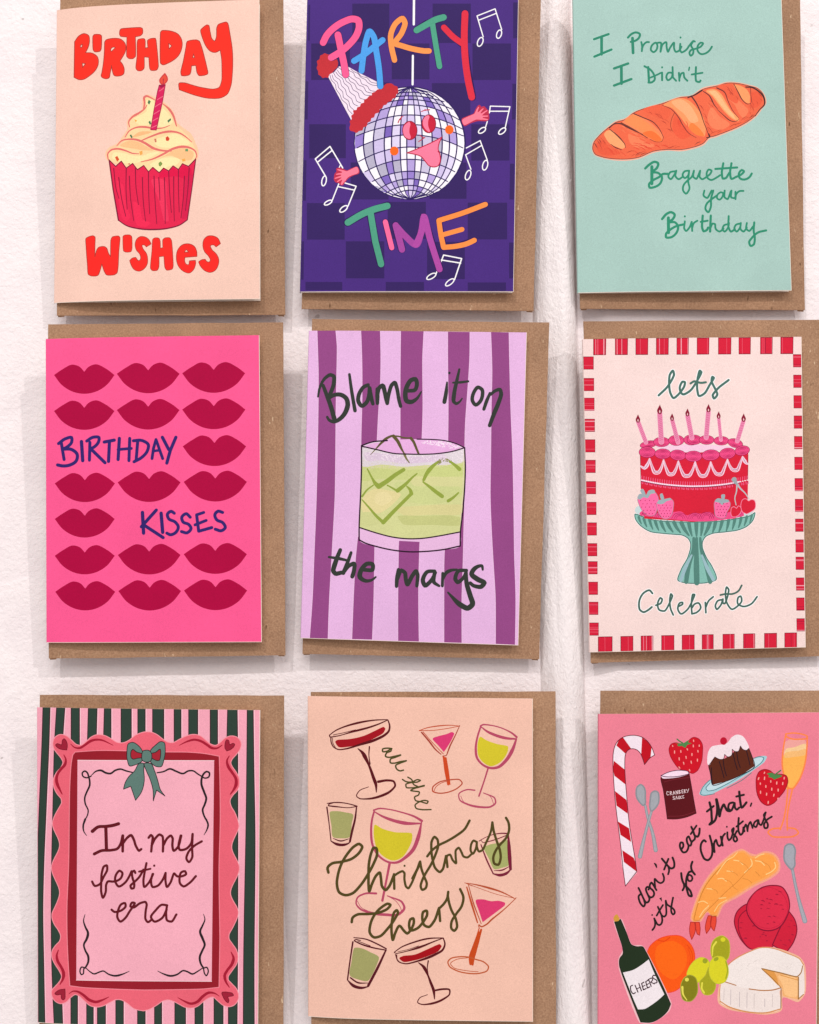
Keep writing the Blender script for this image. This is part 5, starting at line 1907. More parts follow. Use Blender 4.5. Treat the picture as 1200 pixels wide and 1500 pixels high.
L d45a8c 5 384,378 429,360
L d45a8c 5 383,356 427,338
L d45a8c 5 382,334 426,316
L d45a8c 5 381,312 425,294
L d45a8c 5 379,290 424,272
L d45a8c 5 378,269 422,250
L d45a8c 5 377,247 421,228
L d45a8c 5 376,225 420,206
L d45a8c 5 374,203 419,184
L d45a8c 5 373,181 417,162
L d45a8c 5 372,159 416,140
L d45a8c 5 371,137 415,118
L d45a8c 5 369,115 414,96
L d45a8c 5 368,93 412,74
L d45a8c 5 367,71 411,52
P 8a1432 390,-62! 404,-26 420,14 401,53 374,53 355,14 371,-26
P f6c8cc 388,3 397,26 390,44 379,28
K printed_candle~3
L f8c0d4 50 612,400 540,130
L ec8db2 44 612,400 540,130
L d45a8c 5 590,387 621,362
L d45a8c 5 584,366 615,341
L d45a8c 5 578,345 610,320
L d45a8c 5 573,324 604,299
L d45a8c 5 567,302 598,277
L d45a8c 5 561,281 593,256
L d45a8c 5 555,260 587,235
L d45a8c 5 550,239 581,214
L d45a8c 5 544,217 576,192
L d45a8c 5 538,196 570,171
L d45a8c 5 533,175 564,150
L d45a8c 5 527,154 559,129
P 8a1432 540,45! 551,73 563,104 549,135 527,135 513,104 525,73
P f6c8cc 538,95 545,113 540,128 532,115
K printed_candle~4
L f8c0d4 56 780,345 728,75
L ec8db2 50 780,345 728,75
L d45a8c 5 756,331 794,308
L d45a8c 5 752,310 790,286
L d45a8c 5 748,288 786,264
L d45a8c 5 743,266 782,243
L d45a8c 5 739,245 778,221
L d45a8c 5 735,223 773,200
L d45a8c 5 731,202 769,178
L d45a8c 5 727,180 765,156
L d45a8c 5 723,158 761,135
L d45a8c 5 719,137 757,113
L d45a8c 5 714,115 753,92
L d45a8c 5 710,94 748,70
P 8a1432 728,-15! 740,15 753,48 738,80 715,80 700,48 713,15
P f6c8cc 726,39 734,58 728,73 720,60
@ 1010 600 8.336
K printed_candle~5
L f8c0d4 56 205,340 232,25
L ec8db2 50 205,340 232,25
L d45a8c 5 186,320 229,308
L d45a8c 5 187,298 231,286
L d45a8c 5 189,276 233,264
L d45a8c 5 191,255 234,242
L d45a8c 5 193,233 236,220
L d45a8c 5 195,211 238,198
L d45a8c 5 197,189 240,176
L d45a8c 5 199,167 242,154
L d45a8c 5 201,145 244,133
L d45a8c 5 203,123 246,111
L d45a8c 5 204,101 248,89
L d45a8c 5 206,79 249,67
L d45a8c 5 208,57 251,45
L d45a8c 5 210,35 253,23
P 8a1432 235,-69! 247,-38 261,-3 245,31 221,31 205,-3 219,-38
P f6c8cc 233,-13 241,7 235,23 226,9
K printed_candle~6
L f8c0d4 40 385,370 358,105
L ec8db2 34 385,370 358,105
L d45a8c 5 369,354 396,335
L d45a8c 5 367,332 394,313
L d45a8c 5 365,310 391,291
L d45a8c 5 362,288 389,269
L d45a8c 5 360,266 387,247
L d45a8c 5 358,244 385,225
L d45a8c 5 356,222 382,203
L d45a8c 5 353,200 380,182
L d45a8c 5 351,178 378,160
L d45a8c 5 349,157 376,138
L d45a8c 5 347,135 373,116
P 8a1432 359,20! 370,48 382,79 368,110 346,110 332,79 345,48
P f6c8cc 357,70 364,88 359,102 351,90
K printed_candle~7
L f8c0d4 50 585,385 660,140
L ec8db2 44 585,385 660,140
L d45a8c 5 573,362 613,358
L d45a8c 5 579,341 619,337
L d45a8c 5 585,320 626,316
L d45a8c 5 592,299 632,295
L d45a8c 5 598,278 638,274
L d45a8c 5 605,257 645,253
L d45a8c 5 611,236 651,232
L d45a8c 5 618,215 658,211
L d45a8c 5 624,194 664,190
L d45a8c 5 631,173 671,169
L d45a8c 5 637,152 677,148
P 8a1432 664,46! 676,77 690,112 674,146 650,146 634,112 648,77
P f6c8cc 662,102 670,122 664,138 655,124
@ 920 530 6
K lets_lettering
S ffffff 30 270,295 350,215 405,110 395,78 370,110 362,200 375,280 400,318 440,290 495,215 500,178 480,175 455,230 480,285 540,260 600,180 645,90 632,78 612,150 610,250 625,300 670,280 720,200 755,140 742,132 735,170 770,245 785,290 755,322 745,295 790,235 885,160
S 4a7268 19 270,295 350,215 405,110 395,78 370,110 362,200 375,280 400,318 440,290 495,215 500,178 480,175 455,230 480,285 540,260 600,180 645,90 632,78 612,150 610,250 625,300 670,280 720,200 755,140 742,132 735,170 770,245 785,290 755,322 745,295 790,235 885,160
S 4a7268 18 550,190 580,172 640,185 685,180
@ 920 850 6
K celebrate_lettering
S ffffff 28 215,115 190,88 140,110 100,180 105,260 135,280 180,260 210,235
S ffffff 26 245,220 290,200 300,165 285,155 262,200 275,260 320,270 370,190 390,135 378,120 368,170 375,250 398,305
S ffffff 26 445,230 480,210 480,195 455,200 438,250 465,295 520,260 570,170 585,125 570,125 558,200 562,295!
S ffffff 26 562,295 600,285 640,240 620,200 585,210 565,240
S ffffff 26 680,195 685,285
S ffffff 26 683,240 710,180 750,145
S ffffff 26 830,170 790,180 768,230 780,255 815,220 835,165 850,190 870,160 885,80 868,60 858,100 870,200 915,255 960,230 1000,180 990,140 970,150 965,205 1010,230 1080,210 1135,145
S 45695f 16 215,115 190,88 140,110 100,180 105,260 135,280 180,260 210,235
S 45695f 15 245,220 290,200 300,165 285,155 262,200 275,260 320,270 370,190 390,135 378,120 368,170 375,250 398,305
S 45695f 15 445,230 480,210 480,195 455,200 438,250 465,295 520,260 570,170 585,125 570,125 558,200 562,295!
S 45695f 15 562,295 600,285 640,240 620,200 585,210 565,240
S 45695f 15 680,195 685,285
S 45695f 15 683,240 710,180 750,145
S 45695f 15 830,170 790,180 768,230 780,255 815,220 835,165
S 45695f 15 835,165 835,200 850,205 870,160 885,80 868,60 858,100 870,200 915,255 960,230 1000,180 990,140 970,150 965,205 1010,230 1080,210 1135,145
S 45695f 15 812,130 860,120 920,120 970,95 1000,45
''',
'''
W 1.3
@ 0 0 1
K green_stripe~0
P 2f4238 63.00,1036.00! 61.60,1085.01 57.75,1176.01 54.60,1267.01 53.20,1330.02 53.90,1417.52 56.35,1526.03! 66.50,1526.03! 64.40,1417.52 63.00,1330.02 64.40,1267.01 68.25,1176.01 72.10,1085.01 73.50,1036.00!
S 3a1820 0.9 63.00,1036.00 61.60,1085.01 57.75,1176.01 54.60,1267.01 53.20,1330.02 53.90,1417.52 56.35,1526.03
S 3a1820 0.9 66.50,1526.03 64.40,1417.52 63.00,1330.02 64.40,1267.01 68.25,1176.01 72.10,1085.01 73.50,1036.00
S fbd3da 0.7 74.90,1036.00 73.50,1085.01 69.65,1176.01 65.80,1267.01 64.40,1330.02 65.80,1417.52 67.90,1526.03
K green_stripe~1
P 2f4238 82.95,1036.00! 79.80,1092.01 77.70,1176.01 75.25,1295.02 75.60,1400.02 80.50,1526.03! 92.75,1526.03! 89.25,1400.02 89.25,1295.02 91.00,1176.01 91.70,1092.01 95.20,1036.00!
S 3a1820 0.9 82.95,1036.00 79.80,1092.01 77.70,1176.01 75.25,1295.02 75.60,1400.02 80.50,1526.03
S 3a1820 0.9 92.75,1526.03 89.25,1400.02 89.25,1295.02 91.00,1176.01 91.70,1092.01 95.20,1036.00
S fbd3da 0.7 96.60,1036.00 93.10,1092.01 92.40,1176.01 90.65,1295.02 90.65,1400.02 94.15,1526.03
K green_stripe~2
P 2f4238 104.31,1036.00! 104.31,1088.51 103.96,1456.02 103.96,1526.03! 113.76,1526.03! 113.76,1456.02 116.56,1088.51 116.56,1036.00!
S 3a1820 0.9 104.31,1036.00 104.31,1088.51 103.96,1456.02 103.96,1526.03
S 3a1820 0.9 113.76,1526.03 113.76,1456.02 116.56,1088.51 116.56,1036.00
S fbd3da 0.7 117.96,1036.00 117.96,1088.51 115.16,1456.02 115.16,1526.03
K green_stripe~3
P 2f4238 129.51,1036.00! 128.11,1088.51 127.06,1456.02 127.06,1526.03! 136.86,1526.03! 136.86,1456.02 141.06,1088.51 142.46,1036.00!
S 3a1820 0.9 129.51,1036.00 128.11,1088.51 127.06,1456.02 127.06,1526.03
S 3a1820 0.9 136.86,1526.03 136.86,1456.02 141.06,1088.51 142.46,1036.00
S fbd3da 0.7 143.86,1036.00 142.46,1088.51 138.26,1456.02 138.26,1526.03
K green_stripe~4
P 2f4238 152.96,1036.00! 151.56,1088.51 142.81,1456.02 142.81,1526.03! 154.71,1526.03! 154.71,1456.02 162.76,1088.51 162.76,1036.00!
S 3a1820 0.9 152.96,1036.00 151.56,1088.51 142.81,1456.02 142.81,1526.03
S 3a1820 0.9 154.71,1526.03 154.71,1456.02 162.76,1088.51 162.76,1036.00
S fbd3da 0.7 164.16,1036.00 164.16,1088.51 156.11,1456.02 156.11,1526.03
K green_stripe~5
P 2f4238 177.46,1036.00! 177.46,1088.51 169.76,1456.02 169.76,1526.03! 180.96,1526.03! 180.96,1456.02 192.51,1088.51 192.51,1036.00!
S 3a1820 0.9 177.46,1036.00 177.46,1088.51 169.76,1456.02 169.76,1526.03
S 3a1820 0.9 180.96,1526.03 180.96,1456.02 192.51,1088.51 192.51,1036.00
S fbd3da 0.7 193.91,1036.00 193.91,1088.51 182.36,1456.02 182.36,1526.03
K green_stripe~6
P 2f4238 201.96,1036.00! 201.96,1088.51 201.61,1456.02 201.61,1526.03! 212.81,1526.03! 212.81,1456.02 212.81,1088.51 212.81,1036.00!
S 3a1820 0.9 201.96,1036.00 201.96,1088.51 201.61,1456.02 201.61,1526.03
S 3a1820 0.9 212.81,1526.03 212.81,1456.02 212.81,1088.51 212.81,1036.00
S fbd3da 0.7 214.21,1036.00 214.21,1088.51 214.21,1456.02 214.21,1526.03
K green_stripe~7
P 2f4238 223.66,1036.00! 223.66,1088.51 226.46,1456.02 226.46,1526.03! 236.96,1526.03! 236.96,1456.02 240.11,1088.51 240.11,1036.00!
S 3a1820 0.9 223.66,1036.00 223.66,1088.51 226.46,1456.02 226.46,1526.03
S 3a1820 0.9 236.96,1526.03 236.96,1456.02 240.11,1088.51 240.11,1036.00
S fbd3da 0.7 241.51,1036.00 241.51,1088.51 238.36,1456.02 238.36,1526.03
K green_stripe~8
P 2f4238 255.16,1036.00! 255.16,1088.51 256.21,1456.02 256.21,1526.03! 271.96,1526.03! 271.96,1456.02 265.31,1088.51 265.31,1036.00!
S 3a1820 0.9 255.16,1036.00 255.16,1088.51 256.21,1456.02 256.21,1526.03
S 3a1820 0.9 271.96,1526.03 271.96,1456.02 265.31,1088.51 265.31,1036.00
S fbd3da 0.7 266.71,1036.00 266.71,1088.51 273.36,1456.02 273.36,1526.03
K green_stripe~9
P 2f4238 276.51,1036.00! 276.51,1088.51 285.61,1456.02 285.61,1526.03! 297.51,1526.03! 297.51,1456.02 289.81,1088.51 289.81,1036.00!
S 3a1820 0.9 276.51,1036.00 276.51,1088.51 285.61,1456.02 285.61,1526.03
S 3a1820 0.9 297.51,1526.03 297.51,1456.02 289.81,1088.51 289.81,1036.00
S fbd3da 0.7 291.21,1036.00 291.21,1088.51 298.91,1456.02 298.91,1526.03
K green_stripe~10
P 2f4238 308.02,1036.00! 308.02,1088.51 313.62,1456.02 313.62,1526.03! 326.92,1526.03! 326.92,1456.02 318.87,1088.51 318.87,1036.00!
S 3a1820 0.9 308.02,1036.00 308.02,1088.51 313.62,1456.02 313.62,1526.03
S 3a1820 0.9 326.92,1526.03 326.92,1456.02 318.87,1088.51 318.87,1036.00
S fbd3da 0.7 320.27,1036.00 320.27,1088.51 328.32,1456.02 328.32,1526.03
K green_stripe~11
P 2f4238 333.57,1036.00! 332.52,1085.01 334.27,1225.01 334.62,1400.02 334.62,1526.03! 347.22,1526.03! 348.27,1400.02 348.62,1225.01 348.27,1085.01 347.57,1036.00!
S 3a1820 0.9 333.57,1036.00 332.52,1085.01 334.27,1225.01 334.62,1400.02 334.62,1526.03
S 3a1820 0.9 347.22,1526.03 348.27,1400.02 348.62,1225.01 348.27,1085.01 347.57,1036.00
S fbd3da 0.7 348.97,1036.00 349.67,1085.01 350.02,1225.01 349.67,1400.02 348.62,1526.03
K green_stripe~12
P 2f4238 362.27,1036.00! 361.57,1120.01 360.17,1225.01 358.77,1295.02 357.02,1400.02 356.32,1526.03! 372.77,1526.03! 372.42,1400.02 373.47,1295.02 373.82,1225.01 372.07,1120.01 371.02,1036.00!
S 3a1820 0.9 362.27,1036.00 361.57,1120.01 360.17,1225.01 358.77,1295.02 357.02,1400.02 356.32,1526.03
S 3a1820 0.9 372.77,1526.03 372.42,1400.02 373.47,1295.02 373.82,1225.01 372.07,1120.01 371.02,1036.00
S fbd3da 0.7 372.42,1036.00 373.47,1120.01 375.22,1225.01 374.87,1295.02 373.82,1400.02 374.17,1526.03
K scalloped_frame
F ec6678 f79aa6 0.9 77.62,1088.08 80.46,1080.29 87.54,1076.04 96.75,1077.46 104.54,1083.83 112.33,1090.63 118.71,1091.62 126.50,1085.96 135.00,1078.87 143.50,1076.04 153.41,1077.46 163.33,1082.42 171.83,1087.37 180.33,1088.08 188.83,1084.54 198.75,1076.75 212.91,1072.07 220.50,1072.30 229.50,1075.75 238.50,1082.50 246.00,1087.00 253.50,1087.75 262.50,1083.25 273.00,1078.00 283.50,1075.75 294.00,1078.00 301.50,1084.00 309.00,1090.00 316.49,1091.80 322.49,1087.75 329.99,1081.00 338.99,1078.00 347.99,1080.25 353.24,1087.75 352.49,1096.00 346.49,1105.00 340.49,1111.75 338.24,1117.00 340.49,1123.00 345.74,1130.49 350.24,1139.49 350.99,1148.49 347.99,1157.49 341.24,1164.99 337.19,1172.49 338.99,1181.49 343.49,1188.99 350,1209 339.5,1241 350.7,1271 337.8,1309 349.3,1337 341.99,1357.00 335.69,1369.00 335.69,1375.00 340.49,1382.50 346.49,1391.50 348.74,1400.50 347.24,1411.00 340.49,1421.50 334.49,1430.49 334.49,1434.99 340.49,1441.74 346.49,1448.49 349.49,1457.49 347.99,1466.49 342.74,1472.49 334.49,1474.74 326.99,1472.49 319.49,1466.49 311.99,1460.49 306.00,1461.99 297.00,1467.99 289.50,1473.99 280.50,1476.69 271.50,1475.49 262.50,1470.99 253.50,1466.49 246.00,1464.69 238.50,1466.49 229.50,1472.49 219.00,1478.49 210.00,1480.74 208.66,1480.45 197.33,1478.04 186.00,1469.54 177.50,1464.58 170.41,1464.30 161.91,1468.12 152.00,1473.08 142.08,1475.20 132.16,1473.08 123.66,1466.00 116.58,1459.62 110.92,1456.79 103.83,1461.04 96.75,1468.12 89.67,1470.25 81.17,1466.70 76.21,1458.91 76.21,1450.41 81.17,1444.75 88.25,1436.25 90.37,1430.58 86.83,1422.08 80.46,1412.16 76.21,1402.25 76.21,1393.75 81.17,1385.25 87.54,1378.17 88.96,1371.08 85.42,1362.58 79.75,1354.08 76.21,1344.17 76.4,1338 87.4,1309 75.6,1270 87.4,1238 77,1205 90.37,1175.91 89.67,1170.25 84.00,1163.16 79.04,1153.25 78.33,1141.91 82.58,1132.00 89.67,1123.50 92.22,1116.41 89.67,1110.75 84.00,1103.66 79.04,1096.58
K inner_frame
F 981c2a f58a98 0.9 106.67,1105.79! 110.21,1101.54! 142.08,1099.41 188.83,1099.84 243.00,1101.40 277.50,1101.85 300.00,1103.80 321.29,1107.70! 322.04,1134.99 322.79,1199.49 321,1270 322.19,1375.00 321.74,1405.00 320.99,1446.24! 300.00,1448.49 255.00,1449.69 210.00,1450.14 191.66,1449.71 163.33,1448.71 120.83,1446.45 102.42,1444.04! 100.29,1415.00 98.45,1372.50 98.17,1330.00 100.6,1270 101.71,1185.83 102.42,1150.41 104.54,1117.83
Q f6b0c0 113.75,1113.30 313.79,1114.00 310.19,1437.69 111.91,1435.82
L fbd6dc 0.7 114.03,1113.58 313.64,1114.15
L fbd6dc 0.7 111.91,1435.68 310.19,1437.54
K frame_curl
S a81a34 .7:2.6:3:2:.7 103.55,1089.78 109.50,1094.88 116.58,1095.87 125.08,1090.92 133.58,1085.25 142.08,1083.41 150.58,1084.54 159.08,1088.37 165.88,1091.77
S a81a34 1:3.4:3:3.6:1.2 93.63,1105.79 96.47,1112.16 95.62,1119.25 89.67,1126.33 84.71,1133.41 82.87,1141.91 84.71,1150.41 88.25,1157.50 91.08,1163.16
S a81a34 .7:2.4:2.8:3:1 262.80,1091.80 273.00,1086.70 285.00,1083.55 294.00,1085.50 303.00,1090.75 310.49,1095.70 317.99,1096.00 325.49,1091.50
S a81a34 1:3.4:3:3.8:1.2 335.99,1107.25 332.69,1114.00 334.49,1123.00 340.49,1131.99 345.74,1140.99 345.74,1149.99 341.99,1157.49 337.49,1163.49
S a81a34 1:3.2:3:3.8:1 85.70,1391.62 83.29,1399.41 84.71,1407.91 89.67,1416.41 93.21,1424.91 92.50,1433.41 87.97,1442.20
S a81a34 .7:2.6:3.4:3:.7 101.28,1455.80 106.67,1452.11 113.75,1452.54 122.25,1457.50 130.75,1464.58 140.66,1467.70 149.16,1465.29 159.79,1460.33
S a81a34 1:3.6:3:3.2:1 338.54,1394.50 342.29,1403.50 339.74,1412.50 332.99,1421.50 329.24,1429.00 330.74,1437.24 335.99,1446.24
S a81a34 .7:2.6:3.4:3:.7 260.70,1461.39 270.00,1466.49 280.50,1470.24 289.50,1467.24 297.00,1459.74 306.00,1454.19 314.99,1455.24 321.29,1459.29
K frame_heart
F a02038 7a1428 0.8 81.45,1091.20 84.00,1089.22 90.37,1090.92 91.37,1084.54 93.92,1081.99 97.46,1085.96 98.87,1092.33 97.88,1098.71! 91.08,1098.00 84.71,1095.45
F a02038 7a1428 0.8 330.44,1086.25 332.24,1083.55 335.24,1084.75 336.74,1090.75 341.24,1088.80 343.94,1090.00 342.74,1093.75 337.49,1098.25 332.24,1100.05! 329.69,1096.00
F a02038 7a1428 0.8 80.46,1455.37 86.12,1450.41 95.33,1448.71! 95.62,1456.08 95.05,1463.16 92.50,1464.86 89.95,1462.46 89.38,1456.79 84.71,1457.50 81.45,1456.79
F a02038 7a1428 0.8 325.19,1453.74 331.49,1452.99! 340.49,1454.94 342.29,1458.24 338.99,1459.29 334.19,1460.19 335.69,1465.74 334.19,1469.04 331.49,1467.24 326.99,1460.49
K ink_flourish
S 2c2024 .8:2.4:2.2:2:1.5 133.58,1136.25 140.66,1129.87 147.75,1128.46 154.83,1132.00 161.91,1133.13 169.00,1128.46 176.79,1126.61 184.58,1129.16 194.50,1131.57
S 2c2024 1.6:2.2:1.4 133.58,1136.96 127.21,1139.36 121.54,1136.96 120.83,1132.00 124.37,1129.45 127.91,1131.71 130.04,1137.66 131.46,1143.33 131.46,1150.41 127.21,1160.33 124.37,1168.12 125.08,1177.33 129.33,1187.25 127.91,1195.04 125.08,1200.00
S 2c2024 2.4:2:.7 125.00,1200.00 122.00,1210.00 123.00,1218.00 127.00,1224.00
S 2c2024 1.5:2.2:2:1.6 230.25,1131.99 240.00,1130.19 249.00,1126.30 258.00,1129.75 268.50,1133.19 276.00,1129.30 283.50,1129.30 289.50,1133.49 295.50,1137.24
S 2c2024 1.6:2.2:2.6:2.4:2 295.50,1137.24 300.00,1139.79 306.00,1137.99 306.75,1131.99 303.00,1130.19 298.50,1133.49 295.80,1139.49 295.20,1148.49 299.25,1160.49 302.25,1169.49 300.00,1178.49 297.00,1185.99 298.50,1193.49 301.50,1199.94
S 2c2024 2.2:2:.7 302.00,1200.00 305.00,1208.00 303.00,1216.00 299.00,1223.00
S 2c2024 .7:2:3:2:2.6:2 124.66,1339.63 122.53,1348.42 125.08,1357.62 129.05,1366.83 127.21,1375.33 122.96,1383.83 125.08,1392.33 129.33,1400.83 129.33,1409.33 125.08,1417.83
S 2c2024 1.6 125.08,1417.83 119.41,1416.70 117.29,1423.50 119.41,1427.75 122.25,1426.33 122.96,1419.25 125.08,1417.12
S 2c2024 1:1.8:1.6:2.4:.7 125.08,1417.12 132.16,1423.50 137.83,1426.61 144.91,1424.21 151.29,1422.36 159.08,1427.04 169.00,1429.45 177.50,1427.75 189.54,1422.79
S 2c2024 .7:2:3:2.4:2.6:2 298.20,1339.00 300.30,1346.50 297.00,1355.50 293.25,1364.50 297.00,1375.00 300.00,1384.00 296.25,1393.00 292.80,1402.00 294.00,1411.00 298.50,1418.50
S 2c2024 1.6 297.75,1418.50 303.00,1417.00 305.25,1423.00 302.25,1429.30 299.70,1426.00 298.50,1420.00
S 2c2024 .7:2.4:1.8:2:1.2 231.00,1422.40 240.00,1426.75 250.50,1429.60 259.50,1427.50 268.50,1421.80 274.50,1423.30 282.00,1426.75 289.50,1423.00 296.25,1418.50
K bow
F 5f7f76 2a2024 0.9 203.70,1118.54 197.33,1129.16 188.83,1137.66 183.16,1147.58 181.04,1156.08! 191.66,1151.83! 198.75,1172.37! 207.25,1160.33 211.50,1143.33 210.79,1129.16 210.08,1117.83
F 5f7f76 2a2024 0.9 211.50,1118.50 214.50,1129.00 219.75,1140.99 224.25,1157.49 224.70,1173.24! 229.50,1157.49! 241.80,1166.04! 235.50,1157.49 231.00,1142.49 226.50,1129.00 221.25,1118.50
F 5f7f76 2a2024 0.9 208.66,1100.12 203.00,1092.33 194.50,1087.37 188.12,1089.50 186.00,1100.83 186.70,1113.58 190.25,1122.08 197.33,1120.66 207.95,1115.00
F 5f7f76 2a2024 0.9 220.80,1099.00 228.00,1091.50 235.50,1086.25 240.75,1087.75 242.25,1097.50 240.75,1111.00 236.25,1123.00 229.50,1123.00 220.80,1116.25
F a82434 2a2024 0.9 207.95,1104.37 200.16,1101.54 194.50,1097.71 192.09,1100.83 192.09,1109.33 194.50,1111.88 201.58,1110.75 207.95,1109.33
F a82434 2a2024 0.9 221.70,1104.25 228.00,1102.00 234.75,1097.50 235.50,1105.00 233.25,1114.00 229.50,1114.00 222.00,1109.50
F 5f7f76 2a2024 0.9 209.37,1100.12 212.91,1098.99 218.58,1099.41 222.12,1103.66 221.70,1113.58 218.58,1116.13 211.50,1115.85 208.38,1113.58 207.95,1105.08
@ 120 1190 6.316
K festive_lettering
S 64141f 26:22:24:24 98,175 150,135 220,130 290,120 340,105
S 64141f 24 222,130 228,350
S 64141f 22:20:20 115,385 180,355 270,350 330,335 360,290 378,215
S 64141f 20 380,215 378,360
S 64141f 16:20:18:18 380,290 420,235 455,212 480,250 500,310 530,355 550,340
S 64141f 18 618,235 640,210 655,225 648,300 642,362
S 64141f 18 645,310 680,240 720,205 745,220 752,300 750,362
S 64141f 18 752,310 790,240 825,215 840,240 838,310 850,355 890,320 920,215
S 64141f 18 915,215 895,310 905,345 960,340 1010,290 1025,200
S 64141f 18:17:17:17 1025,205 1020,330 1020,420 990,460 968,430 985,370 1040,310 1110,268
S 64141f 17 95,640 120,680 165,665 200,600 235,530 230,490 205,500 185,560 180,640 180,740 195,790 220,740 225,670 240,640 300,640 360,610 375,560 350,540 315,580 310,640 340,685 400,650 440,590 460,545
S 64141f 17 495,560 485,540 465,555 470,610 485,660 480,700 460,705 450,680 480,650 530,600 570,530
S 64141f 17 598,470 580,560 570,640 578,690 620,650 660,570
S 64141f 15 530,548 580,535 635,522
S 64141f 17 655,570 640,640 655,690 700,680 750,620 775,560
S 64141f 17 775,560 775,640 788,690 820,650 855,565 880,590 930,590 965,570 955,545 920,555 905,600 910,660 940,685 1000,650 1055,590
S 64141f 17 275,900 300,920 360,910 405,870 400,840 365,850 335,910 330,975 355,1010 400,980 440,920 480,860 490,840 465,835 450,870 480,880 540,840 590,830 600,850 590,920 590,990 610,1015 650,990
S 64141f 17 790,860 740,855 680,910 640,970 670,1010 740,980 785,900
S 64141f 17 788,860 780,940 790,1000 830,1010 875,945
E 64141f 670 493 11 12 0
''',
'''
W 1.28
@ 470 1040 7.059
K coupe_glass~1
P a4101f 150,325 170,310 300,300 450,265 560,215 650,175 668,190 650,235 560,290 420,345 280,382 180,380
S 5a1018 8:12:18:12:8 90,260 150,215 240,175 400,130 560,105 690,100
S 5a1018 10:8:18:14:8 90,262 95,278 180,268 330,225 500,180 600,145 690,105
S 5a1018 6 130,258 240,235 360,205
S 5a1018 10:20:24:16:10:10 695,105 712,160 705,215 660,260 560,310 400,360 260,402 180,408 130,380 105,320 105,285
S 5a1018 6 120,290 125,340 155,395
S 5a1018 8:34:18:24:28:8 385,400 430,440 470,510 510,600 545,700 570,770 575,850
S 5a1018 12:8:10 503,380 498,470 510,560
S 5a1018 22:18:16:22:18:10:8:6 595,742 690,728 755,740 770,780 720,840 620,890 500,918 400,915 370,890 400,835 495,795
K martini_glass~1
@ 600 1040 7.059
P dc3a74 240,295 300,270 380,250 440,228 462,240 440,300 400,370 355,435! 300,370
S c45030 6:10:5 98,214 180,185 330,162 420,158 510,165
S c45030 6 98,214 250,210 400,190 510,168
S a84030 12:14:8 125,232 200,320 270,410 325,458
S c45030 6 140,225 230,330 350,455
S a84030 6:9:12:6 520,160 470,270 420,370 395,435 380,470 345,475
L c45030 8 345,480 358,520
S d04a20 18:26:18 355,490 375,620 400,770
S d04a20 14:16:10 375,495 395,620 418,770
O b84a30 10 240,800 300,750 420,722 520,722 545,755 500,805 400,850 300,860 240,840
S c45030 6 250,850 270,800 340,750 400,735
K wine_glass~1
P d6c82e 728,278 800,315 900,350 1020,380 1015,430 970,510 900,565 840,582 760,540 715,480 702,400 710,320
S b84a66 14:10:10:18 735,165 760,152 850,160 960,190 1060,240 1108,280
S b84a66 8:22:24:14 735,170 800,220 900,265 1000,292 1100,300
S b84a66 14:16:20:16:20:26:30:14 735,175 700,290 685,400 700,500 770,575 850,602 920,590 1000,520 1070,400 1105,300
S b84a66 14:12:14 812,605 770,740 718,890
S b84a66 12:10:18:14:8 675,830 590,825 510,870 520,930 600,975 720,1003 840,1000 890,960 880,910 765,858
S b84a66 5 530,890 560,950 650,985 
S b84a66 5 765,858 840,900 870,975
K shot_glass~1
@ 470 1160 8
P a9a86a 110,232 180,225 290,240 378,265 365,360 330,535 240,545 145,530 125,400
S 5a1420 8:12:10:12 75,135 150,125 260,128 360,148 425,168
S 5a1420 10:8:14:8 425,170 330,185 200,175 90,160 95,145 150,128
S 5a1420 14:10:10 72,180 95,350 120,575
S 5a1420 12:18:22:20 420,175 400,330 370,450 342,580
S 5a1420 8:26:24:8 118,575 180,610 240,622 310,610 350,585
S 5a1420 6:14:6 145,545 230,575 330,550
K wine_glass~2
P d4c62c 632,385 720,430 860,470 1070,490 1070,560 1020,680 950,770 850,805 740,760 660,670 625,540 620,450
S b84a66 16:12:14:24 620,215 680,195 800,205 950,240 1100,290 1185,340
S b84a66 10:26:34:14 625,230 720,285 850,335 1000,368 1170,370
S b84a66 16:20:22:20:18:26:34:36:14 625,230 600,330 590,470 610,630 680,750 800,825 900,825 990,770 1080,680 1140,540 1180,360
S b84a66 24:20:22 808,835 780,980 722,1275
S b84a66 20:14:26:24:10 650,1190 520,1192 430,1240 415,1310 460,1370 600,1420 780,1440 900,1440 980,1360 950,1290 780,1218
S b84a66 6 430,1280 470,1350 560,1400
S b84a66 6 780,1218 880,1280 940,1370 945,1420
K shot_glass~2
@ 610 1180 7.5
P a9b06c 745,460 800,430 900,410 1000,380 1008,500 1010,660 940,685 860,700 800,590
S 7a1f38 8:6:10:14 690,390 760,350 860,315 940,305 1015,310
S 7a1f38 6:10:8 710,380 730,405 850,380 1010,320
S 7a1f38 10:14:12 710,430 770,590 845,750
S 7a1f38 12:30:34:24 1010,320 1018,450 1025,570 1035,700
S 7a1f38 10:26:24:8 845,750 920,765 990,745 1045,695
S 7a1f38 5:14:5 855,715 940,710 1025,668
K martini_glass~2
@ 640 1280 9.23
P dc3a70 530,352 620,345 740,370 840,365 925,395 920,425 800,520 620,655! 575,520
S b8502e 6:22:8 375,122 520,145 700,190 860,240 1040,325
S b8502e 6 380,122 600,205 820,280 1040,328
S b8502e 8 400,130 480,165
L b8502e 7 1075,325 1040,335
S c05028 14:22:14 405,180 460,370 550,660
S b8502e 8:14:8 425,140 490,380 600,675
S b8502e 8:12:18:14 1065,335 900,490 740,620 670,685 600,715 570,690
L b8502e 10 565,700 575,740
S c84a1a 10:30:44:34 570,740 545,850 500,1000 455,1140 460,1215
S c84a1a 22:40:36:20 600,755 560,880 520,1030 495,1140 485,1230
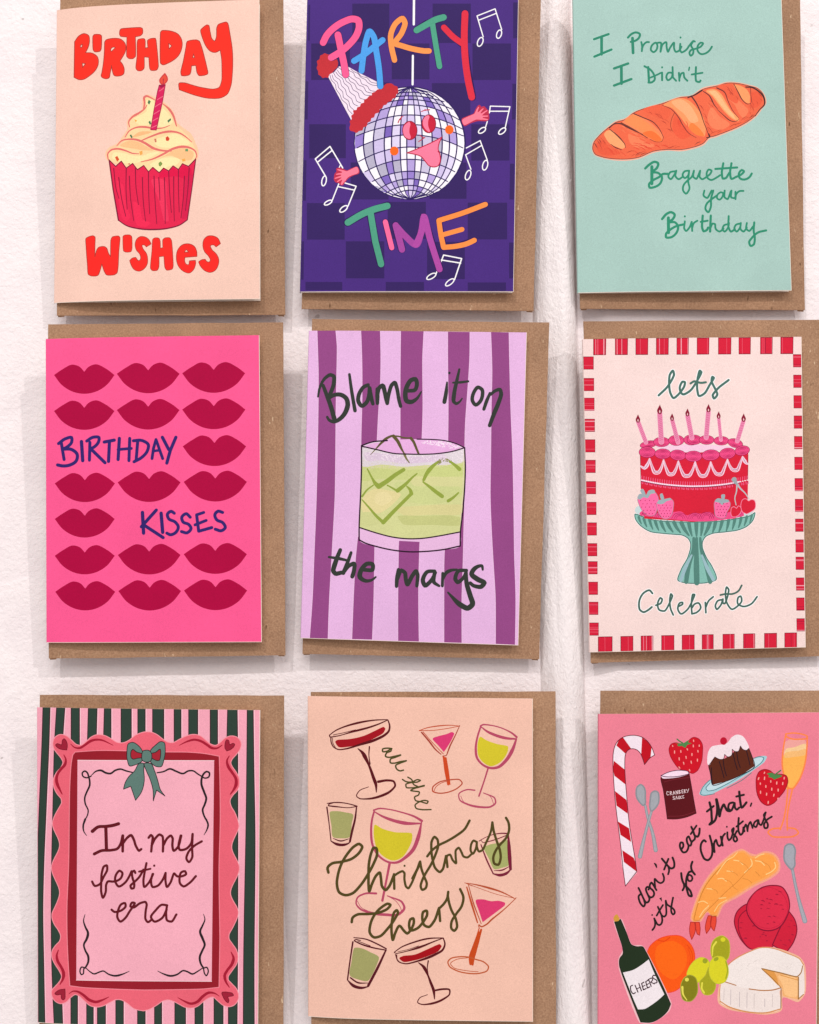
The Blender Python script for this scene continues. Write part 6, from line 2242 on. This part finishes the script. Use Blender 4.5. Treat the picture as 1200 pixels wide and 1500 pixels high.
O c05a30 14 450,1130 300,1122 190,1145 150,1190 170,1250 270,1310 420,1345 580,1345 680,1310 700,1260 640,1195 520,1155
S c05a30 8 420,1135 260,1160 185,1215 230,1270 400,1310 560,1325
K shot_glass~3
@ 500 1360 7.059
P a5a468 140,200 210,205 300,245 390,300 370,370 270,545 180,530 92,490 105,350
S 5a1420 8:12:12 130,95 250,110 370,160 465,210
S 5a1420 10:14:8 465,225 330,200 200,160 135,125 150,115 200,125
S 5a1420 6 170,130 300,180
S 5a1420 14:12:12 120,140 90,340 65,530
S 5a1420 14:22:22 462,225 380,400 280,590
S 5a1420 8:26:22:8 65,535 130,595 210,615 285,600
S 5a1420 12:14:6 95,510 170,560 275,565
K coupe_glass~2
P a80c18 600,305 640,285 760,270 880,220 1020,162 1038,180 1010,230 900,285 760,330 640,345
S 5a1018 8:12:14:8 550,245 620,195 760,140 900,105 1050,98
S 5a1018 8:8:20:12:8 550,250 570,258 680,235 850,180 960,135 1050,102
S 5a1018 5 585,242 700,215 800,180
S 5a1018 10:18:22:14:10:10 1055,100 1072,160 1050,220 960,275 800,335 660,365 590,340 562,270
S 5a1018 6 575,270 580,320 620,360
S 5a1018 8:28:14:22:24:8 800,355 850,395 890,470 925,560 955,640 965,730
S 5a1018 12:8:10 900,335 890,410 900,490
S 5a1018 16:16:12:18:18:10:8:6 975,640 1050,628 1120,635 1120,680 1040,740 920,780 830,785 790,765 810,720 892,685
K cheers_lettering
@ 470 1040 7.059
S 4d4a22 13 735,400 690,395 640,405 640,430 690,425 730,400 725,425 680,445 670,480 700,490 760,480 825,465
S 4d4a22 13 825,468 770,490 720,510 720,545 760,550 820,535 885,525
S 4d4a22 13 880,528 820,550 775,575 785,610 820,630 855,622
S 4d4a22 12 900,695 940,720 960,770 1000,790
S 4d4a22 12 845,718 880,740 940,745 1000,720 1030,728 1000,745 930,752 880,770 885,800 940,805 1010,795 1070,780
S 4d4a22 12 1070,785 1010,800 960,815 930,832 970,840 1020,850 1010,880 970,900 980,935 1040,950 1100,965 1110,945 1070,935 1010,955 975,985 985,1015 1040,1030 1140,1030
K christmas_cheers_lettering
@ 470 1160 8
S 52471e 26 90,945 80,890 130,840 240,820 370,780 460,700 485,640 450,610 390,640 310,730 240,850 200,980 190,1090 220,1180 290,1210 370,1190 470,1090 550,970 620,840 660,730 650,660 620,655 590,720 565,840 560,980 560,1090 568,1165 600,1080 650,980 690,945 705,1010 720,1110 760,1150 800,1110 860,970
S 52471e 24 858,965 862,1135
S 52471e 22 865,980 900,955 960,930 980,950 980,1020 1000,1110 1025,1130 1060,1080 1110,960 1160,820
E 52471e 982 866 13 14 0
@ 610 1180 7.5
S 52471e 24 -42,800 -10,740 20,680 42,620
S 52471e 22 42,615 55,690 90,790 115,860 100,910 65,925 48,890 65,820 100,750 160,650 210,540 240,440 230,370 200,345 170,390 165,480 180,600 210,690 260,730 290,700 310,630 325,560
S 52471e 22 325,555 335,610 342,675
S 52471e 20 330,600 340,550 370,540 400,600 435,635 432,560 435,490 465,465 495,510 520,560 560,570 610,530
S 52471e 22 120,558 170,495 240,440 340,390 440,330 530,260 585,165
S 52471e 20 660,400 630,385 605,420 598,500 620,530 655,470 665,400 665,450 690,505 725,490 770,400 820,280 835,185
S 52471e 22 835,185 850,280 880,380 920,500 925,590 900,650 860,640 845,580 870,500 920,430 990,350 1020,260 1010,180 985,135
@ 500 1270 6.316
S 52471e 20 97,510 105,470 150,440 250,435 340,425 430,385 455,350 430,340 370,375 310,440 270,530 265,610 300,650 360,640 430,570 490,490 525,420 515,400 490,420 470,500 465,590 478,675 500,610 540,545 580,590 610,615 650,570 672,510 665,475 640,485 628,540 640,585 700,570 750,520 795,440 790,405 760,415 750,480 770,540 810,555 860,500 905,380
S 52471e 19 905,380 915,500
S 52471e 19 905,385 950,340 980,290 990,230
S 52471e 19 985,260 995,320 1020,400 1060,480 1070,560 1045,590 1020,570 1020,510 1060,440 1115,360 1130,280 1100,205
''',
'''
W 1.22
@ 880 1060 7.5
K candy_cane
P f7e8f2 135,480 138,330 155,250 190,190 245,150 320,130 400,132 460,152 520,200 560,260 593,345! 545,375 482,450! 460,380 435,325 400,290 350,275 310,285 285,310 270,350 265,480 272,620 285,780 300,960 315,1100 345,1290 380,1500 397,1590 395,1640! 272,1790! 250,1640 232,1540 220,1330 190,1100 165,900 145,650
Q c40f22 245,150 200,180 172,240 272,330 290,300 335,275!
Q c40f22 455,152 520,200 560,262 548,375 482,448 460,380 445,335
Q c40f22 145,408 136,500 150,572 272,668 270,590 265,505
Q c40f22 157,740 165,830 175,902 297,990 292,900 283,838
Q c40f22 190,1075 205,1150 218,1222 335,1300 325,1230 312,1150
Q c40f22 238,1390 247,1460 255,1520 393,1625 388,1540 364,1475
S 6a1a2c 7 135,480 138,330 155,250 190,190 245,150 320,130 400,132 460,152 520,200 560,260 593,345! 545,375 482,450! 460,380 435,325 400,290 350,275 310,285 285,310 270,350 265,480 272,620 285,780 300,960 315,1100 345,1290 380,1500 397,1625! 272,1785! 248,1610 225,1380 190,1100 165,900 145,650 135,480
K crossed_spoons
S 8e9299 24:28:40 490,900 520,1040 570,1200 605,1390
S a9adb4 12:14:26 490,900 520,1040 570,1200 605,1390
F a6aab1 8e9299 14 440,670 400,700 390,760 400,820 435,870 470,900 490,880 490,800 490,740 470,690
S 8e9299 24:28:40 560,960 530,1060 480,1250 432,1460
S a9adb4 12:14:26 560,960 530,1060 480,1250 432,1460
F a6aab1 8e9299 14 600,740 560,760 545,830 540,920 555,960 600,930 635,870 640,800 630,755
K printed_strawberry~1
F d01226 a00c28 6 752,270 775,225 830,210 900,230 960,190 1020,150 1075,165 1115,220 1120,320 1105,430 1060,520 1010,548 950,520 870,500 800,420 760,340
P 4f8a4c 820,215 870,215 905,215 950,190 975,180 960,205 1000,215 950,235 930,265 890,245 860,250 840,235 855,222
S 4a7a4c 12 840,170 870,195 900,212
K cranberry_can
F 5c1119 451018 6 668,580 760,545 880,525 972,545! 1000,700 1025,850 1050,985! 950,1025 840,1048 732,1048! 710,880 690,740
P fbe0f2 662,572 740,535 860,515 960,525 970,550 890,580 770,600 680,600
S 5a2a4a 7 662,572 740,535 860,512 960,525 970,548 900,570 800,585 700,582 662,572
S 7a2430 5 700,640 800,615 975,592
S 7a2430 5 735,1018 900,1010 1040,965
L f3d8dc 4.6 748,752 730,745 724,770 735,785 750,780
L f3d8dc 4.6 765,785 762,745 778,748 776,762 766,764 786,782
L f3d8dc 4.6 796,782 803,742 818,776
L f3d8dc 4 800,765 815,762
L f3d8dc 4.6 830,775 826,738 848,772 844,735
L f3d8dc 4.6 862,770 858,733 874,736 862,750 878,760 864,770
L f3d8dc 4.6 906,726 890,730 894,764 910,760
L f3d8dc 4 892,748 906,744
L f3d8dc 4.6 922,762 917,726 932,728 922,744 938,758
L f3d8dc 4.6 942,722 950,736
L f3d8dc 4.6 968,716 954,756
L f3d8dc 4.6 812,800 796,802 796,815 812,818 812,832 794,832
L f3d8dc 4.6 826,832 832,796 845,828
L f3d8dc 4.6 854,796 857,826 870,824 869,793
L f3d8dc 4.6 890,794 878,800 880,822 894,820
L f3d8dc 4.6 914,788 902,790 904,818 918,815
@ 1020 1060 6.667
K flute_glass
P f2a8a0 870,180 1050,150 1075,190 1050,260 960,300 870,320
P f8cf98 875,250 960,230 1070,200 1070,300 960,330 860,330
P ffb858 862,300 950,300 1072,280 1050,420 1000,560 940,630 880,640 850,500
P f9c07a 866,290 930,270 1000,265 1070,250 1068,300 960,325 862,330
S ff8a4c 12 875,100 950,92 1040,105 1085,125 1075,145 1010,152 930,148 880,125 875,100
S ff8a4c 12:14:12 875,105 850,250 840,400 860,520 900,630 940,635 1000,560 1060,400 1080,250 1085,130
S ff8a4c 13 895,640 880,800 850,950 820,1035
S ff8a4c 13 940,635 905,800 888,920 890,1038
S ff8a4c 13 825,1020 740,1030 702,1060 740,1100 850,1108 950,1100 998,1065 970,1030 905,1018
K figgy_pudding
P a9cfd8 32,690 60,620 120,560 300,480 560,345 640,315 690,320 670,370 580,440 400,560 250,640 120,700 60,705
P c6e0e8 95,640 140,580 560,350 650,330 650,360 540,450 400,530 230,620 140,658
S 3f7f86 6 180,685 80,700 45,690 55,640 100,580 135,550
S 3f7f86 6 560,338 620,322 660,335 640,375 560,440 420,520 280,600 170,650 110,655 95,630 135,580
S 3f7f86 6 300,630 450,550 540,480
P 5d2818 120,400 180,330 250,350 350,290 440,220 515,245 545,320 570,415! 440,500 300,560 160,598! 140,500
S 2a1420 6 120,400 140,500 160,598 300,560 440,500 570,415 545,320 515,245
S 2a1420 7 148,430 150,520 158,590
S 2a1420 7 225,370 250,450 272,530
S 2a1420 7 262,350 275,440 295,510
S 2a1420 7 360,290 380,380 402,450
S 2a1420 7 395,280 410,370 430,430
S 2a1420 7 490,265 505,320 525,405
P f6e4ea 112,400 108,330 120,270 150,225 210,210 300,190 350,130 400,107 450,120 490,170 515,240 490,260 455,250 432,218! 410,270 375,270 352,250! 345,310 310,325 278,300! 265,345 230,348 182,325! 150,370 130,405
S 3a1a24 5 128,402 150,370 182,325! 230,348 265,345 278,300! 310,325 345,310 352,250! 375,270 410,270 432,218! 455,250 490,260 515,240
E c01030 267 170 34 38 0
K printed_strawberry~2
F d01226 980e26 7 585,600 590,520 620,465 670,447 720,460 760,490 830,495 880,510 895,560 870,640 810,720 750,780 700,800 640,770 600,700
P 4f8a4c 690,490 740,480 775,500 800,495 840,510 830,520 790,535 760,545 740,530 700,520 715,510
S 4a7a4c 11 775,495 800,475 825,457
@ 1000 1220 6
K tempura_prawns
P f8a68c 70,760 110,600 190,430 300,290 460,160 520,140 600,180 640,190 730,160 820,190 860,270 850,340 780,400 640,470 480,570 360,640 310,740 270,740 220,700 160,780 100,790
P fcaa60 80,750 120,610 200,440 310,300 470,170 530,155 600,200 640,205 725,175 805,200 845,275 835,330 770,385 630,455 470,555 350,630 300,730 260,728 215,690 160,760 100,780
P ffa44c 95,745 135,615 215,450 320,310 470,185 530,172 590,215 640,225 720,190 795,210 828,280 815,325 750,375 620,440 460,540 340,620 290,715 250,715 225,680 240,620 180,700 140,765 105,765
S d98838 8 100,760 130,640 200,470 290,350 400,240 
S ffd28a 6 300,365 350,290 400,235 440,215 480,175
S ffd28a 8 545,350 590,310 612,270 600,230
S d98838 5 605,300 560,345 470,440 380,520 290,610 220,680 150,760
S e09040 6 640,340 680,380
S ffd28a 8 640,220 680,195 715,185
S ffd28a 8 735,365 790,335 818,300 810,260
S ffd28a 7 450,240 500,250 530,280
S e09040 5 500,250 560,290 580,320
S ffd28a 7 390,335 440,340
S e09040 5 420,335 470,360 490,380
S ffd28a 7 310,405 350,400 385,425
S e09040 5 370,410 420,430 440,460
S ffd28a 7 215,490 270,495
S e09040 5 260,490 300,510 310,530
S ffd28a 7 140,610 180,600 220,620
S ffd28a 7 150,740 180,690 230,640
S ffd28a 7 640,245 690,255 720,285
S e09040 5 700,250 760,290 775,325
S e09040 5 530,400 580,415 610,440
S ffd28a 7 320,575 380,570
S e09040 5 440,470 480,500
S ffd28a 6 280,690 320,630 390,590
S e09040 6 240,720 300,728
S d98838 6 100,768 150,770
F ec4a36 b83028 6 70,785! 105,785! 112,830 110,870 95,910 80,938! 65,890 62,830
F ec4a36 b83028 6 112,785! 148,785! 155,840 150,900! 130,890 118,850
F ec4a36 b83028 6 225,728! 255,730! 245,780 245,830 210,885! 200,840 208,780
F ec4a36 b83028 6 258,735! 295,735! 295,790 278,862! 262,845 248,815
K salami_slices
F d4203c 8a1030 8 455,780 475,700 520,650 600,615 720,640 800,760 820,900 760,1010 680,1010 600,1020 530,960 475,860
F d82440 8a1030 6 490,820 500,740 560,680 700,680 850,780 850,900 790,1000 700,1030 600,1020 520,930
F d4203c 8a1030 8 790,985! 850,850 935,690! 985,760 1005,850 975,960 915,1048! 850,1020
B a81838 60 14 30 0 480,700 560,680 800,980 760,1010 600,1000 500,860
B a81838 44 12 26 20 860,880 940,720 1000,840 920,1020 830,990
F e22c4a 8a1030 9 800,462 870,475 920,540 940,650 910,750 850,830 760,860 680,845 610,780 565,690 570,620 620,540 700,480
R c01c3c 3 752 660 172 180 0
B a81838 80 14 34 10 780,490 880,520 920,640 860,780 740,830 620,760 590,640 680,520
K long_spoon
S 8f929b 22:24:36 965,320 990,450 1030,620 1075,775
S a9acb6 10:12:24 965,320 990,450 1030,620 1075,775
F a9acb6 8f929b 12 935,98 905,115 892,180 895,240 925,290 960,320 985,290 985,220 990,150 970,108
K brie_cheese
@ 1000 1350 6
P f6bd9c 318,720 320,560 390,400 480,320 680,225 780,225 920,260 1040,320 1075,380 1075,640 1020,705 880,670 870,780 760,815 560,800 400,770
P f3e6e0 330,710 335,570 400,390 490,320 680,235 780,235 920,280 1040,340 1060,380 1065,640 1015,680 860,600 860,770 740,798 560,790 400,750
P f7ede8 385,520 410,380 490,320 680,235 780,235 920,280 1040,345 1055,395 1010,480 860,450 700,412! 860,578! 740,600 600,590 470,565
Q f6b878 700,415 860,455 1015,488 1018,685 880,655 872,585
P e8a050 705,420 800,440 840,560 780,500
P ffc98c 840,480 1000,500 1000,660 900,640 880,560
L e09a48 6 860,470 1015,515
S a8763a 7:9:7 695,412 850,448 1010,482 1040,450 1055,390
S a8763a 6 700,420 780,490 865,580
S a8763a 9 1018,490 1018,600 1018,680
L a8763a 6 1018,680 1062,640
S b87840 8 585,592 700,605 800,600 862,582
S b87840 7 375,530 470,560
S d8945a 8:10:8 330,700 400,745 560,792 740,800 860,768
L 9a6c4a 7 866,590 864,760
S d8945a 5 330,560 326,640 330,710
S d8945a 6 400,375 480,315 600,260 690,228 790,235 910,275 1030,330 1062,380
B c2b6b2 26 3 60 -45 440,480 450,400 640,280 760,300 640,420 560,500
B c2b6b2 14 3 50 -45 780,320 900,330 990,370 980,440 860,400
L cfc2be 4 365,590 362,690
L c2b6b8 4 425,600 422,730
L c2b6b8 4 500,620 500,750
L c2b6b8 4 567,625 565,755
L cfc2be 4 630,640 628,760
L c2b6b8 4 722,680 722,750
L cfc2be 4 790,640 788,750
K printed_orange
@ 880 1320 7.5
F fb5a12 f2482a 8 780,378 880,385 960,440 1015,520 1035,620 1010,720 960,830 900,920 820,985 730,1005 600,960 520,800 500,620 540,500 650,410
P ff6a14 620,500 800,440 920,520 940,700 800,860 680,800 600,640
S e8420c 9 630,430 700,440 760,400
S e8420c 7 950,480 1000,560 1005,660 960,760
S f04a10 6 960,520 985,600 975,700
K green_olives
@ 1000 1350 6
F a8a820 c2be3a 6 350,125 400,160 415,240 395,330 330,370 270,330 248,240 275,160
E ddd82c 355 158 22 20 0
S e6e050 14:12:6 295,180 268,220 262,300
F ddd828 c8c83a 5 160,315 220,335 240,380 210,460 150,525 130,540 80,490 40,470 60,400 110,340
E a0a828 198 345 22 24 40
F a8a820 c2be3a 5 230,400 280,500 290,580 250,640 190,640 155,580 150,530 200,470
S e6e050 12 172,540 170,590 190,625
F ddd828 c8c83a 5 300,305 360,315 395,380 400,470 370,530 300,545 250,500 232,420 250,340
E a0a828 295 330 24 16 -30
S a0a828 8 380,350 395,430 380,500
F 848018 a6a63a 6 60,470 110,490 132,560 120,650 70,700 10,690 -15,620 -10,540 20,490
E e6e05a 38 510 18 17 0
S e8e05c 16:12:6 -2,575 5,640 38,690
K wine_bottle
@ 880 1320 7.5
P f3c4c8 145,215 225,195 350,480 460,490 520,580 780,1130 760,1200 640,1300 540,1345 435,1340 200,740 195,640 240,545
F 23331f 1c1a1c 6 152,228! 220,200! 280,340 340,480 400,500 460,500 500,560 600,760 700,970 770,1130! 740,1200 660,1280 560,1330 440,1330! 380,1180 290,950 230,790 205,700 210,630 245,580 240,510 190,350
P d8a040 140,190 165,148 180,145 208,190! 200,215 152,225!
P f5ecf0 245,785! 360,755 450,700 528,640! 580,770 640,900 700,1025! 640,1080 560,1140 480,1185 410,1190! 370,1100 310,950
S 3a1424 10.1 350,925 330,935 335,990 360,1018 382,1005
L 3a1424 10.1 378,925 410,1000
L 3a1424 10.1 420,905 448,985
L 3a1424 8.6 396,965 430,948
L 3a1424 10.1 475,890 450,905 470,975 500,960
L 3a1424 8.6 462,938 488,925
L 3a1424 10.1 520,870 495,885 515,955 540,942
L 3a1424 8.6 504,920 530,905
L 3a1424 10.1 555,935 530,870
S 3a1424 9.4 520,865 560,845 572,865 550,890!
L 3a1424 9.4 550,890 590,910
S 3a1424 10.1 600,818 580,815 570,835 590,855 615,870 618,895 595,900
@ 880 1060 7.5
K printed_strawberry~1
L f8a8a0 9 812,300 812,325
L f8a8a0 9 880,295 882,315
L f8a8a0 9 950,275 955,290
L f8a8a0 9 1018,235 1018,255
L f8a8a0 9 1083,235 1083,250
L f8a8a0 9 1020,180 1022,195
L f8a8a0 9 862,375 864,400
L f8a8a0 9 937,360 940,382
L f8a8a0 9 1003,328 1003,350
L f8a8a0 9 1068,295 1070,312
L f8a8a0 9 910,425 915,445
L f8a8a0 9 993,412 997,435
L f8a8a0 9 1063,390 1063,412
L f8a8a0 9 860,475 870,490
L f8a8a0 9 975,505 980,520
L f8a8a0 8 790,240 793,250
@ 1020 1060 6.667
K printed_strawberry~2
L f8a8a0 9 612,528 606,545
L f8a8a0 9 668,522 666,545
L f8a8a0 9 668,475 664,485
L f8a8a0 9 728,558 728,572
L f8a8a0 9 787,570 786,590
L f8a8a0 9 846,575 844,595
L f8a8a0 9 626,580 626,592
L f8a8a0 9 680,605 680,622
L f8a8a0 9 738,630 738,650
L f8a8a0 9 800,640 800,658
L f8a8a0 9 628,660 628,680
L f8a8a0 9 688,680 686,698
L f8a8a0 9 760,690 756,708
L f8a8a0 9 800,728 797,738
L f8a8a0 9 704,760 702,778
L f8a8a0 9 860,525 858,540
K eat_that_lettering
S 2a2020 20 130,770 145,830 150,900 150,960 130,985 180,950 200,890 205,820 195,740
L 2a2020 18 105,858 170,805
S 2a2020 20 200,740 220,830 228,905 240,850 270,790 285,820 305,850 330,855
S 2a2020 18 360,770 325,780 315,830 340,850 365,800 375,775 378,820 395,840 420,820
S 2a2020 20 420,665 430,760 445,820 475,790 490,770
L 2a2020 18 392,712 465,695
S 2a2020 14 540,778 530,805
@ 925 1250 16
S 2a2020 40 168,812 235,950 300,1090 350,1155 395,1140 425,1070 400,1000 355,900 340,830 375,785 420,815 400,850
S 2a2020 40 215,955 172,1000 180,1090 225,1190 290,1245 320,1190 300,1110
S 2a2020 40 400,990 450,1035 510,1010 535,940 505,870 440,810 430,750 470,685 515,740 555,810 588,862
S 2a2020 38 560,800 548,690 550,598 610,660 690,698 750,660 765,570 735,478
S 2a2020 30:44:20 545,240 572,268 592,335
S 2a2020 42 715,125 790,215 860,300 930,355 990,335 1008,260 992,170 965,100
S 2a2020 38 865,310 885,400 862,490
S 2a2020 40 768,380 810,270 868,130
@ 990 1200 12.5
S 2a2020 32 110,545 140,490 125,430 92,428 75,470 90,545 140,608 185,600 222,550 235,490
S 2a2020 32 262,370 235,315 205,345 208,420 240,480 272,482 288,430 262,370
S 2a2020 32 288,425 310,400 345,370 355,300
S 2a2020 34 285,140 320,220 350,300 400,320 430,260 437,172
L 2a2020 30 275,272 380,118
K for_christmas_lettering
@ 945 1305 21.8
S 2a2020 52 235,1250 290,1180 322,1080 315,960 295,880! 350,990 400,1070 460,1092 520,1050 550,960 542,850 515,740
S 2a2020 52 410,510 460,620 510,740 560,805 620,820 668,770 682,680 672,500 662,312! 700,430 770,480 850,530 930,610 950,700 900,755 850,700 832,600 842,500 868,350 895,215
L 2a2020 50 372,790 450,650 572,452
E 2a2020 228 770 30 30 0
Q 2a2020 452,238 530,200 545,352
@ 990 1200 12.5
S 2a2020 34 100,988 115,1100 150,1185 200,1240 270,1320 290,1412 245,1400 208,1300 190,1200 205,1050 250,965 300,955
S 2a2020 32 150,1185 152,1250 125,1302
O 2a2020 30 235,1020 285,1035 305,1085 280,1130 240,1130 215,1080
S 2a2020 34 305,780 282,850 292,930 350,1012
S 2a2020 34 550,410 520,385 475,430 455,520 480,640 530,730 590,750 650,690 672,580 660,450 622,302
L 2a2020 34 660,440 695,500 710,600
@ 1020 1180 10.435
S 2a2020 27 275,700 272,600 280,555 302,525 325,590 350,620 380,600 388,540 375,475
L 2a2020 27 378,475 405,612
S 2a2020 26 395,530 408,470 440,430
S 2a2020 26 475,410 480,490 500,530 530,505 560,420 572,345 548,370 562,430 612,480 625,530 595,552 570,520 590,450 620,390
E 2a2020 468 325 15 15 0
S 2a2020 27 650,190 643,300 650,400 680,448 710,420 722,335
L 2a2020 25 615,322 715,240
S 2a2020 25 722,340 738,395!
S 2a2020 25 730,350 760,290 775,330 785,392!
S 2a2020 25 785,370 795,310 830,250 845,290 862,342
S 2a2020 25 935,222 890,260 880,310 912,330 940,270 950,222 962,280 990,300 1022,240 1062,105
S 2a2020 26 1062,105 1035,140 1060,220 1095,290 1085,340 1050,345 1035,300 1080,220 1155,170
''']
# ---------------------------------------------------------------- wall, pipe, right-hand board
wall_strip('wall', -1.6, lambda z: pipe_x(z)-.002, 90, ZC-1.2, ZC+1.2, 60, lambda x, z: bulge(x, z), WALLM)
BOARD_D = 0.0030
wall_strip('wall_board', lambda z: pipe_x(z)+PR-.0005, 1.6, 90, ZC-1.2, ZC+1.2, 60, lambda x, z: BOARD_D*(1-math.exp(-max(0, x-pipe_x(z)-PR+.0005)/.0006))+bulge(x, z)*.5, WALLM)
def pipe():
    vs, fs = [], []
    nz, na = 260, 34
    rnd = random.Random(3)
    for j in range(nz+1):
        z = ZC-1.2+2.4*j/nz
        cx = pipe_x(z)
        for i in range(na+1):
            t = i/na; a = math.pi*t
            x = cx-PR*math.cos(a); d = PR*.92*max(0, math.sin(a))**.9
            if t < .3:        # filler smoothing the pipe into the wall on its left
                k = (1-t/.3); x -= .0055*k*k; d = d+.0022*k*(1-k)
            for ph, fz, am in ((0.3, 9, .00045), (2.1, 17, .0003), (4.0, 31, .00018)):     # brush sags and creases running down the paint
                d += am*math.sin(ph+t*(14+9*math.sin(z*fz*.35+ph))+z*fz)*math.sin(math.pi*t)**.5
            if i == 0: d = -.001
            if i == na: d = -.001
            vs.append((x, -d, z))
    for j in range(nz):
        for i in range(na):
            k = j*(na+1)+i; fs.append((k, k+1, k+na+2, k+na+1))
    o = link_mesh('painted_pipe', vs, fs, PIPEM, smooth=True)
    o['label'] = 'white painted vertical pipe running down the wall between the middle and right columns of cards'
    o['category'] = 'pipe'
pipe()

# ---------------------------------------------------------------- envelopes and cards
SL = 0.074
ENV = [
 ('kraft envelope behind the cream cupcake card, top left', [(88,-22),(415,-22),(417.5,461),(83,462)]),
 ('kraft envelope behind the purple disco ball card, top middle', [(455,-25),(793,-25),(782,455),(442,452)]),
 ('kraft envelope behind the mint green baguette card, top right', [(842,-22),(1172.5,-22),(1179.5,454),(850,452)]),
 ('kraft envelope behind the hot pink lips card', [(70,475),(414.5,472),(418,960),(71,965)]),
 ('kraft envelope behind the purple striped cocktail card', [(457,467),(805,472),(790,966),(443,958)]),
 ('kraft envelope behind the cake card with red checked border', [(855,470),(1204,468),(1213,961),(866,971)]),
 ('kraft envelope behind the green striped card with pink scalloped frame', [(58,1018),(416,1019),(415,1522),(57,1522)]),
 ('kraft envelope behind the peach card of wine and cocktail glasses', [(455,1014),(814,1013),(815,1520),(456,1520)]),
 ('kraft envelope behind the pink Christmas food card', [(880,1012),(1245,1012),(1245,1525),(879,1525)]),
]
CARDS = [
 ('cream greeting card with red Birthday Wishes lettering and a cupcake', 'f5cdbc', [(84,15),(380,-1),(381,438),(80,444)], 3.4),
 ('dark purple greeting card with a smiling disco ball and Party Time', '4a2c80', [(451,-12),(760,-12),(752.5,427.5),(440,428)], 1.0),
 ('mint green greeting card with a baguette and I Promise I Didn\'t', 'aaccc3', [(839.5,-16),(1144.5,-16),(1159.8,425.6),(847,429.3)], 1.2),
 ('hot pink greeting card with rows of red lips and Birthday Kisses', 'fb5b94', [(67.5,496.6),(380,491),(383.6,940.6),(68.6,941.4)], 1.8),
 ('purple and lilac striped greeting card with a green margarita', 'e6b8e4', [(453.2,484.5),(771.8,487),(759.4,945.4),(441,934.8)], 1.4),
 ('pale pink greeting card with red checked border and a birthday cake', 'f6ddd8', [(854,497),(1174.2,493.3),(1180.4,948.3),(864.3,955.6)], 1.4),
 ('green striped greeting card with pink frame reading In my festive era', 'f5a9bb', [(55,1036),(381.2,1040.2),(378,1507),(56,1498)], 2.4),
 ('peach greeting card with glasses and all the Christmas Cheers', 'f3c4b0', [(451.8,1019.5),(780.5,1023.4),(780.8,1496.6),(452.5,1489)], 3.0),
 ('pink greeting card with candy cane, wine, cheese and Christmas food', 'ef8498', [(877.3,1045.8),(1201,1043.5),(1196,1525),(877,1525)], 1.2),
]
for i, (lab, ec) in enumerate(ENV):
    p0 = at(ec[3][0], ec[3][1], .008)
    d0, zb = .0075, p0.z
    build_envelope(ec, d0, SL, zb, lab, ears=[(1, 1), (0, 1), (1, 1), (1, 1), (1, 1), (1, 0), (0, 0), (0, 0), (0, 0)][i])
    lab2, base, cc, curl = CARDS[i]
    lift = max(3.2, curl+.8)
    build_card(ART[i], base, cc, d0+lift/1000, SL, zb, lab2, curl=curl, lift=lift)
